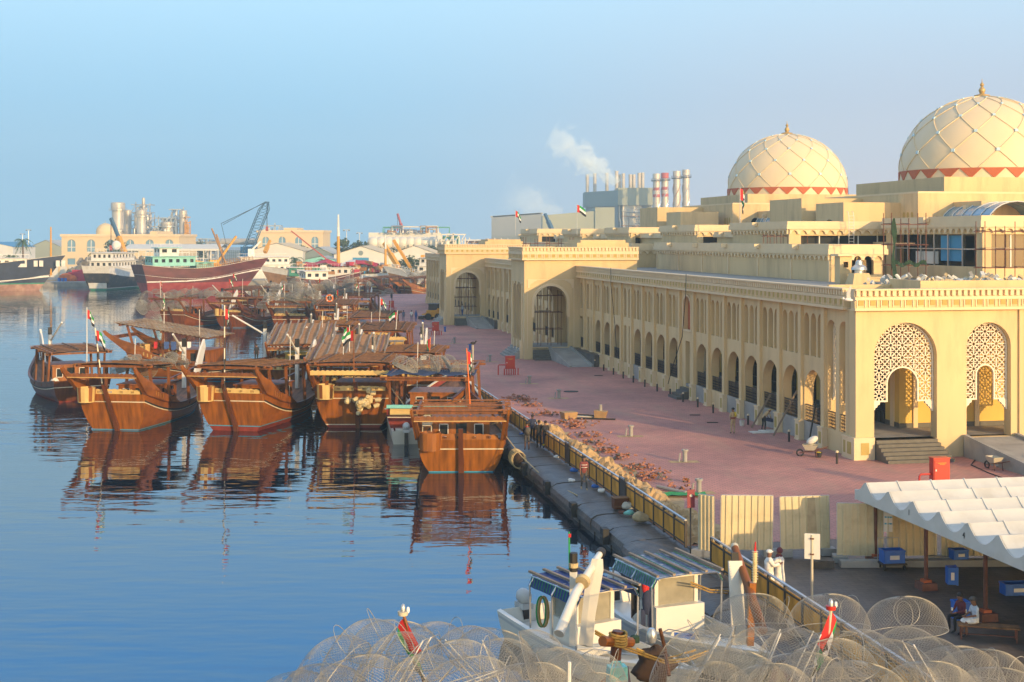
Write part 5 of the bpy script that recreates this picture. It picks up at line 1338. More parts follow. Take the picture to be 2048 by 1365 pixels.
mb.build('wall', ch); mb = MB().m('shed_roof').box(0,x1,4,8,PT(0,436,900).z-1,PT(0,436,900).z-.2)
for k in range(22): mb.cbox((x1*(k+.5)/22,6,PT(0,436-7*(k+.5)/22,900).z+.4),(3,3,1.2))
mb.build('roof_vent', ch)
# ---- steam
def steam(label, pts, dens, seed, spread):
    bx = [p.x for p in pts]; bz = [p.z for p in pts]; pad = 16
    x0,x1,z0,z1 = min(bx)-pad,max(bx)+pad,min(bz)-4,max(bz)+pad; y0 = pts[0].y
    m = bpy.data.materials.new('steam'); m.use_nodes = True; N,L = nodes(m)
    N.remove(N['Principled BSDF'])
    pv = N.new('ShaderNodeVolumePrincipled'); pv.inputs['Color'].default_value = (.85,.95,1,1); pv.inputs['Anisotropy'].default_value = -.4
    tc = N.new('ShaderNodeTexCoord')
    n = N.new('ShaderNodeTexNoise'); n.inputs['Scale'].default_value = .10; n.inputs['Detail'].default_value = 8; n.inputs['Roughness'].default_value = .66; n.inputs['Distortion'].default_value = .6; L.new(tc.outputs['Object'], n.inputs['Vector'])
    ax = pts[-1]-pts[0]; ln = ax.length; ax = ax/ln
    def M(op, a_, b_=None, c_=None):
        q = N.new('ShaderNodeMath'); q.operation = op
        for k,x in enumerate((a_,b_,c_)):
            if x is None: continue
            if isinstance(x,(int,float)): q.inputs[k].default_value = x
            else: L.new(x, q.inputs[k])
        return q.outputs[0]
    dt = N.new('ShaderNodeVectorMath'); dt.operation = 'DOT_PRODUCT'; dt.inputs[1].default_value = ax; L.new(tc.outputs['Object'], dt.inputs[0])
    lq = N.new('ShaderNodeVectorMath'); lq.operation = 'LENGTH'; L.new(tc.outputs['Object'], lq.inputs[0])
    t_ = M('DIVIDE', dt.outputs['Value'], ln); r2 = M('SUBTRACT', M('MULTIPLY', lq.outputs['Value'], lq.outputs['Value']), M('MULTIPLY', dt.outputs['Value'], dt.outputs['Value'])); rr_ = M('SQRT', M('MAXIMUM', r2, 0.0))
    rel = M('DIVIDE', rr_, M('MULTIPLY_ADD', t_, spread, 3.0))
    # billows: noise minus distance from the drift line, thinning out downwind
    e = M('SUBTRACT', n.outputs['Fac'], M('MULTIPLY_ADD', rel, .22, M('MULTIPLY_ADD', t_, .10, .26)))
    dn = M('MULTIPLY', M('MINIMUM', M('MAXIMUM', M('MULTIPLY', e, 9.0), 0.0), 1.0), M('MULTIPLY', M('MAXIMUM', M('SUBTRACT', 1.05, t_), 0.0), dens))
    L.new(dn, pv.inputs['Density']); L.new(pv.outputs[0], N['Material Output'].inputs['Volume'])
    MATS['steam%d' % seed] = m
    mb = MB().m('steam%d' % seed); rng = random.Random(seed)
    mb.tube([p-pts[0] for p in pts], [5,12,18,24,26,24][:len(pts)], 14)
    o = mb.build('steam', kind='stuff', smooth=80); o.location = pts[0]; tag(o, label, 'steam')
steam('white steam plume drifting left from the power station flues', [PT(1236,366,905),PT(1214,336,905),PT(1186,312,905),PT(1158,296,905),PT(1128,284,905),PT(1100,270,905)], .17, 1, 12.0)
steam('thin steam drifting low over the cooling hall', [PT(1125,424,925),PT(1092,412,925),PT(1060,408,925),PT(1030,396,925),PT(1005,384,925)], .045, 2, 16.0)
# ---- trees and palms
def leafcloud(mb, c, r, n, size, rng, flat=.75):
    for k in range(n):
        d = V((rng.gauss(0,1),rng.gauss(0,1),rng.gauss(0,1))).normalized()*(rng.random()**.4)
        p = V(c)+V((d.x*r,d.y*r,d.z*r*flat))
        a = V((rng.gauss(0,1),rng.gauss(0,1),rng.gauss(0,1))).normalized()*size; b = a.cross(V((rng.gauss(0,1),rng.gauss(0,1),rng.gauss(0,1)))).normalized()*size*.6
        mb.add([p-a-b,p+a-b*.3,p+a*.8+b,p-a*.4+b],[(0,1,2,3)])
def tree(label, px, py, Y, h, w, seed, col='leaf_dark', base=.2):
    p = PT(px,py,Y); t = thing('tree', label, 'tree', (p.x,Y,base), 0, 'trees on the far shore'); rng = random.Random(seed)
    tr_ = MB().m('bark').tube([(0,0,0),(.15,0,h*.25),(.0,.1,h*.5)],[.35,.28,.16],7)
    for k in range(6):
        a = rng.uniform(0,6.28); tr_.tube([(0,0,h*.3),(cos(a)*w*.25,sin(a)*w*.25,h*rng.uniform(.5,.8))],[.16,.06],5)
    tr_.build('trunk', t)
    mb = MB()
    for k in range(15):
        a = rng.uniform(0,6.28); rr = rng.uniform(0,w*.42); z = h*rng.uniform(.32,.88)
        mb.m(rng.choice([col,'leaf_mid','leaf_dark'])); leafcloud(mb,(cos(a)*rr,sin(a)*rr,z),w*rng.uniform(.13,.24),70,.42,rng)
    mb.build('crown', t)
def palm(label, px, Y, h, seed):
    p = PT(px,500,Y); t = thing('palm_tree', label, 'palm', (p.x,Y,.2), 0, 'date palms on the far shore'); rng = random.Random(seed)
    MB().m('bark').tube([(0,0,0),(.2,0,h*.5),(.1,0,h)],[.42,.32,.30],8).build('trunk', t)
    mb = MB().m('leaf_palm')
    for k in range(34):
        a = rng.uniform(0,6.28); up = rng.uniform(-.5,1.2); l = rng.uniform(3.0,4.4); pts = []
        for i in range(7):
            s_ = i/6; rr = l*s_*cos(up*.6)*(1-.12*s_); z = h+l*(s_*sin(up)*.9-.75*s_*s_)
            pts.append(V((.1+cos(a)*rr,sin(a)*rr,z)))
        sd = V((-sin(a),cos(a),0))
        for i in range(6):
            q0,q1 = pts[i],pts[i+1]
            for s2 in (-1,1):
                for f in (0,.5):
                    q = q0.lerp(q1,f); e = q+sd*s2*.75*(1-.5*i/6)+(q1-q0)*.6-V((0,0,.25)); mb.add([q,q.lerp(q1,.35),e],[(0,1,2)])
            mb.bar(q0,q1,.06,.04)
    mb.build('crown', t)
palm('tall date palm at the left end of the far shore', 45, 470, 11.6, 1)
palm('short bushy palm by the navy freighter', 20, 440, 6.4, 2)
palm('leaning palm above the armour rocks', 195, 432, 7.6, 3)
palm('small palm behind the boundary wall near the rocks', 108, 450, 5.0, 4)
palm('palm between the white boat and the pale warehouse', 356, 452, 4.5, 5)
palm('low palm in front of the turquoise shed', 590, 455, 5.5, 6)
palm('low palm beside the cargo dhow masts', 648, 458, 4.8, 7)
tree('broad dark tree in front of the domed hall', 232, 510, 500, 12, 11, 11)
tree('dark tree beside the yellow crane boom', 252, 510, 505, 10.5, 9, 12)
tree('low tree under the open shelter', 345, 510, 470, 6, 9, 13)
tree('round tree behind the right end of the open shelter', 398, 500, 640, 11, 12, 14)
tree('tree in front of the cream office block', 604, 505, 520, 10, 13, 15, 'leaf_mid')
tree('tall dark tree left of the cargo dhow mast', 690, 500, 540, 13, 10, 16)
tree('dark tree right of the tall cargo mast', 718, 500, 560, 12, 11, 17)
tree('tree left below the storage tanks', 742, 500, 570, 9, 14, 18)
tree('tree in the middle below the storage tanks', 790, 505, 575, 8, 15, 19)
tree('tree right below the storage tanks', 835, 500, 570, 8.5, 16, 20)
tree('pale green tree beside the gabled warehouse', 816, 515, 430, 7, 9, 21, 'leaf_mid')
tree('bushy tree next to the tan warehouse', 842, 512, 440, 6.5, 8, 22, 'leaf_mid')
tree('tree showing above the far wing roof', 870, 495, 560, 10, 14, 23)
def lamp_mast(label, px, ptop, Y):
    p = PT(px,ptop,Y); t = thing('lamp_mast', label, 'lamp post', (p.x,Y,.2), 0, 'lamp masts on the far shore')
    h = p.z-.2; MB().m('steel').tube([(0,0,0),(0,0,h)],[.25,.12],6).build('pole', t); MB().m('steel').box(-1.4,1.4,-.2,.2,h-.2,h+.1).m('glass_dark').box(-1.4,-.8,-.25,.2,h-.5,h-.2).box(.8,1.4,-.25,.2,h-.5,h-.2).build('lamp_head', t)
for lab,px,pt,Y in (('lamp mast left of the process plant',57,460,700),('lamp mast by the tall dark tree',693,460,560),('lamp mast right of the tall cargo mast',719,466,620),('thin lamp mast near the left horizon',45,468,760),('pair headed lamp mast above the tan warehouse',868,458,640)): lamp_mast(lab,px,pt,Y)
# ================================================================ fish traps of wire mesh
def trap_mesh(r, h, nl, rows, wr, rods=True, mt='wire_pale', base=True):
    mb = MB().m(mt)
    P = lambda i,j: (lambda t,a: V((r*cos(t)**.75*cos(a), r*cos(t)**.75*sin(a), h*sin(t))))(pi/2*.97*i/rows, 2*pi*(j+(.5 if i%2 else 0))/nl)
    def wire(p,q):
        d = (q-p).normalized(); a = d.cross(V((0,0,1))); a = a.normalized()*wr if a.length > 1e-3 else V((wr,0,0)); b = d.cross(a).normalized()*wr
        mb.add([p+a,p-a*.5+b*.87,p-a*.5-b*.87,q+a,q-a*.5+b*.87,q-a*.5-b*.87],[(0,1,4,3),(1,2,5,4),(2,0,3,5)])
    for i in range(rows):
        for j in range(nl):
            if i > rows*.7 and j%2: continue
            if i%2 == 0: wire(P(i,j),P(i+1,j)); wire(P(i,(j+1)%nl),P(i+1,j))
            else: wire(P(i,j),P(i+1,j)); wire(P(i,j),P(i+1,(j+1)%nl))
    if base:
        for k in range(-7,8):
            x = r*k/7.5; c = sqrt(max(0,r*r-x*x)); wire(V((x,-c,0)),V((x,c,0))); wire(V((-c,x,0)),V((c,x,0)))
    return mb.mesh('wire_mesh')
def ring_mesh(r, h, wr, mt='wire_pale'):
    mb = MB().m(mt); n = 26
    C = lambda rr,z: [(rr*cos(2*pi*k/n),rr*sin(2*pi*k/n),z) for k in range(n+1)]
    mb.tube(C(r,0),wr,5)
    # entrance funnel
    f = [(r*.62+.30*cos(2*pi*k/16)*.4, .30*sin(2*pi*k/16), h*.45+.30*cos(2*pi*k/16)) for k in range(17)]; mb.tube([(x*1.28,y,z) for x,y,z in f],wr*.8,4); mb.tube([(x*.5,y*.6,z) for x,y,z in f],wr*.6,4)
    return mb.mesh('hoop')
def rod_mesh(r, wr, mt='steel'):
    mb = MB().m(mt)
    return mb.tube([(-r*1.02,0,-.02),(r*1.02,0,-.02)],wr,6).mesh('rod')
TM = trap_mesh(.95,.80,70,28,.0017); TR = ring_mesh(.95,.80,.008); TD = rod_mesh(.95,.013,'white_paint')
FM = trap_mesh(.9,.75,22,8,.010,mt='wire_grey'); FRg = ring_mesh(.9,.75,.02,'wire_grey')
def trap(label, group, loc, rot, s=1.0, fine=True, rods=True):
    r = thing('fish_trap', label, 'fish trap', loc, 0, group); r.rotation_euler = rot; r.scale = (s,)*3
    obj('wire_mesh', TM if fine else FM, r); obj('hoop', TR if fine else FRg, r)
    if fine and rods:
        obj('rod', TD, r, (0,.28,0)); obj('rod', TD, r, (0,-.28,0)); 
    return r
rng = random.Random(21)
# left foreground heap (px, py of trap centre, depth, tilt)
GL = 'fish traps heaped on the dhow with the white boom'; LL = 'pale wire fish trap heaped on the dhow with the leaning white stem and boom'
for px,py,Y,tx,tz,s in ((650,1372,27,.5,.3,1.0),(678,1335,26.4,1.15,.5,1.05),(735,1300,26.8,1.2,.45,1.05),(790,1285,28,.5,1.2,1.05),(800,1330,26,1.2,.5,1.05),(860,1290,28,.25,0,1.0),(905,1335,26,1.25,-.1,1.05),(950,1310,27.4,1.1,-.4,1.05),(985,1280,29,.2,.4,1.0),(1010,1330,26.6,1.2,-.55,1.1),(1065,1305,27.5,1.15,-.6,1.05),(1100,1318,28.4,.3,.2,1.0),(1120,1345,26.4,.9,-.5,1.05),(1165,1325,26.6,.8,-.3,.95),(1060,1360,25,.7,0,1.0),(940,1365,25,.8,.3,1.0),(720,1362,25.4,1.0,.2,1.0),(590,1392,27,.3,0,1.0),(840,1372,25,.9,.4,1.0),(1180,1368,26,.6,-.6,.9)):
    p = PT(px,py+40+(16 if px > 980 else 0),Y); trap(LL, GL, p, rods=rng.random()<.35, rot=(-.35,-1.05*tz/.5 if abs(tz)>.3 else -tx*.3,.3*tz+rng.uniform(-.2,.2)) if tx>.7 else (-tx*.4,rng.uniform(-.3,.3),rng.uniform(-1,1)), s=s)
GR = 'fish traps heaped on the dhow with the marker pole'; LR = 'pale wire fish trap heaped on the dhow with the ringed marker pole'
for px,py,Y,tx,tz,s in ((1390,1315,27,.9,.5,1.05),(1440,1300,28,1.15,.6,1.05),(1475,1345,26,.4,0,1.05),(1520,1310,27.2,1.2,.55,1.05),(1590,1310,27.6,1.1,.5,1.05),(1600,1355,26,.3,.2,1.1),(1660,1330,26.5,1.0,.2,1.1),(1680,1300,28.4,.5,0,1.05),(1740,1310,27.6,1.15,-.35,1.05),(1790,1335,26.6,1.2,-.45,1.05),(1830,1305,28,.9,-.4,1.05),(1870,1330,27,1.15,-.5,1.05),(1915,1330,27.5,.35,-.3,1.0),(1965,1340,27,.4,-.5,1.05),(1725,1368,25.4,.4,.3,1.0),(1860,1370,25.6,.5,0,1.05),(1420,1370,25.6,.6,.2,1.0),(1540,1372,25.4,.7,.4,1.0),(2000,1375,26.4,.5,-.4,1.0)):
    p = PT(px,py+46,Y); trap(LR, GR, p, rods=rng.random()<.45, rot=(-.35,-1.05*tz/.5 if abs(tz)>.3 else -tx*.3,.3*tz+rng.uniform(-.2,.2)) if tx>.7 else (-tx*.4,rng.uniform(-.3,.3),rng.uniform(-1,1)), s=s)
for k,(px,py,Y,lab) in enumerate(((1506,1222,31,'bare wire fish trap standing in front of the white stem post'),(1658,1222,31.5,'wire fish trap with dented crown in front of the signpost'),(1812,1228,31,'wire fish trap with sagging top nearest the seated men'))):
    p = PT(px,py+38,Y); trap(lab, 'fish traps topping the right heap', p, (-.15,.1*(k-1),.6*k), 1.0, rods=False)
# heaps on the far dhows
def heap(boat_label, n, cx, cy, Y, wpx, hpx, seed, s=1.0):
    rr = random.Random(seed)
    for k in range(n):
        p = PT(cx+wpx*(k/(max(1,n-1))-.5)+rr.uniform(-6,6), cy+hpx*(rr.random()-.5), Y+rr.uniform(-1.5,1.5))
        trap('grey wire fish trap '+boat_label, 'fish traps '+boat_label, p, (rr.uniform(-1.3,.2),rr.uniform(-.4,.4),rr.uniform(0,6)), s*rr.uniform(.9,1.15), fine=False)
heap('lined up along the shelf over a moored dhow stern', 14, 378, 592, 214, 160, 10, 1, 1.15)
heap('hanging in a lower row below the shelf of traps', 7, 322, 612, 212, 90, 8, 2, 1.25)
heap('piled on the dhow left of the lifebuoy', 20, 585, 612, 206, 110, 44, 3, 1.25)
heap('piled behind the lifebuoy dhow', 16, 648, 582, 236, 110, 26, 4, 1.3)
heap('massed on the dhows before the big freighter bow', 16, 560, 584, 260, 110, 24, 5, 1.35)
heap('massed at the end of the quay', 14, 690, 574, 300, 90, 26, 6, 1.5)
heap('by the promenade end', 12, 735, 592, 300, 80, 10, 7, 1.2)
heap('lying on the canopy of the dhow with banded pole', 11, 300, 732, 104, 110, 16, 8, .8)
heap('standing on the torn awning', 6, 865, 738, 97, 110, 14, 9, .95)
heap('beside the white railed cargo dhow', 5, 838, 556, 330, 40, 10, 10, 1.5)
# ================================================================ people
mat('skin', (.20,.095,.055), .6, .1, 8); mat('skin_dark', (.10,.048,.03), .6, .1, 8); mat('hair_black', (.012,.010,.009), .6, .2, 20)
for n_,c_ in (('wear_white',(.72,.70,.66)),('wear_black',(.022,.022,.026)),('wear_navy',(.03,.04,.09)),('wear_grey',(.08,.075,.07)),('wear_rust',(.20,.05,.045)),('wear_khaki',(.42,.31,.18)),('wear_maroon',(.12,.025,.035)),('wear_blue',(.05,.11,.34)),('wear_jeans',(.12,.17,.27)),('wear_palecheck',(.50,.55,.62)),('wear_yellow',(.62,.50,.03)),('wear_straw',(.50,.38,.18))): mat(n_, c_, .9, .2, 9, bump=.2, bscale=25)
def person(label, loc, rz, shirt='wear_black', legs='wear_navy', pose='stand', sleeve='short', skin='skin', shoes='wear_black', shorts=False, robe=None, hair='hair_black', cap=None, scarf=None, hold=None, s=1.0, seed=0, extra=None, group=None):
    rg = random.Random(seed)
    J = {'pelvis':(0,0,.94,.135),'spine':(0,.0,1.12,.12),'chest':(0,.0,1.32,.14),'neck':(0,.0,1.46,.058),'jaw':(0,.025,1.55,.078),'head':(0,.015,1.63,.093),'crown':(0,.0,1.70,.062),'nose':(0,.118,1.59,.016)}
    B = [('pelvis','spine'),('spine','chest'),('chest','neck'),('neck','jaw'),('jaw','head'),('head','crown'),('jaw','nose')]
    arm = {'stand':((.21,-.02,1.14),(.22,.06,.90)),'walk':((.21,-.06,1.14),(.22,.02,.90)),'hips':((.30,-.06,1.16),(.17,.06,1.0)),'fold':((.22,.04,1.15),(.02,.20,1.20)),'sit':((.22,.10,.0),(.16,.30,0)),'bend':((.20,.22,0),(.15,.40,0)),'hug':((.24,.16,1.22),(.10,.34,1.24))}
    for sd,n in ((1,'r'),(-1,'l')):
        e,w_ = arm.get(pose, arm['stand'])
        f = 1
        if pose == 'walk': f = sd
        J['shoulder_'+n] = (sd*.175,0,1.395,.066)
        J['elbow_'+n] = (sd*e[0],e[1]*f+ (.10*sd if pose=='walk' else 0),e[2],.043); J['wrist_'+n] = (sd*w_[0],w_[1]+(.16*sd if pose=='walk' else 0),w_[2],.030)
        J['hip_'+n] = (sd*.092,0,.90,.098)
        st = .20*sd if pose == 'walk' else (.03*sd)
        J['knee_'+n] = (sd*.10,st*-.5+.03,.50,.060); J['ankle_'+n] = (sd*.11,-st,.085+(.05 if pose=='walk' and sd>0 else 0),.042); J['toe_'+n] = (sd*.125,-st+.15,.035,.038)
        B += [('chest','shoulder_'+n),('shoulder_'+n,'elbow_'+n),('elbow_'+n,'wrist_'+n),('pelvis','hip_'+n),('hip_'+n,'knee_'+n),('knee_'+n,'ankle_'+n),('ankle_'+n,'toe_'+n)]
    if pose == 'sit':
        dz = -.49
        for k in ('pelvis','spine','chest','neck','jaw','head','crown','nose','shoulder_r','shoulder_l'):
            x,y,z,q = J[k]; J[k] = (x,y+(z-.94)*.18,z+dz+.03,q)
        for sd,n in ((1,'r'),(-1,'l')):
            J['hip_'+n] = (sd*.095,.03,.50,.10); J['knee_'+n] = (sd*.15,.46,.52,.062); J['ankle_'+n] = (sd*.14,.44,.09,.042); J['toe_'+n] = (sd*.15,.60,.035,.038)
            J['elbow_'+n] = (sd*.23,.14,.73,.043); J['wrist_'+n] = (sd*.10,.36,.66,.030)
    if pose == 'bend':
        for k in ('spine','chest','neck','jaw','head','crown','nose','shoulder_r','shoulder_l'):
            x,y,z,q = J[k]; h = z-.94; J[k] = (x, y*.6+h*.72, .94+h*.62-y*.5, q)
        for sd,n in ((1,'r'),(-1,'l')):
            J['elbow_'+n] = (sd*.22,.42,.98,.043); J['wrist_'+n] = (sd*.14,.52,.78,.030); J['knee_'+n] = (sd*.16,.06,.50,.06); J['ankle_'+n] = (sd*.20,-.02,.085,.042); J['toe_'+n] = (sd*.22,.13,.035,.038)
    for sd,n in ((1,'r'),(-1,'l')):
        w_ = V(J['wrist_'+n][:3]); e = V(J['elbow_'+n][:3]); d = (w_-e).normalized()
        palm = w_+d*.075; J['palm_'+n] = (*palm,.030); B.append(('wrist_'+n,'palm_'+n))
        side_ = d.cross(V((0,1,0))) ; side_ = side_.normalized() if side_.length > .1 else V((1,0,0)); fwd = side_.cross(d).normalized()
        for k in range(4):
            a = palm+d*.035+fwd*(.024*(k-1.5)); c = a+d*(.045+.008*(1.5-abs(k-1.3)))+side_*(-.02*sd); f2 = c+d*.02+side_*(-.025*sd)
            J['k%d%s'%(k,n)] = (*a,.011); J['f%d%s'%(k,n)] = (*c,.0095); J['t%d%s'%(k,n)] = (*f2,.008)
            B += [('palm_'+n,'k%d%s'%(k,n)),('k%d%s'%(k,n),'f%d%s'%(k,n)),('f%d%s'%(k,n),'t%d%s'%(k,n))]
        a = palm-d*.02+fwd*.038; J['th'+n] = (*a,.012); J['tt'+n] = (*(a+d*.045+fwd*.015),.009); B += [('palm_'+n,'th'+n),('th'+n,'tt'+n)]
    names = list(J); idx = {k:i for i,k in enumerate(names)}
    me = bpy.data.meshes.new('body'); me.from_pydata([J[k][:3] for k in names], [(idx[a],idx[b]) for a,b in B], []); me.update()
    o = bpy.data.objects.new('body', me); COL.objects.link(o)
    sk_ = o.modifiers.new('Skin','SKIN'); sk_.use_smooth_shade = True; o.modifiers.new('Sub','SUBSURF').levels = 1
    for i,k in enumerate(names):
        v = me.skin_vertices[0].data[i]; r_ = J[k][3]; v.radius = (r_*(1.25 if k in ('chest','spine','pelvis') else 1), r_); v.use_root = (k == 'pelvis')
    dg = bpy.context.evaluated_depsgraph_get(); dg.update()
    nm = bpy.data.meshes.new_from_object(o.evaluated_get(dg)); bpy.data.objects.remove(o)
    def gm(a,b):
        s_ = a.split('_')[0]; t_ = b.split('_')[0]
        if t_ in ('spine','chest','shoulder') or (s_,t_) == ('chest','neck') : return shirt
        if t_ == 'elbow': return shirt
        if t_ == 'wrist': return shirt if sleeve == 'long' else skin
        if t_ in ('hip','knee'): return legs
        if t_ == 'ankle': return skin if shorts else legs
        if t_ == 'toe': return shoes
        return skin
    mats = [shirt,legs,skin,shoes]; mats = list(dict.fromkeys(mats))
    nm.materials.clear()
    for m_ in mats: nm.materials.append(MATS[m_])
    segs = [(V(J[a][:3]),V(J[b][:3]),mats.index(gm(a,b)),J[a][3],J[b][3]) for a,b in B]
    for p in nm.polygons:
        c = p.center; best = 9
        for a,b,mi,ra,rb in segs:
            d = b-a; t = max(0,min(1,(c-a).dot(d)/max(1e-9,d.length_squared))); dd = (c-(a+d*t)).length-(ra+(rb-ra)*t)
            if dd < best: best = dd; p.material_index = mi
    r = obj('person', nm, None, loc, (0,0,rz), s); tag(r, label, 'person', group)
    hd = V(J['head'][:3]); up = (V(J['crown'][:3])-V(J['jaw'][:3])).normalized()
    if hair and not cap and not scarf:
        MB().m(hair).ball(hd+up*.035+V((0,-.018,0)),.104,12,8,(1,1.06,.82)).build('hair', r, smooth=80)
    if cap:
        mb = MB().m(cap).ball(hd+up*.05,.106,12,8,(1,1.06,.72))
        if cap == 'wear_straw': mb.lathe([(.10,0),(.24,-.01),(.24,.008),(.09,.02)],16,hd+up*.055)
        else: mb.lathe([(.09,0),(.115,.005),(.10,.03)],12,hd+up*.03+V((0,.03,0)))
        mb.build('cap', r, smooth=60)
    if scarf:
        mb = MB().m(scarf).ball(hd+up*.02+V((0,-.02,0)),.118,12,8,(1,1,1.0)); c = V(J['neck'][:3]); mb.ball(c+V((0,.02,-.02)),.13,10,6,(1.1,1,.7)); mb.cbox(c+V((.05,.12,-.18)),(.09,.03,.34)); mb.build('headscarf', r, smooth=60)
    if robe:
        mb = MB().m(robe)
        if pose == 'sit':
            mb.ball((0,.26,.50),.2,12,6,(1.25,1.5,.55)); 
        else:
            n = 18; prof = [(.30,.08),(.28,.35),(.25,.7),(.205,.98),(.20,1.15),(.22,1.32),(.13,1.44),(.07,1.47)]
            vs = [((rr*1.0+ .012*sin(5*2*pi*j/n)*(1.3-z))*cos(2*pi*j/n), (rr*.78)*sin(2*pi*j/n), z) for rr,z in prof for j in range(n)]
            mb.add(vs, [(i*n+j,i*n+(j+1)%n,(i+1)*n+(j+1)%n,(i+1)*n+j) for i in range(len(prof)-1) for j in range(n)])
            for n in ('r','l'):
                mb.tube([J['shoulder_'+n][:3],J['elbow_'+n][:3],J['wrist_'+n][:3]],[.085,.07,.065],8)
        mb.build('robe', r, smooth=60)
    if extra: extra(r, J)
    return r
def face(px, py, tx, ty):       # heading from one photo ground point to another
    a = G(px,py); b = G(tx,ty); d = b-a; return atan2(-d.x, d.y)
def stripes(r, J):
    m = MB().m('wear_white')
    for z in (1.17,1.30): m.lathe([(.176,z-.012),(.178,z+.012)],16,cap=False)
    m.v = [(x*1.06,y*.84,z) for x,y,z in m.v]; m.build('shirt_stripe', r, smooth=60)
def vest(r, J):
    m = MB().m('wear_rust').lathe([(.178,1.0),(.19,1.12)],16,cap=False).m('wear_yellow'); m.v = [(x*1.05,y*.85,z) for x,y,z in m.v]; m.cbox((.09,-.14,1.3),(.14,.03,.28)); m.build('safety_vest', r)
def pack(r, J): MB().m('wear_grey').ball((0,-.2,1.22),.2,10,7,(.9,.6,1.2)).m('cloth_red').lathe([(.10,1.40),(.115,1.47)],12,cap=False).build('backpack', r, smooth=60)
def bands(r, J):
    m = MB().m('wear_yellow')
    for n in 'rl': x,y,z,_ = J['ankle_'+n]; m.lathe([(.062,.20),(.064,.30)],10,(x,y,0),cap=False)
    m.build('reflective_band', r)
person('man in rust red striped shirt walking along the quay edge', G(1168,980), pi+.1, 'wear_rust','wear_grey','walk', seed=1, shoes='wear_khaki', extra=stripes)
person('man with grey rucksack and shorts, left of the group by the fence', G(1054,901), .2, 'wear_black','wear_grey','fold', shorts=True, extra=pack, seed=2)
person('man in navy shirt, second of the group, nearest the fence', G(1065,884), -.2, 'wear_navy','wear_black','hips', seed=3, skin='skin_dark')
person('slim man in black standing third in the group by the fence', G(1078,897), .1, 'wear_black','wear_black','stand', seed=4, extra=lambda r,J: MB().m('ship_turq').bar((.16,0,1.0),(.2,.02,1.35),.06,.05).build('bag_strap', r))
person('man in black tee with yellow ankle bands, right of the group', G(1091,898), .3, 'wear_black','wear_navy','stand', seed=5, extra=bands)
person('worker in khaki with red belt and yellow back patch by the arcade', G(1466,868), .5, 'wear_khaki','wear_khaki','hips', seed=6, sleeve='long', extra=vest)
person('worker in straw hat bending over planks beside the arcade', G(1527,862), -1.2, 'wear_khaki','wear_black','bend', cap='wear_straw', seed=7, extra=lambda r,J: MB().m('wear_navy').cbox((0,.45,.72),(.7,.16,.22)).build('sack', r))
person('man in white robe and white cap embraced by the fence', G(1538,1196), -pi/2-.1, 'wear_white','wear_white','hug', 'long', cap='wear_white', robe='wear_white', seed=8)
person('man in white robe with dark red headscarf leaning on his friend', G(1559,1192), pi/2-.3, 'wear_white','wear_white','hug', 'long', scarf='wear_maroon', robe='wear_white', seed=9)
person('seated man in maroon shirt drinking on the bench', G(1926,1262), pi*.62, 'wear_maroon','wear_black','sit', 'long', seed=10, extra=lambda r,J: MB().m('wear_white').lathe([(.03,0),(.038,.09)],10,(.06,.40,.70)).build('paper_cup', r))
person('seated man in pale checked shirt and dark cap on the bench', G(1954,1272), pi*.55, 'wear_palecheck','wear_white','sit', 'short', cap='wear_grey', robe='wear_white', seed=11, shorts=True)
person('lone man in grey blue standing far along the promenade', G(807,643), .3, 'wear_jeans','wear_jeans','stand', seed=12)
person('man in white shirt and jeans far along the promenade', G(823,643), -.2, 'wear_white','wear_jeans','stand', seed=13)
person('person in blue overall beside the white shirt far along the promenade', G(832,644), -.4, 'wear_blue','wear_blue','stand', 'long', seed=14, scarf='wear_blue')
person('dark figure standing near the farthest red cabinet', G(783,603), 0, 'wear_black','wear_black','stand', seed=15)
person('dark figure by the fence near the slim white poles', G(741,622), 1.2, 'wear_black','wear_black','walk', seed=16)
person('man in blue jeans by the traps at the promenade end', G(724,606), .8, 'wear_black','wear_jeans','stand', seed=17)
person('man in dark grey by the traps at the promenade end', G(718,603), .2, 'wear_grey','wear_grey','hips', seed=18)
person('worker in blue overall leaning by the yellow loader', G(881,640), -1.4, 'wear_blue','wear_blue','stand', 'long', seed=19)
person('worker in pale blue inside the far portal', W(32.0,202.5,1.22), 2.8, 'wear_palecheck','wear_blue','walk', 'long', seed=20)
# ================================================================ promenade furniture
def quay_rz(d=0): return TH+d
# wooden panel fence along the quay walkway
mat('fence_wood', (.58,.28,.03), .6, .35, 3, stretch=(1,1,.3)); mat('fence_post', (.05,.04,.035), .6, .2, 3); mat('dust_sheet', (.50,.46,.36), .6, .1, 2); mat('hoarding_cream', (.60,.51,.32), .55, .1, .8, dirt=(.28,.21,.12), dirt_amt=.4, dirt_scale=1.6); mat('carton', (.38,.24,.11), .8, .15, 3); mat('sack_white', (.62,.60,.55), .8, .15, 4); mat('sack_tan', (.42,.33,.20), .9, .2, 4); mat('sign_red', (.20,.02,.035), .5, .1, 2)
FB = MB().m('fence_wood'); FPW = 1.5
for k in range(9): FB.box(-.02,.02,.06+k*(FPW-.12)/9,.06+(k+1)*(FPW-.12)/9-.022,.10,1.0)
FB.m('fence_post').box(-.045,-.02,.02,FPW-.02,.14,.2).box(-.045,-.02,.02,FPW-.02,.9,.96); FPM = FB.mesh('panel')
FP_ = MB().m('fence_post').box(-.05,.05,-.05,.05,0,1.12).mesh('post')
def fence(label, u0, u1, v=18.05):
    t = thing('wooden_fence', label, 'fence', W(v,u0), TH, 'runs of wooden panel fence along the quay'); n = round((u1-u0)/FPW)
    for k in range(n+1): obj('post', FP_, t, (0,k*FPW,0))
    for k in range(n): obj('panel', FPM, t, (0,k*FPW,0))
    MB().m('steel').box(-.05,.05,0,n*FPW,1.12,1.17).build('top_rail', t)
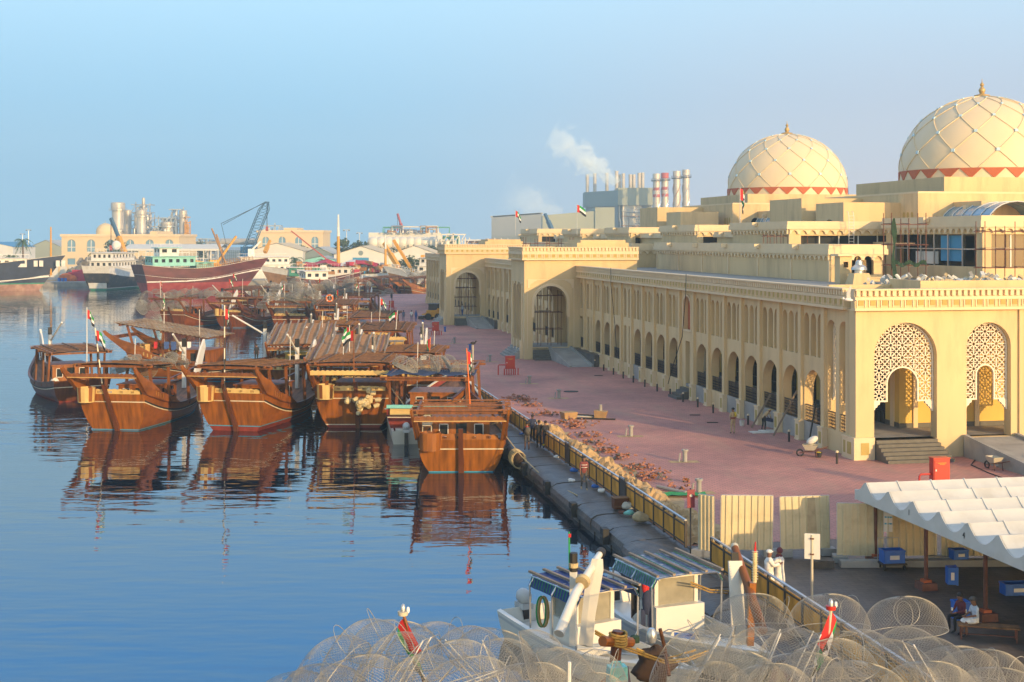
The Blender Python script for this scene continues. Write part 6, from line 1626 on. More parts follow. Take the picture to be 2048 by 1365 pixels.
fence('sunlit and shaded fence run of golden boards beside the white hoarding end', 54.2, 63.2)
fence('longest fence run of golden boards behind the walking man', 64.4, 74.9)
fence('fence run of golden boards beside the standing group', 75.9, 94.0)
fence('dim brown fence run behind the turquoise railed dhow', 95.2, 110.2)
fence('foreground fence run of golden boards below the embracing men', 33.0, 50.6)
for k,(u,lab) in enumerate(((63.8,'dark steel gate leaf between the two nearer fence runs'),(75.4,'dark steel gate leaf behind the walking man'),(94.6,'grey steel gate leaf at the turquoise railed dhow'))):
    t = thing('gate_leaf', lab, 'gate', W(18.05,u), TH); MB().m('dark_metal').box(-.05,.05,-.5,.5,.08,1.25).box(-.07,.07,-.55,-.48,0,1.35).box(-.07,.07,.48,.55,0,1.35).build('leaf_panel', t); MB().m('steel').box(-.09,-.05,-.45,.45,1.2,1.28).build('top_bar', t)
# ridge of dug sand behind the fence
g = []
rng = random.Random(12)
for i in range(200):
    u = 54.6+i*.19; row = []
    hgt = (.50+.20*sin(u*.9)+.13*sin(u*2.3)+.1*sin(u*5.1))*min(1,(i+4)/20)*min(1,(201-i)/16)
    for j in range(15):
        f = j/14; row.append((18.25+f*2.2+rng.uniform(-.05,.05), u+rng.uniform(-.08,.08), max(.004,hgt*sin(pi*f)**1.1+.06*sin(u*7+j*1.7)*sin(pi*f)+(rng.uniform(-.10,.10) if 0<j<14 else -.03))))
    g.append(row)
o = MB().m('sand').sheet(g).build('sand_ridge', kind='stuff'); o.rotation_euler.z = TH; tag(o, 'ridge of loose dug sand behind the quay fence', 'sand')
o = MB().m('sand').sheet([[(18.2+f*2.6+.5*sin(i*.7)*f, 54.6+i*.9, .006) for f in (0,.35,.7,1)] for i in range(38)]).build('sand_spread', kind='stuff'); o.rotation_euler.z = TH; tag(o, 'thin spread of sand over the paving beside the fence', 'sand')
# loose piles of paving bricks
def bricks(label, px, py, n, sp, seed):
    rr = random.Random(seed); p = G(px,py); t = MB()
    for k in range(n):
        t.m(rr.choice(['brick_red','brick_red','brick_red','hull_wood_weathered','step_stone'])); f = rr.random(); h = max(0,.34-abs(rr.gauss(0,.5))*.22)
        t.cbox((rr.gauss(0,sp*.75),rr.gauss(0,sp*.55),.05+h*rr.random()),(.2,.1,.075),(rr.uniform(-.4,.4),rr.uniform(-.4,.4),rr.uniform(0,3)))
    o = t.build('brick_rubble', kind='stuff'); o.location = p; tag(o, label, 'bricks', 'loose brick piles along the fence')
zz = lambda x,y: (1000+x/3.592, 740+y/3.592)
PL = ['far end of the fence, dark and low','far end beside the first, tall and dark','stacked orange bricks next to the sand mound','spilling down the crest of the sand','beside the brown cartons','strewn round the pipes by the cartons','just right of the sand crest','mid row with red clean bricks','with a blue scrap on top','broken grey pieces past the blue scrap','below the nearest pipe pit','long row of grey and red bricks','half way to the hoarding','few bricks next to the low sand','single small stack in the open paving','by the fallen pipe near the green sheet']
for k,(x,y,n,sp) in enumerate(((120,210,40,.7),(180,228,40,.6),(225,262,46,.6),(310,325,44,.8),(520,420,40,.7),(560,395,26,.7),(470,385,20,.6),(610,480,46,.8),(690,535,40,.6),(750,592,44,.6),(860,640,34,.6),(975,715,60,.8),(1070,785,60,.8),(1130,760,12,.5),(1333,808,9,.12),(1265,862,12,.5))):
    bricks('loose paving brick pile, '+PL[k], *zz(x,y), n, sp, k)
# pipe stubs set in sand pits
def pit(label, px, py, kind=0, w=1.7, d=.9):
    p = G(px,py); t = thing('pipe_stub', label, 'pipe', p, TH*0, 'pipe stubs standing in sand pits')
    MB().m('sand').add([(-w/2,-d/2,.006),(w/2,-d/2+.15,.006),(w/2-.1,d/2,.006),(-w/2-.1,d/2-.15,.006)],[(0,1,2,3)]).build('sand_pit', t)
    mb = MB().m('concrete' if kind == 0 else 'blue_plastic')
    mb.lathe([(.13,0),(.13,.62),(.20,.62),(.20,.72),(.11,.72),(.11,.5)],12,cap=False)
    if kind == 0: mb.tube([(-.35,0,0),(-.28,.0,.5)],.05,6)
    mb.build('pipe', t, smooth=40)
for lab,px,py,k in (('nearest grey flanged pipe stub, in the sunlit paving',1370,924,0),('second grey pipe stub with slanting rod',1262,873,0),('pipe stub behind the hoarding top',1398,986,0),('slim grey pipe stub beside the manhole lid',1118,797,0),('small grey pipe stub past the red cabinet',1059,768,0),('crumpled grey stub left of the red cabinet',980,724,0),('blue bagged stub, nearer one',940,701,1),('pale stub beyond the blue bag',909,687,0),('blue bagged stub near the second cabinet',890,664,1),('far blue stub on the left promenade',846,651,1)): pit(lab,px,py,k)
for k,(px,py,lab) in enumerate(((1142,784,'black manhole lid lying by the slim stub'),(1390,831,'dark drain slot near the doorstep'),(1425,846,'thin dark slot near the khaki worker'),(1197,752,'drain slot near the ramp wall'))):
    o = MB().m('black_rubber').lathe([(.02,.05),(.62 if k==0 else .4,.05),(.62 if k==0 else .4,.008),(.02,.008)],18).build('manhole_lid'); o.location = G(px,py); o.scale = (1,.8 if k==0 else .3,1); tag(o, lab, 'manhole lid')
t = thing('debris_pile', 'black hoses, boards and opened cartons dumped on the paving', 'debris', G(1168,838))
MB().m('carton').cbox((-1.1,0,.25),(.9,.7,.5),(0,0,.4),1.2).cbox((1.2,.2,.28),(.7,.6,.55),(0,.1,-.3),1.25).m('dust_sheet').cbox((.1,.4,.12),(1.6,.5,.05),(0,.1,.3)).build('carton', t); MB().m('black_rubber').tube([(-.5,-.3,.06),(.6,-.5,.08),(2.2,-.7,.06)],.06,6).tube([(-.8,.2,.3),(.3,.1,.25),(1.1,.4,.1)],.06,6).build('hose', t); MB().m('concrete').lathe([(.12,0),(.12,.8)],10,(1.2,.2,.2)).build('pipe', t)
# red hose cabinets
def cabinet(label, px, py, rz=0.0, s=1.0):
    p = G(px,py); t = thing('hose_cabinet', label, 'hose cabinet', p, rz, 'red fire hose cabinets on the promenade'); t.scale = (s,)*3
    MB().m('red_paint').box(-.45,.45,-.22,.22,.58,1.75).box(-.48,.48,-.26,.24,1.75,1.80).build('case', t)
    d_ = MB().m('red_paint').box(-.41,.41,-.25,-.22,.64,1.69).build('door', t)
    d2 = MB().m('white_paint').box(-.36,-.29,-.27,-.25,1.12,1.22).build('latch', d_)
    MB().m('wear_yellow').box(-.22,.24,-.256,-.25,1.52,1.54).box(-.12,.16,-.256,-.25,1.46,1.475).lathe([(.03,0),(.03,.005)],8,(-.3,-.255,1.56)).build('notice', d_)
    lg = MB().m('red_paint')
    for x in (-.3,-.1,.12,.34): lg.tube([(x,.05,0),(x,.05,.6)],.05,8)
    lg.build('stand_pipe', t)
    for pts_ in ([(-.45,.0,.95),(-1.05,.0,.95),(-1.12,0,.85),(-1.12,.0,0)],[(-.55,-.1,.0),(-.55,-.1,.55),(-.45,-.1,.62)],[(.5,-.05,.0),(.5,-.05,.6),(.42,-.05,.7)],[(.78,.05,0),(.78,.05,.62)]):
        MB().m('red_paint').tube(pts_,.055,8).build('feed_pipe', t, smooth=40)
cabinet('nearest red hose cabinet, glowing orange in the sun by the steps', 1879,985, TH)
cabinet('red hose cabinet in front of the near portal', 1020,750, TH*.6)
cabinet('red hose cabinet beside the wheelbarrow before the far portal', 871,671, TH*.5)
cabinet('farthest red hose cabinet near the promenade end', 783,622, TH*.5)
# bollard lights in front of the arcade
bm = MB().m('dark_metal').lathe([(.07,0),(.07,.62),(.05,.64)],10).mesh('post'); bh = MB().m('cream_trim').lathe([(.085,.64),(.085,.72),(.05,.76)],10).mesh('lamp_cap')
bl = [(175,828),(238,855),(307,882),(376,908),(447,938),(529,968),(615,1000),(708,1036),(798,1074),(902,1112),(1011,1153),(1257,1236)]
for k,(x,y) in enumerate(bl+[(0,0),(0,0)]):
    px,py = (1140+x/3.531, 500+y/3.531) if k < 12 else ((1578,884),(1674,928))[k-12]
    t = thing('bollard_light', 'short black bollard light in the row before the arcade', 'bollard', G(px,py), 0, 'bollard lights along the arcade'); obj('post', bm, t); obj('lamp_cap', bh, t)
def wheelbarrow(label, px, py, rz, load=None):
    t = thing('wheelbarrow', label, 'wheelbarrow', G(px,py), rz, 'wheelbarrows on the promenade')
    mb = MB().m('dust_sheet'); o_ = [(-.32,-.42),(.32,-.42),(.28,.45),(-.28,.45)]; i_ = [(-.2,-.25),(.2,-.25),(.17,.28),(-.17,.28)]
    vs = [(x,y,.72) for x,y in o_]+[(x,y,.40) for x,y in i_]
    mb.add(vs, [(4,5,6,7)]+[(k,(k+1)%4,4+(k+1)%4,4+k) for k in range(4)]).add([(x*.96,y*.96,z+.015) for x,y,z in vs], [(7,6,5,4)]+[(4+k,4+(k+1)%4,(k+1)%4,k) for k in range(4)]); mb.build('tray', t)
    fr_ = MB().m('rust')
    for s_ in (-1,1): fr_.tube([(s_*.28,-1.0,.62),(s_*.22,-.2,.38),(s_*.06,.65,.2)],.025,6); fr_.tube([(s_*.26,-.35,.42),(s_*.28,-.42,0)],.025,6)
    fr_.build('frame', t); w_ = MB().m('black_rubber'); w_.tube([(0,.62+.19*cos(a*pi/8),.2+.19*sin(a*pi/8)) for a in range(17)],.045,6); w_.build('wheel', t)
    if load:
        o = MB().m('sack_white').ball((0,0,0),.34,10,7,(1.2,.8,.6)).build('cement_bag', smooth=60); o.location = G(px,py)+V((.1,.0,.98)); o.rotation_euler = (0,-.5,.3); tag(o,'white bag slumped on top of the wheelbarrow','bag')
wheelbarrow('wheelbarrow loaded with a white bag by the last arch',1621,914,1.2,True)
wheelbarrow('empty cream wheelbarrow beside the ramp wall',1988,940,.3)
wheelbarrow('wheelbarrow by the third red cabinet',851,671,1.4)
t = thing('mortar_bucket','black rubber bucket with yellow mortar beside the loaded wheelbarrow','bucket',G(1637,915)); MB().m('black_rubber').lathe([(.16,0),(.22,.3),(.2,.3),(.15,.02)],14,cap=False).lathe([(.01,.01),(.16,.01)],14,cap=False).build('shell', t); MB().m('wear_yellow').ball((0,0,.26),.19,10,5,(1,1,.4)).build('mortar', t)
t = thing('paint_bucket','white bucket near the bending worker','bucket',G(1484,852)); MB().m('sack_white').lathe([(.15,0),(.18,.36),(.16,.36),(.14,.02)],12,cap=False).build('shell', t); MB().m('steel').tube([(-.17,0,.34),(0,0,.5),(.17,0,.34)],.012,4).build('handle', t)
for lab,px,py,l,ry,rz in (('pale plank leaning against the arch pier left of the worker',1503,856,2.6,.9,.2),('long pale plank leaning right of the worker',1547,872,3.4,1.0,.35)):
    o = MB().m('grey_wood').box(-.06,.06,-.02,.02,0,l).build('plank'); o.location = G(px,py); o.rotation_euler = (0,.55,rz); tag(o,lab,'plank')
o = MB().m('sack_white').cbox((0,0,.03),(1.6,.9,.05),(0,0,.2)).cbox((.5,.5,.06),(1.2,.7,.05),(0,.05,.6)).build('board_stack'); o.location = G(1520,862)+V((0,-.8,0)); tag(o,'flat dusty boards on the ground by the worker','boards')
o = MB().m('black_rubber').bar((0,0,0),(.5,.1,2.7),.08).build('leaning_bar'); o.location = G(1617,890); tag(o,'thin dark bar leaning against a pilaster near the corner','bar')
t = thing('ladder','grey metal ladder lying against the ramp wall','ladder',G(1998,938)+V((0,.5,0))); 
mb = MB().m('steel').tube([(0,0,.1),(2.2,-.9,.1)],.025,5).tube([(0,.1,.65),(2.2,-.8,.65)],.025,5); mb.build('rail', t)
mb = MB().m('steel')
for k in range(9): mb.bar((.12+k*.245,-.05-k*.1,.1),(.12+k*.245,.05-k*.1,.65),.025)
mb.build('rung', t)
o = MB().m('black_rubber').tube([G(1960,908,.03),G(1942,930,.03),G(1975,945,.03),G(2010,958,.03),G(2060,968,.03)],.03,5).build('hose'); tag(o,'black hose curling over the paving beside the ramp','hose')
t = thing('rubble_sack','torn orange and white sacks dumped on the ramp','sack',W(43.6,68.2,.55)); MB().m('tarp_orange').ball((0,0,.2),.45,10,6,(1.5,.7,.5)).m('sack_white').ball((.3,.3,.3),.3,9,6,(1.2,.8,.6)).build('sack_cloth', t, smooth=60); MB().m('grey_wood').bar((1.0,-2.8,.02),(.4,.2,.1),.12,.05).bar((1.3,-2.6,.02),(.9,.3,.1),.12,.05).build('board', t)
t = thing('skip_loader','small yellow skid loader parked beside the far portal','loader',G(868,640),R(80)); t.scale = (1.15,)*3
MB().m('crane_yellow').box(-.8,.8,-1.3,.9,.45,1.35).box(-.75,.75,-1.35,-.6,1.35,1.6).build('body', t); c = MB().m('dark_metal').box(-.62,.62,-.6,.65,1.35,2.15).box(-.7,.7,-.7,.75,2.15,2.25).build('cab', t)
for x in (-.85,.85):
    for y in (-.75,.6):
        w_ = MB().m('black_rubber').lathe([(.16,-.16),(.42,-.16),(.46,-.08),(.46,.08),(.42,.16),(.16,.16)],16).build('wheel', t, smooth=30); w_.location = (x+(.12 if x>0 else -.12),y,.46); w_.rotation_euler = (0,pi/2,0)
    MB().m('crane_yellow').bar((x*.95,-1.1,1.5),(x*.95,1.5,.7),.14,.2).build('lift_arm', t)
MB().m('dark_metal').prism([(-.95,1.4),(.95,1.4),(.95,2.0),(-.95,2.0)],.12,.55).build('bucket', t)
# thin posts and crow
t = thing('flood_pole','slim pale pole with a dark bird on its tip by the fence','pole',W(18.6,112.0),0); MB().m('dust_sheet').tube([(0,0,0),(0,0,4.0)],.06,6).build('shaft', t)
o = MB().m('hair_black').ball((0,0,.12),.15,9,6,(.8,1.6,.8)).ball((0,.26,.24),.08,8,5).bar((0,-.2,.1),(0,-.5,.02),.10,.03).bar((0,.32,.24),(0,.42,.22),.03).tube([(.03,0,.05),(.03,0,-.05)],.01,4).build('crow', smooth=60); o.location = W(18.6,112.0,4.03); o.rotation_euler = (0,0,-1.2); tag(o,'black crow perched on the slim pole','bird')
t = thing('marker_post','short pale timber post standing by the fence','post',G(954,775)); MB().m('dust_sheet').box(-.06,.06,-.05,.05,0,1.5).build('shaft', t)
MB().m('dust_sheet').cbox((0,0,1.53),(.16,.14,.06)).build('cap', t)
# seagull in flight
g_ = MB().m('cloth_white').ball((0,0,0),.10,10,6,(.85,2.3,.8)).ball((0,.27,.05),.06,8,5,(1,1.2,1)).add([(-.05,-.2,0),(.05,-.2,0),(.09,-.38,.0),(-.09,-.38,.0),(0,-.28,.03)],[(0,1,2,3),(0,4,1),(1,4,2),(2,4,3),(3,4,0)])
g_.m('wear_yellow').bar((0,.32,.05),(0,.40,.035),.02).m('cloth_white')
wings = []
for s_ in (-1,1):
    a = [(.05*s_,.10,.04),(.05*s_,-.10,.04),(.32*s_,.12,.26),(.30*s_,-.06,.25),(.62*s_,-.02,.46),(.60*s_,-.10,.45)]
    g_.add(a+[(x,y,z-.02) for x,y,z in a],[(0,1,3,2),(2,3,5,4),(6,8,9,7),(8,10,11,9),(0,2,8,6),(2,4,10,8),(1,7,9,3),(3,9,11,5),(4,5,11,10)])
o = g_.build('seagull', smooth=50); o.location = PT(1697,600,70); o.rotation_euler = (.1,.5,1.35); tag(o,'white seagull gliding in front of the arcade corner','bird')
# ---- hoarding of corrugated cream sheets
def hoard(label, a, b, h, z0=.28, tilt=0.0, old=False, block=True):
    d = b-a; l = V((d.x,d.y,0)).length; t = thing('hoarding_panel', label, 'hoarding', (a.x,a.y,0), atan2(d.y,d.x), 'corrugated hoarding panels across the quay'); l -= .16; t.rotation_euler = (0,((len(label)*7)%5-2)*.008,t.rotation_euler[2])
    n = max(4,int(l/.26)); g = []
    for i in range(n):
        for f,q in ((0,0),(.62,0),(.70,.05),(.92,.05),(1.0,0)):
            x = l*(i+f)/n; g.append([(x,-q+z*tilt,z) for z in (z0,z0+h)])
    s_ = MB().m('hoarding_cream').sheet(g).sheet([[(x,y+.012,z) for x,y,z in r_] for r_ in g]); s_.build('corrugated_sheet', t)
    f_ = MB().m('steel'); k = .05
    f_.bar((0,.04+z0*tilt,z0),(0,.04+(z0+h)*tilt,z0+h),k).bar((l,.04+z0*tilt,z0),(l,.04+(z0+h)*tilt,z0+h),k).bar((0,.04+z0*tilt,z0),(l,.04+z0*tilt,z0),k).bar((0,.04+(z0+h)*tilt,z0+h),(l,.04+(z0+h)*tilt,z0+h),k); f_.build('frame', t)
    if old: o = MB().m('sack_tan').add([(l*.52,-.062+.3*tilt,z0+.05),(l*.74,-.062+.3*tilt,z0+.05),(l*.70,-.062+(z0+h)*tilt,z0+h-.05),(l*.55,-.062+(z0+h)*tilt,z0+h-.05)],[(0,1,2,3)]).build('weathered_patch', t)
    if block: 
        for x in (.1,l-.1): MB().m('concrete').box(x-.3,x+.3,-.25,.3,0,z0).build('footing', t)
def gb_(px, py, z=0): return G(px,py,z)
hoard('narrow hoarding panel turned sideways beside the red sign', gb_(1397,1112), gb_(1434,1118), 2.25, tilt=-.03)
hoard('brightest hoarding panel with a curved canopy shadow', gb_(1441,1113), gb_(1552,1112), 2.2, tilt=.0)
hoard('hoarding panel with a flaking grey weathered strip', gb_(1563,1113), gb_(1668,1111), 2.12, tilt=.02, old=True)
hoard('shaded brown hoarding panel left of the canopy post', gb_(1675,1124), gb_(1775,1127), 2.05, tilt=.03)
hoard('shaded hoarding panel behind the canopy posts', gb_(1776,1126), gb_(1882,1126), 2.1, tilt=.02)
hoard('last shaded hoarding panel under the canopy', gb_(1884,1126), gb_(2000,1127), 2.0, tilt=.02)
hoard('hoarding panel at the frame edge under the canopy', gb_(2002,1127), gb_(2120,1128), 2.0, tilt=.02)
t = thing('kerb_block','long low concrete kerb under the shaded hoarding','kerb',gb_(1680,1134),0.03); MB().m('concrete').box(0,9,-.2,.2,0,.26).build('kerb_stone', t); MB().m('dark_concrete').box(-1.1,-.3,-.3,.3,0,.3).build('end_block', t)
t = thing('warning_sign','small crimson sign with a white emblem on a thin post by the hoarding','sign',gb_(1381,1108),.25)
MB().m('dark_metal').tube([(0,0,0),(0,0,2.7)],.035,6).build('post', t); pl_ = MB().m('sign_red').box(-.16,.17,-.05,-.03,1.9,2.65).build('plate', t); MB().m('line_white').lathe([(.06,0),(.06,.006)],10).build('emblem', pl_).location = (0,-.055,2.4); pl_.children[0].rotation_euler = (pi/2,0,0)
t = thing('white_sign','blank backed white sign on a tall pale post behind the fence','sign',G(1624,1212),-.25)
MB().m('dust_sheet').tube([(0,0,0),(0,0,2.5)],.045,8).build('post', t); MB().m('white_paint').box(-.26,.28,-.01,.01,1.65,2.55).build('plate', t); MB().m('rust').box(-.07,.07,-.06,.012,1.8,1.85).box(-.07,.07,-.06,.012,2.35,2.40).build('bracket', t)
t = thing('fish_poster','tall white board of small blue fish pictures hanging by the canopy','poster',G(1776,1132),-.15)
MB().m('dust_sheet').tube([(0,0,0),(0,0,1.9)],.035,6).build('post', t); p_ = MB().m('white_paint').box(-.17,.17,-.02,.02,1.35,2.65).build('board', t)
mb = MB().m('line_blue')
for k in range(12): 
    x,z = (-.09,.02,.11)[k%3],2.45-(k//3)*.26; mb.prism([(x-.045,-.026),(x+.03,-.026),(x+.03,-.021),(x-.045,-.021)],z-.03,z+.03); mb.add([(x+.03,-.024,z),(x+.055,-.024,z+.03),(x+.055,-.024,z-.03)],[(0,1,2)])
mb.build('fish_print', p_)
# ---- market canopy with scalloped roof
cn = thing('market_canopy','white scalloped roof canopy on rust red posts at the lower right','canopy',W(24.1,50.8),TH)
P0 = 1.93; NB = 12; VE = 20.0
def cz(q):                # height profile across one bay, cusp at the ridges
    q = (q+.534)%1.0; s_ = abs(q-.5)*2; return .02+.60*(s_**1.8)
prof = []
for b in range(NB):
    for k in range(10): prof.append((-(b+k/10)*P0, cz(k/10)))
prof.append((-NB*P0, cz(0)))
zt = lambda v: 2.74+.0*v
mb = MB().m('canopy_white')
mb.sheet([[(x, u, zt(x)+z) for x in (0,4,8,12,16,VE)] for u,z in prof]).sheet([[(x, u, zt(x)+z-.05) for x in (0,4,8,12,16,VE)] for u,z in prof]); mb.build('roof_sheet', cn, smooth=30)
fa = MB().m('canopy_white'); vs = []
for u,z in prof: vs += [(-.03,u,2.71+z+.03),(-.03,u,2.46),(.03,u,2.46),(.03,u,2.71+z+.03)]
fs = []
for i in range(len(prof)-1):
    for k in range(4): fs.append((4*i+k,4*i+(k+1)%4,4*i+4+(k+1)%4,4*i+4+k))
fa.add(vs, fs+[(0,1,2,3)]); fa.build('fascia', cn)
MB().m('canopy_white').box(-.03,VE,.0,.05,2.44,2.84).build('end_fascia', cn)
ri = MB().m('canopy_white')
for b in range(NB):
    for j in range(13):
        x = 1.3+j*1.45+(.7 if b%2 else 0)
        if x < VE: ri.tube([(x, -(b+k/8)*P0, zt(x)+cz(k/8)+.02) for k in range(9)], .03, 5)
ri.build('roof_rib', cn)
for k in range(5):
    u = -.6-k*4.1
    for x in (.55,9.0):
        p_ = MB().m('rust').tube([(x,u,.25),(x,u,2.70)],.075,10).build('post', cn); MB().m('rust').cbox((x,u,.13),(.62,.62,.26),(0,0,0),.94).m('brown_band').cbox((x,u,.30),(.3,.3,.12)).build('post_base', p_)
    MB().m('rust').box(.3,VE,u-.05,u+.05,2.42,2.50).build('beam', cn)
for tx,u in (('1',-4.45),('4',-8.35)):
    cu = bpy.data.curves.new('numeral','FONT'); cu.body = tx; cu.size = .30; cu.extrude = .004
    to = bpy.data.objects.new('numeral', cu); COL.objects.link(to); dg = bpy.context.evaluated_depsgraph_get(); nm = bpy.data.meshes.new_from_object(to.evaluated_get(dg)); bpy.data.objects.remove(to); nm.materials.clear(); nm.materials.append(MATS['line_black'])
    o = obj('numeral', nm, cn, (-.045,u,2.72), (pi/2,0,-pi/2))
# ---- crates, trolley, bench
def crate(label, loc, rz, s=(.62,.42,.38), group='blue plastic fish crates'):
    t = thing('fish_crate', label, 'crate', loc, rz, group); x,y,z = s[0]/2,s[1]/2,s[2]; w_ = .03
    MB().m('blue_plastic').box(-x,x,-y,-y+w_,0,z).box(-x,x,y-w_,y,0,z).box(-x,-x+w_,-y+w_,y-w_,0,z).box(x-w_,x,-y+w_,y-w_,0,z).box(-x+w_,x-w_,-y+w_,y-w_,0,w_).build('box', t)
    r_ = MB().m('blue_plastic').box(-x-.02,x+.02,-y-.02,-y-.001,z-.06,z).box(-x-.02,x+.02,y+.001,y+.02,z-.06,z).box(-x-.02,-x-.001,-y,y,z-.06,z).box(x+.001,x+.02,-y,y,z-.06,z)
    for k in range(5): r_.box(-x+.05+k*(2*x-.1)/4-.012,-x+.05+k*(2*x-.1)/4+.012,-y-.015,-y-.001,.03,z-.06)
    r_.build('rim', t); MB().m('white_paint').box(-x*.45,x*.45,-y-.018,-y-.016,z*.3,z*.62).build('stencil_patch', t); return t
c = crate('blue crate stood on end beside the second canopy post', G(1893,1184)+V((0,0,.62)), -.1); c.rotation_euler = (0,pi/2,-.1)
crate('blue crate at the right edge of the frame', G(2034,1188), .1, (1.1,.5,.42))
crate('blue crate resting on the kerb under the canopy', G(1914,1128)+V((0,-.2,.26)), .2)
c = crate('blue crate hidden behind the man in maroon', G(1921,1238), .1, (.5,.42,.62))
t = thing('hand_trolley','black hand trolley with a tubular handle by the canopy post','trolley',G(1784,1138)+V((0,0,0)),.1)
MB().m('dark_metal').box(-.5,.5,-.32,.32,.2,.26).build('platform', t); MB().m('steel').tube([(-.46,.3,.26),(-.46,.32,1.15),(.40,.32,1.15),(.40,.3,.26)],.02,6).build('handle', t)
for x in (-.4,.4):
    for y in (-.25,.25):
        w_ = MB().m('black_rubber').lathe([(.02,-.03),(.1,-.03),(.1,.03),(.02,.03)],12).build('wheel', t); w_.location = (x,y,.1); w_.rotation_euler = (0,pi/2,0)
crate('big scuffed blue crate on the hand trolley', G(1784,1138)+V((0,0,.27)), .1, (.85,.55,.5))
t = thing('bench','low worn wooden bench on a rusty steel frame','bench',G(1968,1282)+V((0,.2,0)),-.25)
MB().m('slat_wood').box(-.75,1.15,-.25,-.01,.42,.46).box(-.75,1.15,.01,.25,.42,.46).build('seat', t)
for x in (-.65,1.05):
    for y in (-.2,.2): MB().m('rust').box(x-.02,x+.02,y-.02,y+.02,0,.42).build('leg', t)
MB().m('rust').box(-.65,1.05,-.02,.02,.12,.15).build('stretcher', t)
def sack(label, px, py, m_, s, z=0, name='sack'):
    s *= .75; mb = MB().m(m_); rr = random.Random(px); mb.ball((0,0,s*.22),s*.45,14,9,(1.3,.75,.7)); ph = rr.uniform(0,6); mb.v = [(x*(1+.22*sin(5*y/s+ph)+rr.uniform(-.08,.08)),y*(1+.2*sin(6*x/s+ph)+rr.uniform(-.08,.08)),max(0,q*(1+.3*sin(4*x/s+ph)*.6+rr.uniform(-.08,.08)))) for x,y,q in mb.v]
    o = mb.build(name, smooth=60); o.location = G(px,py,z); tag(o,label,'sack')
sack('grey cloth sack slumped beside the canopy post',1738,1132,'sack_tan',.6); sack('tan sack leaning on the fence near the steel gate leaf',1284,1043,'sack_tan',1.0)
sack('pale green sack standing on the quay by the brown box',1257,1018,'sack_white',.85); sack('low teal bundle on the quay edge',1258,1030,'turquoise',.5); sack('small brown bundle beside the teal one',1243,1028,'rust',.45)
sack('white plastic bag on the walkway, upper one',1113,916,'cloth_white',.4); sack('white plastic bag on the walkway behind the walking man',1143,964,'cloth_white',.5); sack('white tarpaulin scrap by the fence foot',1203,985,'cloth_white',.55); sack('blue sheet bundle by the fence foot',1190,976,'blue_plastic',.42); sack('blue bag just behind the walking man',1148,944,'blue_plastic',.5); sack('blue bag at the feet of the group',1043,870,'blue_plastic',.38)
t = thing('wooden_box','brown wooden box on the quay edge beside sacks','box',G(1240,1017),TH); MB().m('hull_wood_dark').box(-.35,.35,-.25,.25,.0,.5).build('case', t); MB().m('slat_wood').box(-.38,.38,-.28,.28,.5,.54).box(-.38,.38,-.27,-.251,.1,.16).build('lid', t)
o = MB().m('cloth_green').sheet([[(i*.35,j*.3,.02+.08*abs(sin(i*1.3+j))) for j in range(4)] for i in range(7)]).build('green_sheet'); o.location = G(1355,996)+V((-.6,0,.05)); tag(o,'crumpled green sheet on the sand by the hoarding','tarpaulin')
o = MB().m('concrete').tube([(0,0,.1),(-1.3,1.5,.14)],.09,8).build('fallen_pipe'); o.location = G(1372,990); tag(o,'fallen grey pipe lying near the green sheet','pipe')
# rubber fenders on the quay wall, mooring lines
for k,(u,lab) in enumerate(zip([47+6*i for i in range(8)],range(8))):
    t = thing('quay_fender','black rubber fender block on the quay wall','fender',W(15.95,u,-.45),TH,'rubber fenders along the quay wall'); MB().m('black_rubber').box(-.28,.02,-.28,.28,-.35,.35).build('block', t); MB().m('dark_metal').box(-.30,-.281,-.2,.2,-.06,.06).build('bolt_plate', t)
t = thing('tyre_fender','old tyre hanging on the quay wall','tyre',W(15.78,51.0,-.5),TH); MB().m('black_rubber').tube([(0,.42*cos(a*pi/10),.42*sin(a*pi/10)) for a in range(21)],.11,8).build('tread', t, smooth=60); MB().m('rope').tube([(0,0,.4),(.2,0,.7)],.02,5).build('cord', t)
o = MB().m('rope').tube([B4+V((2.4,-.3,2.6)),B4+V((3.6,-2.6,1.4)),B4+V((5.0,-6,.6)),W(16.4,66.5,-.05)],.03,5).build('mooring_line'); tag(o,'tan mooring line sagging from the nearest dhow to the quay','rope')
o = MB().m('rope').tube([B3+V((2.6,-.2,3.2)),B3+V((4.6,-6,1.9)),B3+V((8,-13,1.5)),B4+V((2.2,.5,2.9))],.035,5).build('mooring_line'); tag(o,'pale mooring line from the float hung dhow to the nearest dhow','rope')
t = thing('net_bundle','dark net bundle wrapped with rope hanging at the quay edge','net',W(15.7,78.5,-.2),TH); MB().m('roof_dark').ball((0,0,.1),.62,12,8,(.6,1.3,.8)).build('net', t, smooth=60); mb = MB().m('black_rubber')
mb.m('rope')
for k in range(5): mb.tube([(.42*sin(a*pi/6)*.98,-.6+k*.3,.1+.5*cos(a*pi/6)) for a in range(13)],.03,4)
mb.build('lashing', t)
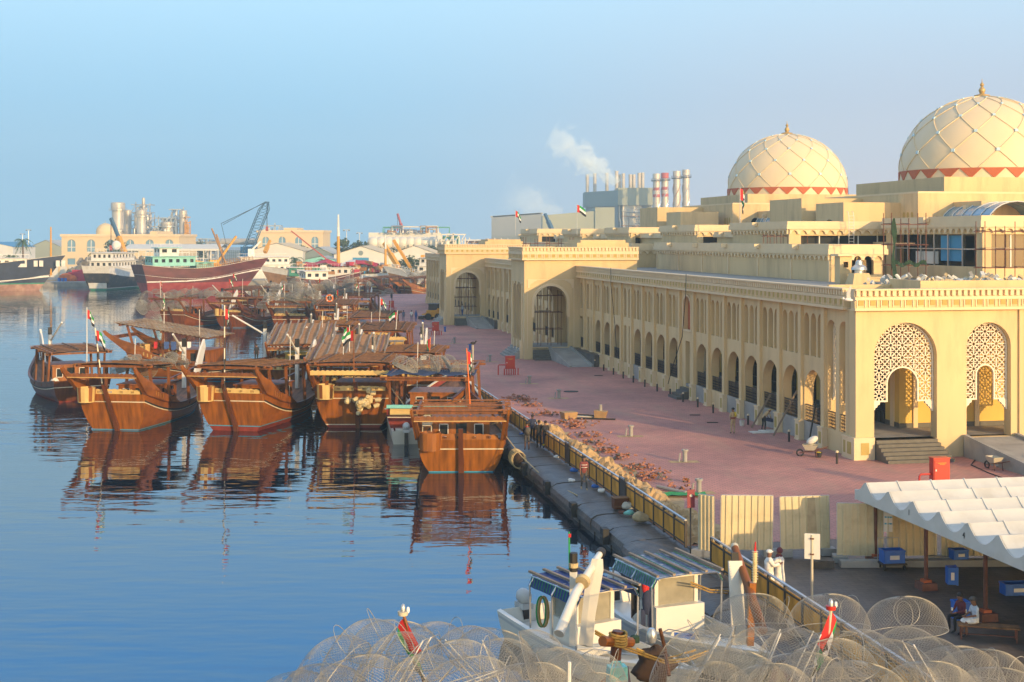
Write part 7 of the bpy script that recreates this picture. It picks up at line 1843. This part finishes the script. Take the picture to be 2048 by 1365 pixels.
# bunch of floats on dhow three
rr = random.Random(9)
t = thing('float_bunch','bunch of cream plastic floats hanging on the dhow stern','floats',B3+V((1.0,-1.2,1.9)))
for k in range(30):
    mb = MB().m('plastic_cream').lathe([(.02,0),(.15,.01),(.17,.05),(.17,.34),(.14,.40),(.05,.42),(.05,.48),(.02,.48)],10)
    o = mb.build('float', t, smooth=40); o.location = (rr.gauss(0,.62),rr.uniform(-.35,.1),rr.gauss(.1,.32)); o.rotation_euler = (rr.uniform(-1,1),rr.uniform(-1.5,1.5),rr.uniform(0,3))
t = thing('plastic_chair','pale plastic armchair hung on the nearest dhow frame','chair',B4+V((-2.0,-.75,2.55)),pi)
mb = MB().m('dust_sheet').tube([(-.26,0,.0),(-.26,0,.75),(-.18,0,.95),(.18,0,.95),(.26,0,.75),(.26,0,0)],.035,6); mb.build('frame', t); MB().m('dust_sheet').box(-.22,.22,-.03,.03,.45,.9).build('backrest', t); MB().m('dust_sheet').box(-.24,.24,.03,.45,.4,.44).build('seat', t)
t = thing('white_fender','white torpedo fender with dark end on the far left dhow','fender',wl(112,795)+V((0,-.3,1.1)),.3); MB().m('cloth_white').ball((0,0,0),.55,12,10,(.8,.8,1.35)).build('body', t, smooth=80); MB().m('line_black').lathe([(.2,-.72),(.12,-.86),(.01,-.87)],10).build('cap', t)
for k,(x,w__,h__,m_,lab) in enumerate(((0,.5,.75,'cloth_blue','blue cloth drying first on the laundry line of the lattice dhow'),(.7,.5,.85,'cloth_blue','darker blue garment drying beside the white laundry'),(1.5,.6,.95,'cloth_white','white shirt drying on the laundry line of the lattice dhow'),(2.3,.4,.65,'cloth_white','small white cloth drying at the end of the laundry line'),(-1.0,.35,.7,'cloth_red','red cloth drying apart from the blue and white laundry'))):
    o = MB().m(m_).sheet([[(x+w__*i/4,.05*sin(i*2+k),-h__*(.9+.1*sin(i))),(x+w__*i/4,.03*sin(i),-h__*.5),(x+w__*i/4,.0,0)] for i in range(5)]).build('laundry', smooth=60); o.location = PT(328,684,134); tag(o,lab,'laundry','laundry on the lattice dhow')
t = thing('lifebuoy','bright orange lifebuoy hung under the dark roof','lifebuoy',PT(659,597,194.5)); MB().m('orange_paint').tube([(.46*cos(a*pi/10),0,.46*sin(a*pi/10)) for a in range(21)],.12,8).build('ring', t, smooth=60); mb = MB().m('line_white')
for q in range(4): a = q*pi/2+.8; mb.tube([(.46*cos(a+d_),0,.46*sin(a+d_)) for d_ in (-.12,.12)],.13,8)
mb.build('band', t)
person('dark figure standing on the inner row of dhows', wp(513,124)+V((0,0,2.6)), .4, 'wear_black','wear_black','stand', seed=31)
person('man in orange shirt crouched behind the dhow canopy post', B1+V((2.6,6.2,1.3)), 1.0, 'tarp_orange','wear_black','sit', seed=32)
# ---- roof things
def flag_thing(label, px, pbase, ptop, u, kind, flip=1):
    v = vx(px,u); z0 = zy(pbase,v,u); z1 = zy(ptop,v,u); t = thing('roof_flag', label, 'flag', W(v,u,z0), 0, 'flags flying over the market roofs')
    flagpole(t,0,0,0,z1-z0,kind,(0,0),flip,'steel',fs=(z1-z0)*.30)
flag_thing('flag drooping on the far left roof pole',1031,472,420,205,1,-1); flag_thing('red flag on a bare pole above the pavilion roof',1154,470,408,190,2,-1); flag_thing('large waving flag in front of the left dome',1480,470,374,140,0,-1)
def scaffold(label, O, W_, D_, Hh, lv, nb, rz=0, mt='rust', net=False):
    t = thing('scaffold', label, 'scaffold', O, rz, 'steel scaffolds on the building site'); mb = MB().m(mt)
    for i in range(nb+1):
        for y in (0,D_): mb.tube([(W_*i/nb,y,0),(W_*i/nb,y,Hh*(1 if i%2 else 1.08))],.035,5)
    mb.build('standard', t); m2 = MB().m(mt)
    for j in range(1,lv+1):
        z = Hh*j/(lv+.3)
        for y in (0,D_): m2.tube([(-.2,y,z),(W_+.2,y,z)],.03,5)
        for i in range(nb+1): m2.tube([(W_*i/nb,-.1,z+.06),(W_*i/nb,D_+.1,z+.06)],.03,5)
    m2.build('ledger', t)
    m3 = MB().m('grey_wood')
    if lv > 1: m3.box(.1,W_*.7,.1,D_*.8,Hh*(lv-1)/(lv+.3)+.1,Hh*(lv-1)/(lv+.3)+.15); m3.build('deck_board', t)
    if net: MB().m('green_net').sheet([[(W_*i/12,-.06+.08*sin(i*2+j),Hh*(.30+.06*j)+.15*sin(i*1.3)) for j in range(2)] for i in range(13)]).sheet([[(.02+.1*sin(j*1.3),-.1,Hh*j/10),(.28+.12*sin(j),-.12,Hh*j/10)] for j in range(11)]).build('green_netting', t)
scaffold('scaffold filling the near portal arch', W(30.2,143.6,1.22), 3.4, 1.6, 6.0, 3, 3, TH)
scaffold('scaffold filling the far portal arch', W(30.5,201.5,1.22), 3.4, 1.6, 6.0, 4, 3, TH)
scaffold('red scaffold on the roof edge above the near portal', W(31,150,10.5), 5.5, 1.5, 2.4, 1, 4, TH)
a = W(vx(1783,96),96,9.3); scaffold('roof scaffold hung with green netting beside the rubble', a, vx(1852,96)-vx(1783,96), 1.3, 5.2, 3, 2, TH, net=True)
a = W(vx(1970,94),94,9.3); scaffold('roof scaffold at the right edge before the open pavilion', a, vx(2049,94)-vx(1970,94), 1.3, 4.6, 3, 2, TH)
a = W(vx(1340,112),112,9.3+3.1); scaffold('low red edge scaffold on the long roof block', W(48,120,12.45), 4.0, 1.0, .9, 1, 6, TH)
t = thing('hall_ladder','white caged ladder on the strip windowed pavilion','ladder',W(vx(1697,118.5),118.4,12.45),TH)
mb = MB().m('white_paint')
for x in (0,.5): mb.tube([(x,0,0),(x,0,2.5),(x,.2,3.0),(x,.5,3.0)],.03,5)
mb.build('rail', t); mb = MB().m('white_paint')
for k in range(9): mb.tube([(0,0,.2+k*.3),(.5,0,.2+k*.3)],.02,4)
mb.build('rung', t)
t = thing('vent_hut','small cream roof hut with square openings','roof hut',W(vx(1680,99.5),99.5,9.35),TH); MB().m('cream').plate([(0,0),(1.0,0),(1.0,2.2),(0,2.2)],[[(.3,1.3),(.7,1.3),(.7,1.75),(.3,1.75)]],lambda x,z,d:(x,d,z),0,.1).box(0,.1,.101,1.0,0,2.2).box(.9,1.0,.101,1.0,0,2.2).box(.1,.9,.9,1.0,0,2.2).build('wall', t); MB().m('cream_trim').box(-.25,1.25,-.25,1.25,2.2,2.36).build('roof', t)
t = thing('roof_fan','grey mushroom roof fan on a cream plinth','fan',W(vx(1718,98),98,9.35),TH); MB().m('cream').cbox((0,0,.45),(1.7,1.4,.9),(0,0,0),.72).build('plinth', t); MB().m('steel').lathe([(.35,.9),(.35,1.15),(.62,1.15),(.58,1.35),(.3,1.55),(.25,1.85),(.1,1.9)],16).build('cowl', t, smooth=40)
rr = random.Random(77); mb = MB()
for k in range(240):
    u = rr.uniform(86,93.5); v = rr.uniform(vx(1790,88),vx(2060,92)); h = rr.random()*.9*(1-abs(u-90)/5); mb.m(rr.choice(['concrete','far_white','sack_white','cream'])).cbox((v,u,9.45+h),(rr.uniform(.15,.6),rr.uniform(.15,.4),rr.uniform(.1,.3)),(rr.uniform(-1,1),rr.uniform(-1,1),rr.uniform(0,3)))
o = mb.build('rubble', kind='stuff'); o.rotation_euler.z = TH; tag(o,'heap of broken pale rubble on the market roof','rubble')
for lab,pts in (('black cable drooping down the arcade, left one',[(34.4,126,10.1),(34.3,125.6,8.5),(34.4,124.6,5),(34.0,122.5,2.2)]),('black cable drooping down the arcade, right one',[(34.4,103.2,10.1),(34.3,103.0,8.6),(34.4,104.2,5),(34.2,106,2.5),(34.2,107.3,.9)])):
    o = MB().m('black_rubber').tube([W(*p) for p in pts],.03,6).build('hanging_cable'); tag(o,lab,'cable')
# ================================================================ white launches and foreground dhows
mat('gelcoat', (.68,.66,.60), .35, .05, 1.2, coat=.2, dirt=(.5,.42,.3), dirt_amt=.3); mat('gelcoat_grey', (.45,.46,.47), .4, .1, 2); mat('tarp_navy', (.02,.05,.20), .8, .25, 3); mat('clear_pane', (.30,.28,.22), .1, .2, 2); mat('gold_rope', (.42,.26,.06), .9, .2, 8); mat('tarp_plaid', (.16,.22,.34), .8, .5, 5)
def launch(label, stern, bow, B=2.5, tarp='tarp_navy', canopy=True, cab=True, outboard=True, zr=.95, small=False, group='white fibreglass boats', cl=None):
    d = bow-stern; L_ = V((d.x,d.y,0)).length; r = thing('motor_boat', label, 'boat', (stern.x,stern.y,WZ), atan2(-d.x,d.y), group)
    H = Hull(L_,B,zr,zr-.12,zr+.45,rake=.9,stern_w=.88,full=3)
    mb = MB(); ts = [i/18 for i in range(19)]
    for sd in (-1,1):
        g = [[H.pt(t,z,sd) for z in (-.4,0,.3,H.rail(t)-.22,H.rail(t)-.12,H.rail(t))] for t in ts]
        mb.m('gelcoat').sheet([r_[:4] for r_ in g]); mb.m('gelcoat_grey').sheet([r_[3:5] for r_ in g]); mb.m('gelcoat').sheet([r_[4:] for r_ in g])
        gi = [[H.pt(t,H.rail(t),sd), H.pt(t,H.rail(t)+.03,sd)*1.0+V((-sd*min(.16,H.half(t)*.5),0,0)), V((sd*max(0.0,H.half(t)*.95-.18),H.pt(t,0).y,H.rail(t)-.5))] for t in ts]
        mb.sheet(gi)
    zs = (-.4,0,.3,zr-.22,zr-.12,zr); mb.sheet([[H.pt(0,z,-1),H.pt(0,z,1)] for z in zs])
    mb.build('hull', r, smooth=50, weld=True)
    dk = MB().m('gelcoat').sheet([[(-max(.02,H.half(t)*.95-.16),H.pt(t,0).y,H.rail(t)-.5),(max(.02,H.half(t)*.95-.16),H.pt(t,0).y,H.rail(t)-.5)] for t in ts]); dk.sheet([[(-H.half(t)*.9,H.pt(t,H.rail(t)).y,H.rail(t)-.14),(H.half(t)*.9,H.pt(t,H.rail(t)).y,H.rail(t)-.14)] for t in (.74,.8,.86,.92,.97)]); dk.build('deck', r)
    zd = zr-.5; cy = L_*.42
    if cab:
        w_ = B*.27; c0,c1 = cy-.8,cy+.55
        mb = MB().m('gelcoat'); h1,h2 = zd+1.05,zd+2.0
        mb.prism([(-w_-.1,c0-.1),(w_+.1,c0-.1),(w_+.16,c1+.35),(-w_-.16,c1+.35)],zd,h1)
        for x,y in ((-w_,c0),(w_,c0),(w_,c1),(-w_,c1)): mb.box(x-.07,x+.07,y-.07,y+.07,h1,h2)
        mb.box(-w_-.15,w_+.15,c0-.2,c1+.25,h2,h2+.1); mb.box(-w_,w_,c0-.05,c0+.02,h1,h1+.18)
        co_ = mb.build('wheelhouse', r)
        MB().m('clear_pane').box(-w_+.07,w_-.07,c1-.02,c1+.02,h1,h2).box(-w_-.01,-w_+.02,c0+.07,c1-.07,h1,h2).box(w_-.02,w_+.01,c0+.07,c1-.07,h1,h2).build('window', co_)
        MB().m('dark_metal').tube([(.2+.17*cos(a*pi/6),c1-.25,h1+.12+.17*sin(a*pi/6)) for a in range(13)],.018,5).build('steering_wheel', co_)
    if canopy:
        w_ = B*.47; y0,y1 = L_*.42-1.5,L_*.42+1.35; zc = zd+2.18
        f_ = MB().m('steel')
        for y in (y0,(y0+y1)/2,y1):
            f_.tube([(-w_*.98,y,zr-.02),(-w_,y,zc-.25),(-w_*.86,y,zc),(0,y,zc+.06),(w_*.86,y,zc),(w_,y,zc-.25),(w_*.98,y,zr-.02)],.032,6)
        for x in (-w_*.86,w_*.86): f_.tube([(x,y0-.2,zc),(x,y1+.2,zc)],.03,6)
        fo_ = f_.build('canopy_frame', r)
        MB().m(tarp).sheet([[(x,y,zc+.075-.06*(x/w_)**2-(.32*max(0,abs(x)/w_-.86)/.14)+.015*sin(y*7)) for y in [y0-.1+(y1-y0+.2)*k/8 for k in range(9)]] for x in [w_*q for q in (-1,-.86,-.5,0,.5,.86,1)]]).build('awning', fo_)
        sl = MB().m('grey_wood')
        for k in range(5):
            x = -w_*.92+1.84*w_*k/4; sl.bar((x-.03,y0-.22,zc+.15),(x+.03,y1+.28,zc+.15),.10,.07)
        sl.build('batten', fo_)
        mb = MB().m('cloth_green')
        for k in range(18): y = y0+(y1-y0)*k/17; mb.tube([(w_*.9,y,zc+.02),(w_*1.0,y+.05,zc-.28)],.012,4); mb.tube([(-w_*.9,y,zc+.02),(-w_*1.0,y+.05,zc-.28)],.012,4)
        if tarp == 'tarp_plaid':
            for k in range(7): x = -w_*.8+1.6*w_*k/6; mb.tube([(x,y0,zc+.12),(x+.1,y1,zc+.12)],.012,4)
        mb.build('lacing', fo_)
    if outboard:
        mb = MB().m('gelcoat_grey').ball((0,-.35,zr+.32),.34,12,8,(.75,1.15,.85)).m('dark_metal').box(-.12,.12,-.5,-.15,-.3,zr+.1).m('gelcoat_grey').cbox((0,-.35,zr+.02),(.42,.6,.2)); mb.build('outboard_motor', r, smooth=50)
    sb = MB().m('steel')
    for sd in (-1,1): sb.tube([H.pt(t,H.rail(t)+(.0 if t in (.62,.99) else .28),sd)*1.0 for t in (.62,.68,.8,.92,.99)],.018,5)
    sb.build('bow_rail', r)
    return r,H
a0,b0 = G(1050,1206,-.2),G(1332,1302,-.2)
m1,_ = launch('white launch with navy awning and tall mast pole in front, left of the pair', V((.6,48.0,0)), V((4.9,40.6,0)), 2.6)
m2,_ = launch('white launch with plaid awning and blue crate on deck, right of the pair', V((4.0,50.5,0)), V((7.4,42.4,0)), 2.9, 'tarp_plaid')
t = thing('rope_hank','green and tan rope hank hanging on the awning post','rope',V((1.0,46.4,WZ+1.7)),0)
for k,mm in enumerate(('cloth_green','rope','gold_rope')): MB().m(mm).tube([(.16*cos(a*pi/8)+k*.05,.1*sin(a*pi/8),-.45+.5*sin(a*pi/8)) for a in range(17)],.03,5).build('loop', t)
crate('pale blue crate on the launch foredeck', V((5.75,45.0,WZ+.47)), -.1, (.65,.45,.4))
o = MB().m('cloth_red').ball((0,0,0),.2,9,7,(.7,.5,1.5)).m('wear_navy').ball((.05,-.03,-.55),.26,9,7,(.7,.5,1.7)).cbox((-.08,-.03,-1.15),(.15,.12,.7)).cbox((.15,-.03,-1.1),(.15,.12,.6)).build('hanging_clothes', smooth=60); o.location = PT(1291,1172,46.3); tag(o,'red cap and navy overalls hanging on the launch cabin','clothes')
o = MB().m('wear_black').sheet([[(i*.1,.03*sin(i),-1.2+.1*i),(i*.1,0,0)] for i in range(4)]).build('hanging_clothes'); o.location = PT(1262,1168,46.6); tag(o,'dark trousers hanging from the plaid awning edge','clothes')
o = MB().m('wear_yellow').lathe([(.13,0),(.16,.36),(.14,.36),(.12,.02)],12,cap=False).build('oil_can'); o.location = V((1.55,46.0,WZ+.46)); tag(o,'yellow bucket on the stern of the left launch','bucket')
m3,_ = launch('white centre console boat with blue trimmed seats beside the nearest dhow', wl(812,889), wl(790,806), 2.2, canopy=False, cab=False)
mb = MB().m('gelcoat').box(-.45,.45,2.2,3.0,.45,1.45).box(-.7,.7,.3,.9,.45,1.0).m('tarp_navy').ball((.2,1.6,.8),.5,9,6,(1,1.2,.6)).m('cloth_white').ball((0,3.4,1.2),.6,9,6,(1,1,.7)); mb.build('console', m3)
m4,_ = launch('small white cabin launch with outboard behind the lattice canopy dhow', wp(548,160), wp(572,163), 2.6, canopy=False, cab=True)
# foreground dhows beneath the traps
f1,HF1 = dhow('brown foreground dhow whose white stem post leans beside the left launch', V((-2.6,17.5,WZ)), R(-18), L=15.6, B=5.2, zs0=2.2, wood='hull_wood_red', roof='frame', roofz=4.35, ry=(1.0,9.6), roofslope=0, cabin=False, barrel=False, wings=False, bridge=False, stern_rail=False, rudder=False, mast=False, group='foreground dhows under the fish traps', clutter=0)
f2,HF2 = dhow('brown foreground dhow carrying the right heap with a white stem post', V((6.4,17.0,WZ)), R(-1), L=15.0, B=5.6, zs0=2.2, wood='hull_wood_red', roof='frame', roofz=4.25, ry=(1.0,10.4), roofslope=0, cabin=False, barrel=False, wings=False, bridge=False, stern_rail=False, rudder=False, mast=False, group='foreground dhows under the fish traps', clutter=0)
def loc_in(r, p): 
    bpy.context.view_layer.update(); return r.matrix_world.inverted() @ p
def stem(r, pa, pb, Y, w_=.32, d_=.14):
    A = loc_in(r,PT(*pa,Y)); B_ = loc_in(r,PT(*pb,Y+.4)); MB().m('gelcoat').bar(A,B_,d_,w_,up=(1,0,0)).m('line_black').bar(B_,B_.lerp(A,-.10),d_*.9,w_*.5,up=(1,0,0)).build('stem_post', r)
# left: broad leaning white stem, square post and lashed boom
mbs = MB().m('gelcoat')
pa = [loc_in(f1,PT(x,y,35.5)) for x,y in ((1163,1290),(1179,1295),(1185,1230),(1201,1140),(1200,1118),(1190,1118),(1175,1180))]
y0_ = 0
n = len(pa); mbs.add([p+V((-.08,0,0)) for p in pa]+[p+V((.08,0,0)) for p in pa],[tuple(range(n)),tuple(range(2*n-1,n-1,-1))]+[(i,(i+1)%n,n+(i+1)%n,n+i) for i in range(n)]); mbs.build('stem_post', f1)
A = loc_in(f1,PT(1146,1290,35)); B_ = loc_in(f1,PT(1147,1143,35)); MB().m('gelcoat').bar(A,B_,.16,.16).m('line_black').tube([B_,B_+V((0,0,.48))],.11,8).m('rope').lathe([(.12,0),(.13,.12)],10,B_+V((0,0,.1))).build('mast_post', f1)
MB().m('gelcoat').tube([loc_in(f1,PT(1118,1268,33)),loc_in(f1,PT(1150,1190,34)),loc_in(f1,PT(1201,1106,36.5))],[.13,.12,.09],10).m('rope').tube([loc_in(f1,PT(1164,1166,34.4)),loc_in(f1,PT(1168,1160,34.5))],.19,10).m('line_black').tube([loc_in(f1,PT(1199,1110,36.4)),loc_in(f1,PT(1203,1103,36.6))],.13,10).build('boom', f1, smooth=40)
MB().m('cloth_green').tube([loc_in(f1,PT(1139,1140,35)),loc_in(f1,PT(1138,1064,35))],.025,5).m('cloth_red').tube([loc_in(f1,PT(1139,1075,35)),loc_in(f1,PT(1139.2,1068,35))],.04,5).build('marker_pole', f1)
dk = MB().m('hull_wood_dark').tube([loc_in(f1,PT(1230,1325,31.5)),loc_in(f1,PT(1236,1262,31.5))],.13,10).m('hull_wood').tube([loc_in(f1,PT(1205,1283,31)),loc_in(f1,PT(1262,1285,32))],.12,10).m('gold_rope')
c = loc_in(f1,PT(1236,1278,31.4))
for k in range(5): dk.tube([c+V((.2*cos(a*pi/6),.2*sin(a*pi/6),-.12+k*.06+.02*sin(a))) for a in range(13)],.03,5)
dk.build('bitt', f1)
t = thing('jerrycan','teal plastic jerrycan on the foreground dhow deck','jerrycan',PT(1234,1372,29.5)); MB().m('turquoise').cbox((0,0,.22),(.42,.3,.44),(0,0,.2),.95).lathe([(.05,.44),(.05,.52)],8).build('body', t); MB().m('turquoise').tube([(-.12,0,.44),(-.1,0,.52),(.08,0,.52),(.1,0,.44)],.025,6).build('handle', t)
t = thing('lamp_float','pair of glass work lamps wired on the launch bow','lamp',PT(1290,1285,40.5)); MB().m('green_net').lathe([(.14,0),(.14,.18),(.06,.22)],10,(-.3,0,0)).m('steel').lathe([(.12,0),(.16,.1),(.16,.3),(.08,.42)],10,(.2,0,0)).build('lamp_body', t, smooth=40); MB().m('steel').tube([(-.3,0,.2),(-.2,0,.4),(.1,0,.45)],.015,4).build('cable', t)
t = thing('net_heap','dark weedy net heap hanging off the launch bow','net',PT(1308,1325,38.5)); mb = MB().m('roof_dark'); rr = random.Random(3)
mb.ball((0,0,-.1),.55,18,12,(1,.6,1.05)); mb.v = [(x*(1+.25*sin(9*z+4*x)+rr.uniform(-.12,.12)),y*(1+rr.uniform(-.2,.2)),z*(1+.15*sin(8*x)+rr.uniform(-.1,.1))) for x,y,z in mb.v]
mb.build('net', t, smooth=60); MB().m('gold_rope').tube([(-.5,0,.4),(.2,-.1,.1),(1.2,0,.35)],.03,5).build('rope', t)
for lab,pts in (('golden mooring ropes looping between the launches and foreground dhow',((1190,1262,33),(1240,1290,33),(1330,1322,34),(1372,1318,37),(1420,1300,40))),('thin golden rope tied to the quay fence post',((1382,1165,46),(1420,1180,48),(1480,1184,51)))):
    o = MB().m('gold_rope').tube([PT(*p) for p in pts],.03,5).tube([PT(x,y+5,z) for x,y,z in pts],.025,5).build('mooring_line'); tag(o,lab,'rope')
o = MB().m('beam_wood').tube([PT(1320,1258,33),PT(1328,1290,33),PT(1338,1352,32.5)],.05,6).build('wooden_stake'); tag(o,'slim wooden stake standing between the two foreground dhows','stake')
# right: white stem, brown boom and barnacled marker
stem(f2,(1478,1290),(1470,1122),33.5,.34,.16)
MB().m('beam_wood').tube([loc_in(f2,PT(1470,1096,34.5)),loc_in(f2,PT(1492,1160,33.5)),loc_in(f2,PT(1525,1262,32))],[.09,.11,.13],10).m('dust_sheet').tube([loc_in(f2,PT(1469,1092,34.6)),loc_in(f2,PT(1470,1097,34.5))],.1,10).build('boom', f2, smooth=40)
mk = MB().m('plastic_cream').tube([loc_in(f2,PT(1509,1165,33)),loc_in(f2,PT(1510,1105,33))],.055,8)
for k in range(12):
    q = loc_in(f2,PT(1510,1104+k*5,33)); mk.lathe([(.03,0),(.085,.01),(.03,.02)],8,q)
mk.m('cloth_red').tube([loc_in(f2,PT(1510,1105,33)),loc_in(f2,PT(1511,1084,33))],[.035,.015],6).build('marker_pole', f2)
MB().m('hull_wood_weathered').bar(loc_in(f2,PT(1500,1290,33.2)),loc_in(f2,PT(1505,1165,33.2)),.2,.16).build('timber_post', f2)
for lab,px,pt,pb,Y,lean,kind,top in (('flag hanging on a brown stick with lamp in the left trap heap',806,1226,1365,27.2,.06,1,'dust_sheet'),('flag with red lamp cluster in the right trap heap',1662,1215,1320,28,-.03,2,'red_paint')):
    a = PT(px+ (42 if lean>0 else -10),pb,Y); b = PT(px,pt,Y); t = thing('boat_flag',lab,'flag',a,0); bb = b-a
    MB().m('beam_wood' if lean>0 else 'dust_sheet').tube([(0,0,0),bb],.035,6).build('flag_pole', t)
    fo_ = obj('flag', flag_mesh(0), t, tuple(bb*.93), (0,.55,pi/2+1.2 if lean>0 else pi/2-1.0), .95)
    MB().m(top).lathe([(.10,-.05),(.11,.03)],10,bb).m('steel').lathe([(.05,.03),(.05,.10),(.035,.16),(.01,.18)],10,bb).m('cloth_white').lathe([(.025,0),(.035,.04),(.03,.10),(.01,.12)],8,bb+V((.10,0,.0))).build('lamp_cluster', t, smooth=50)
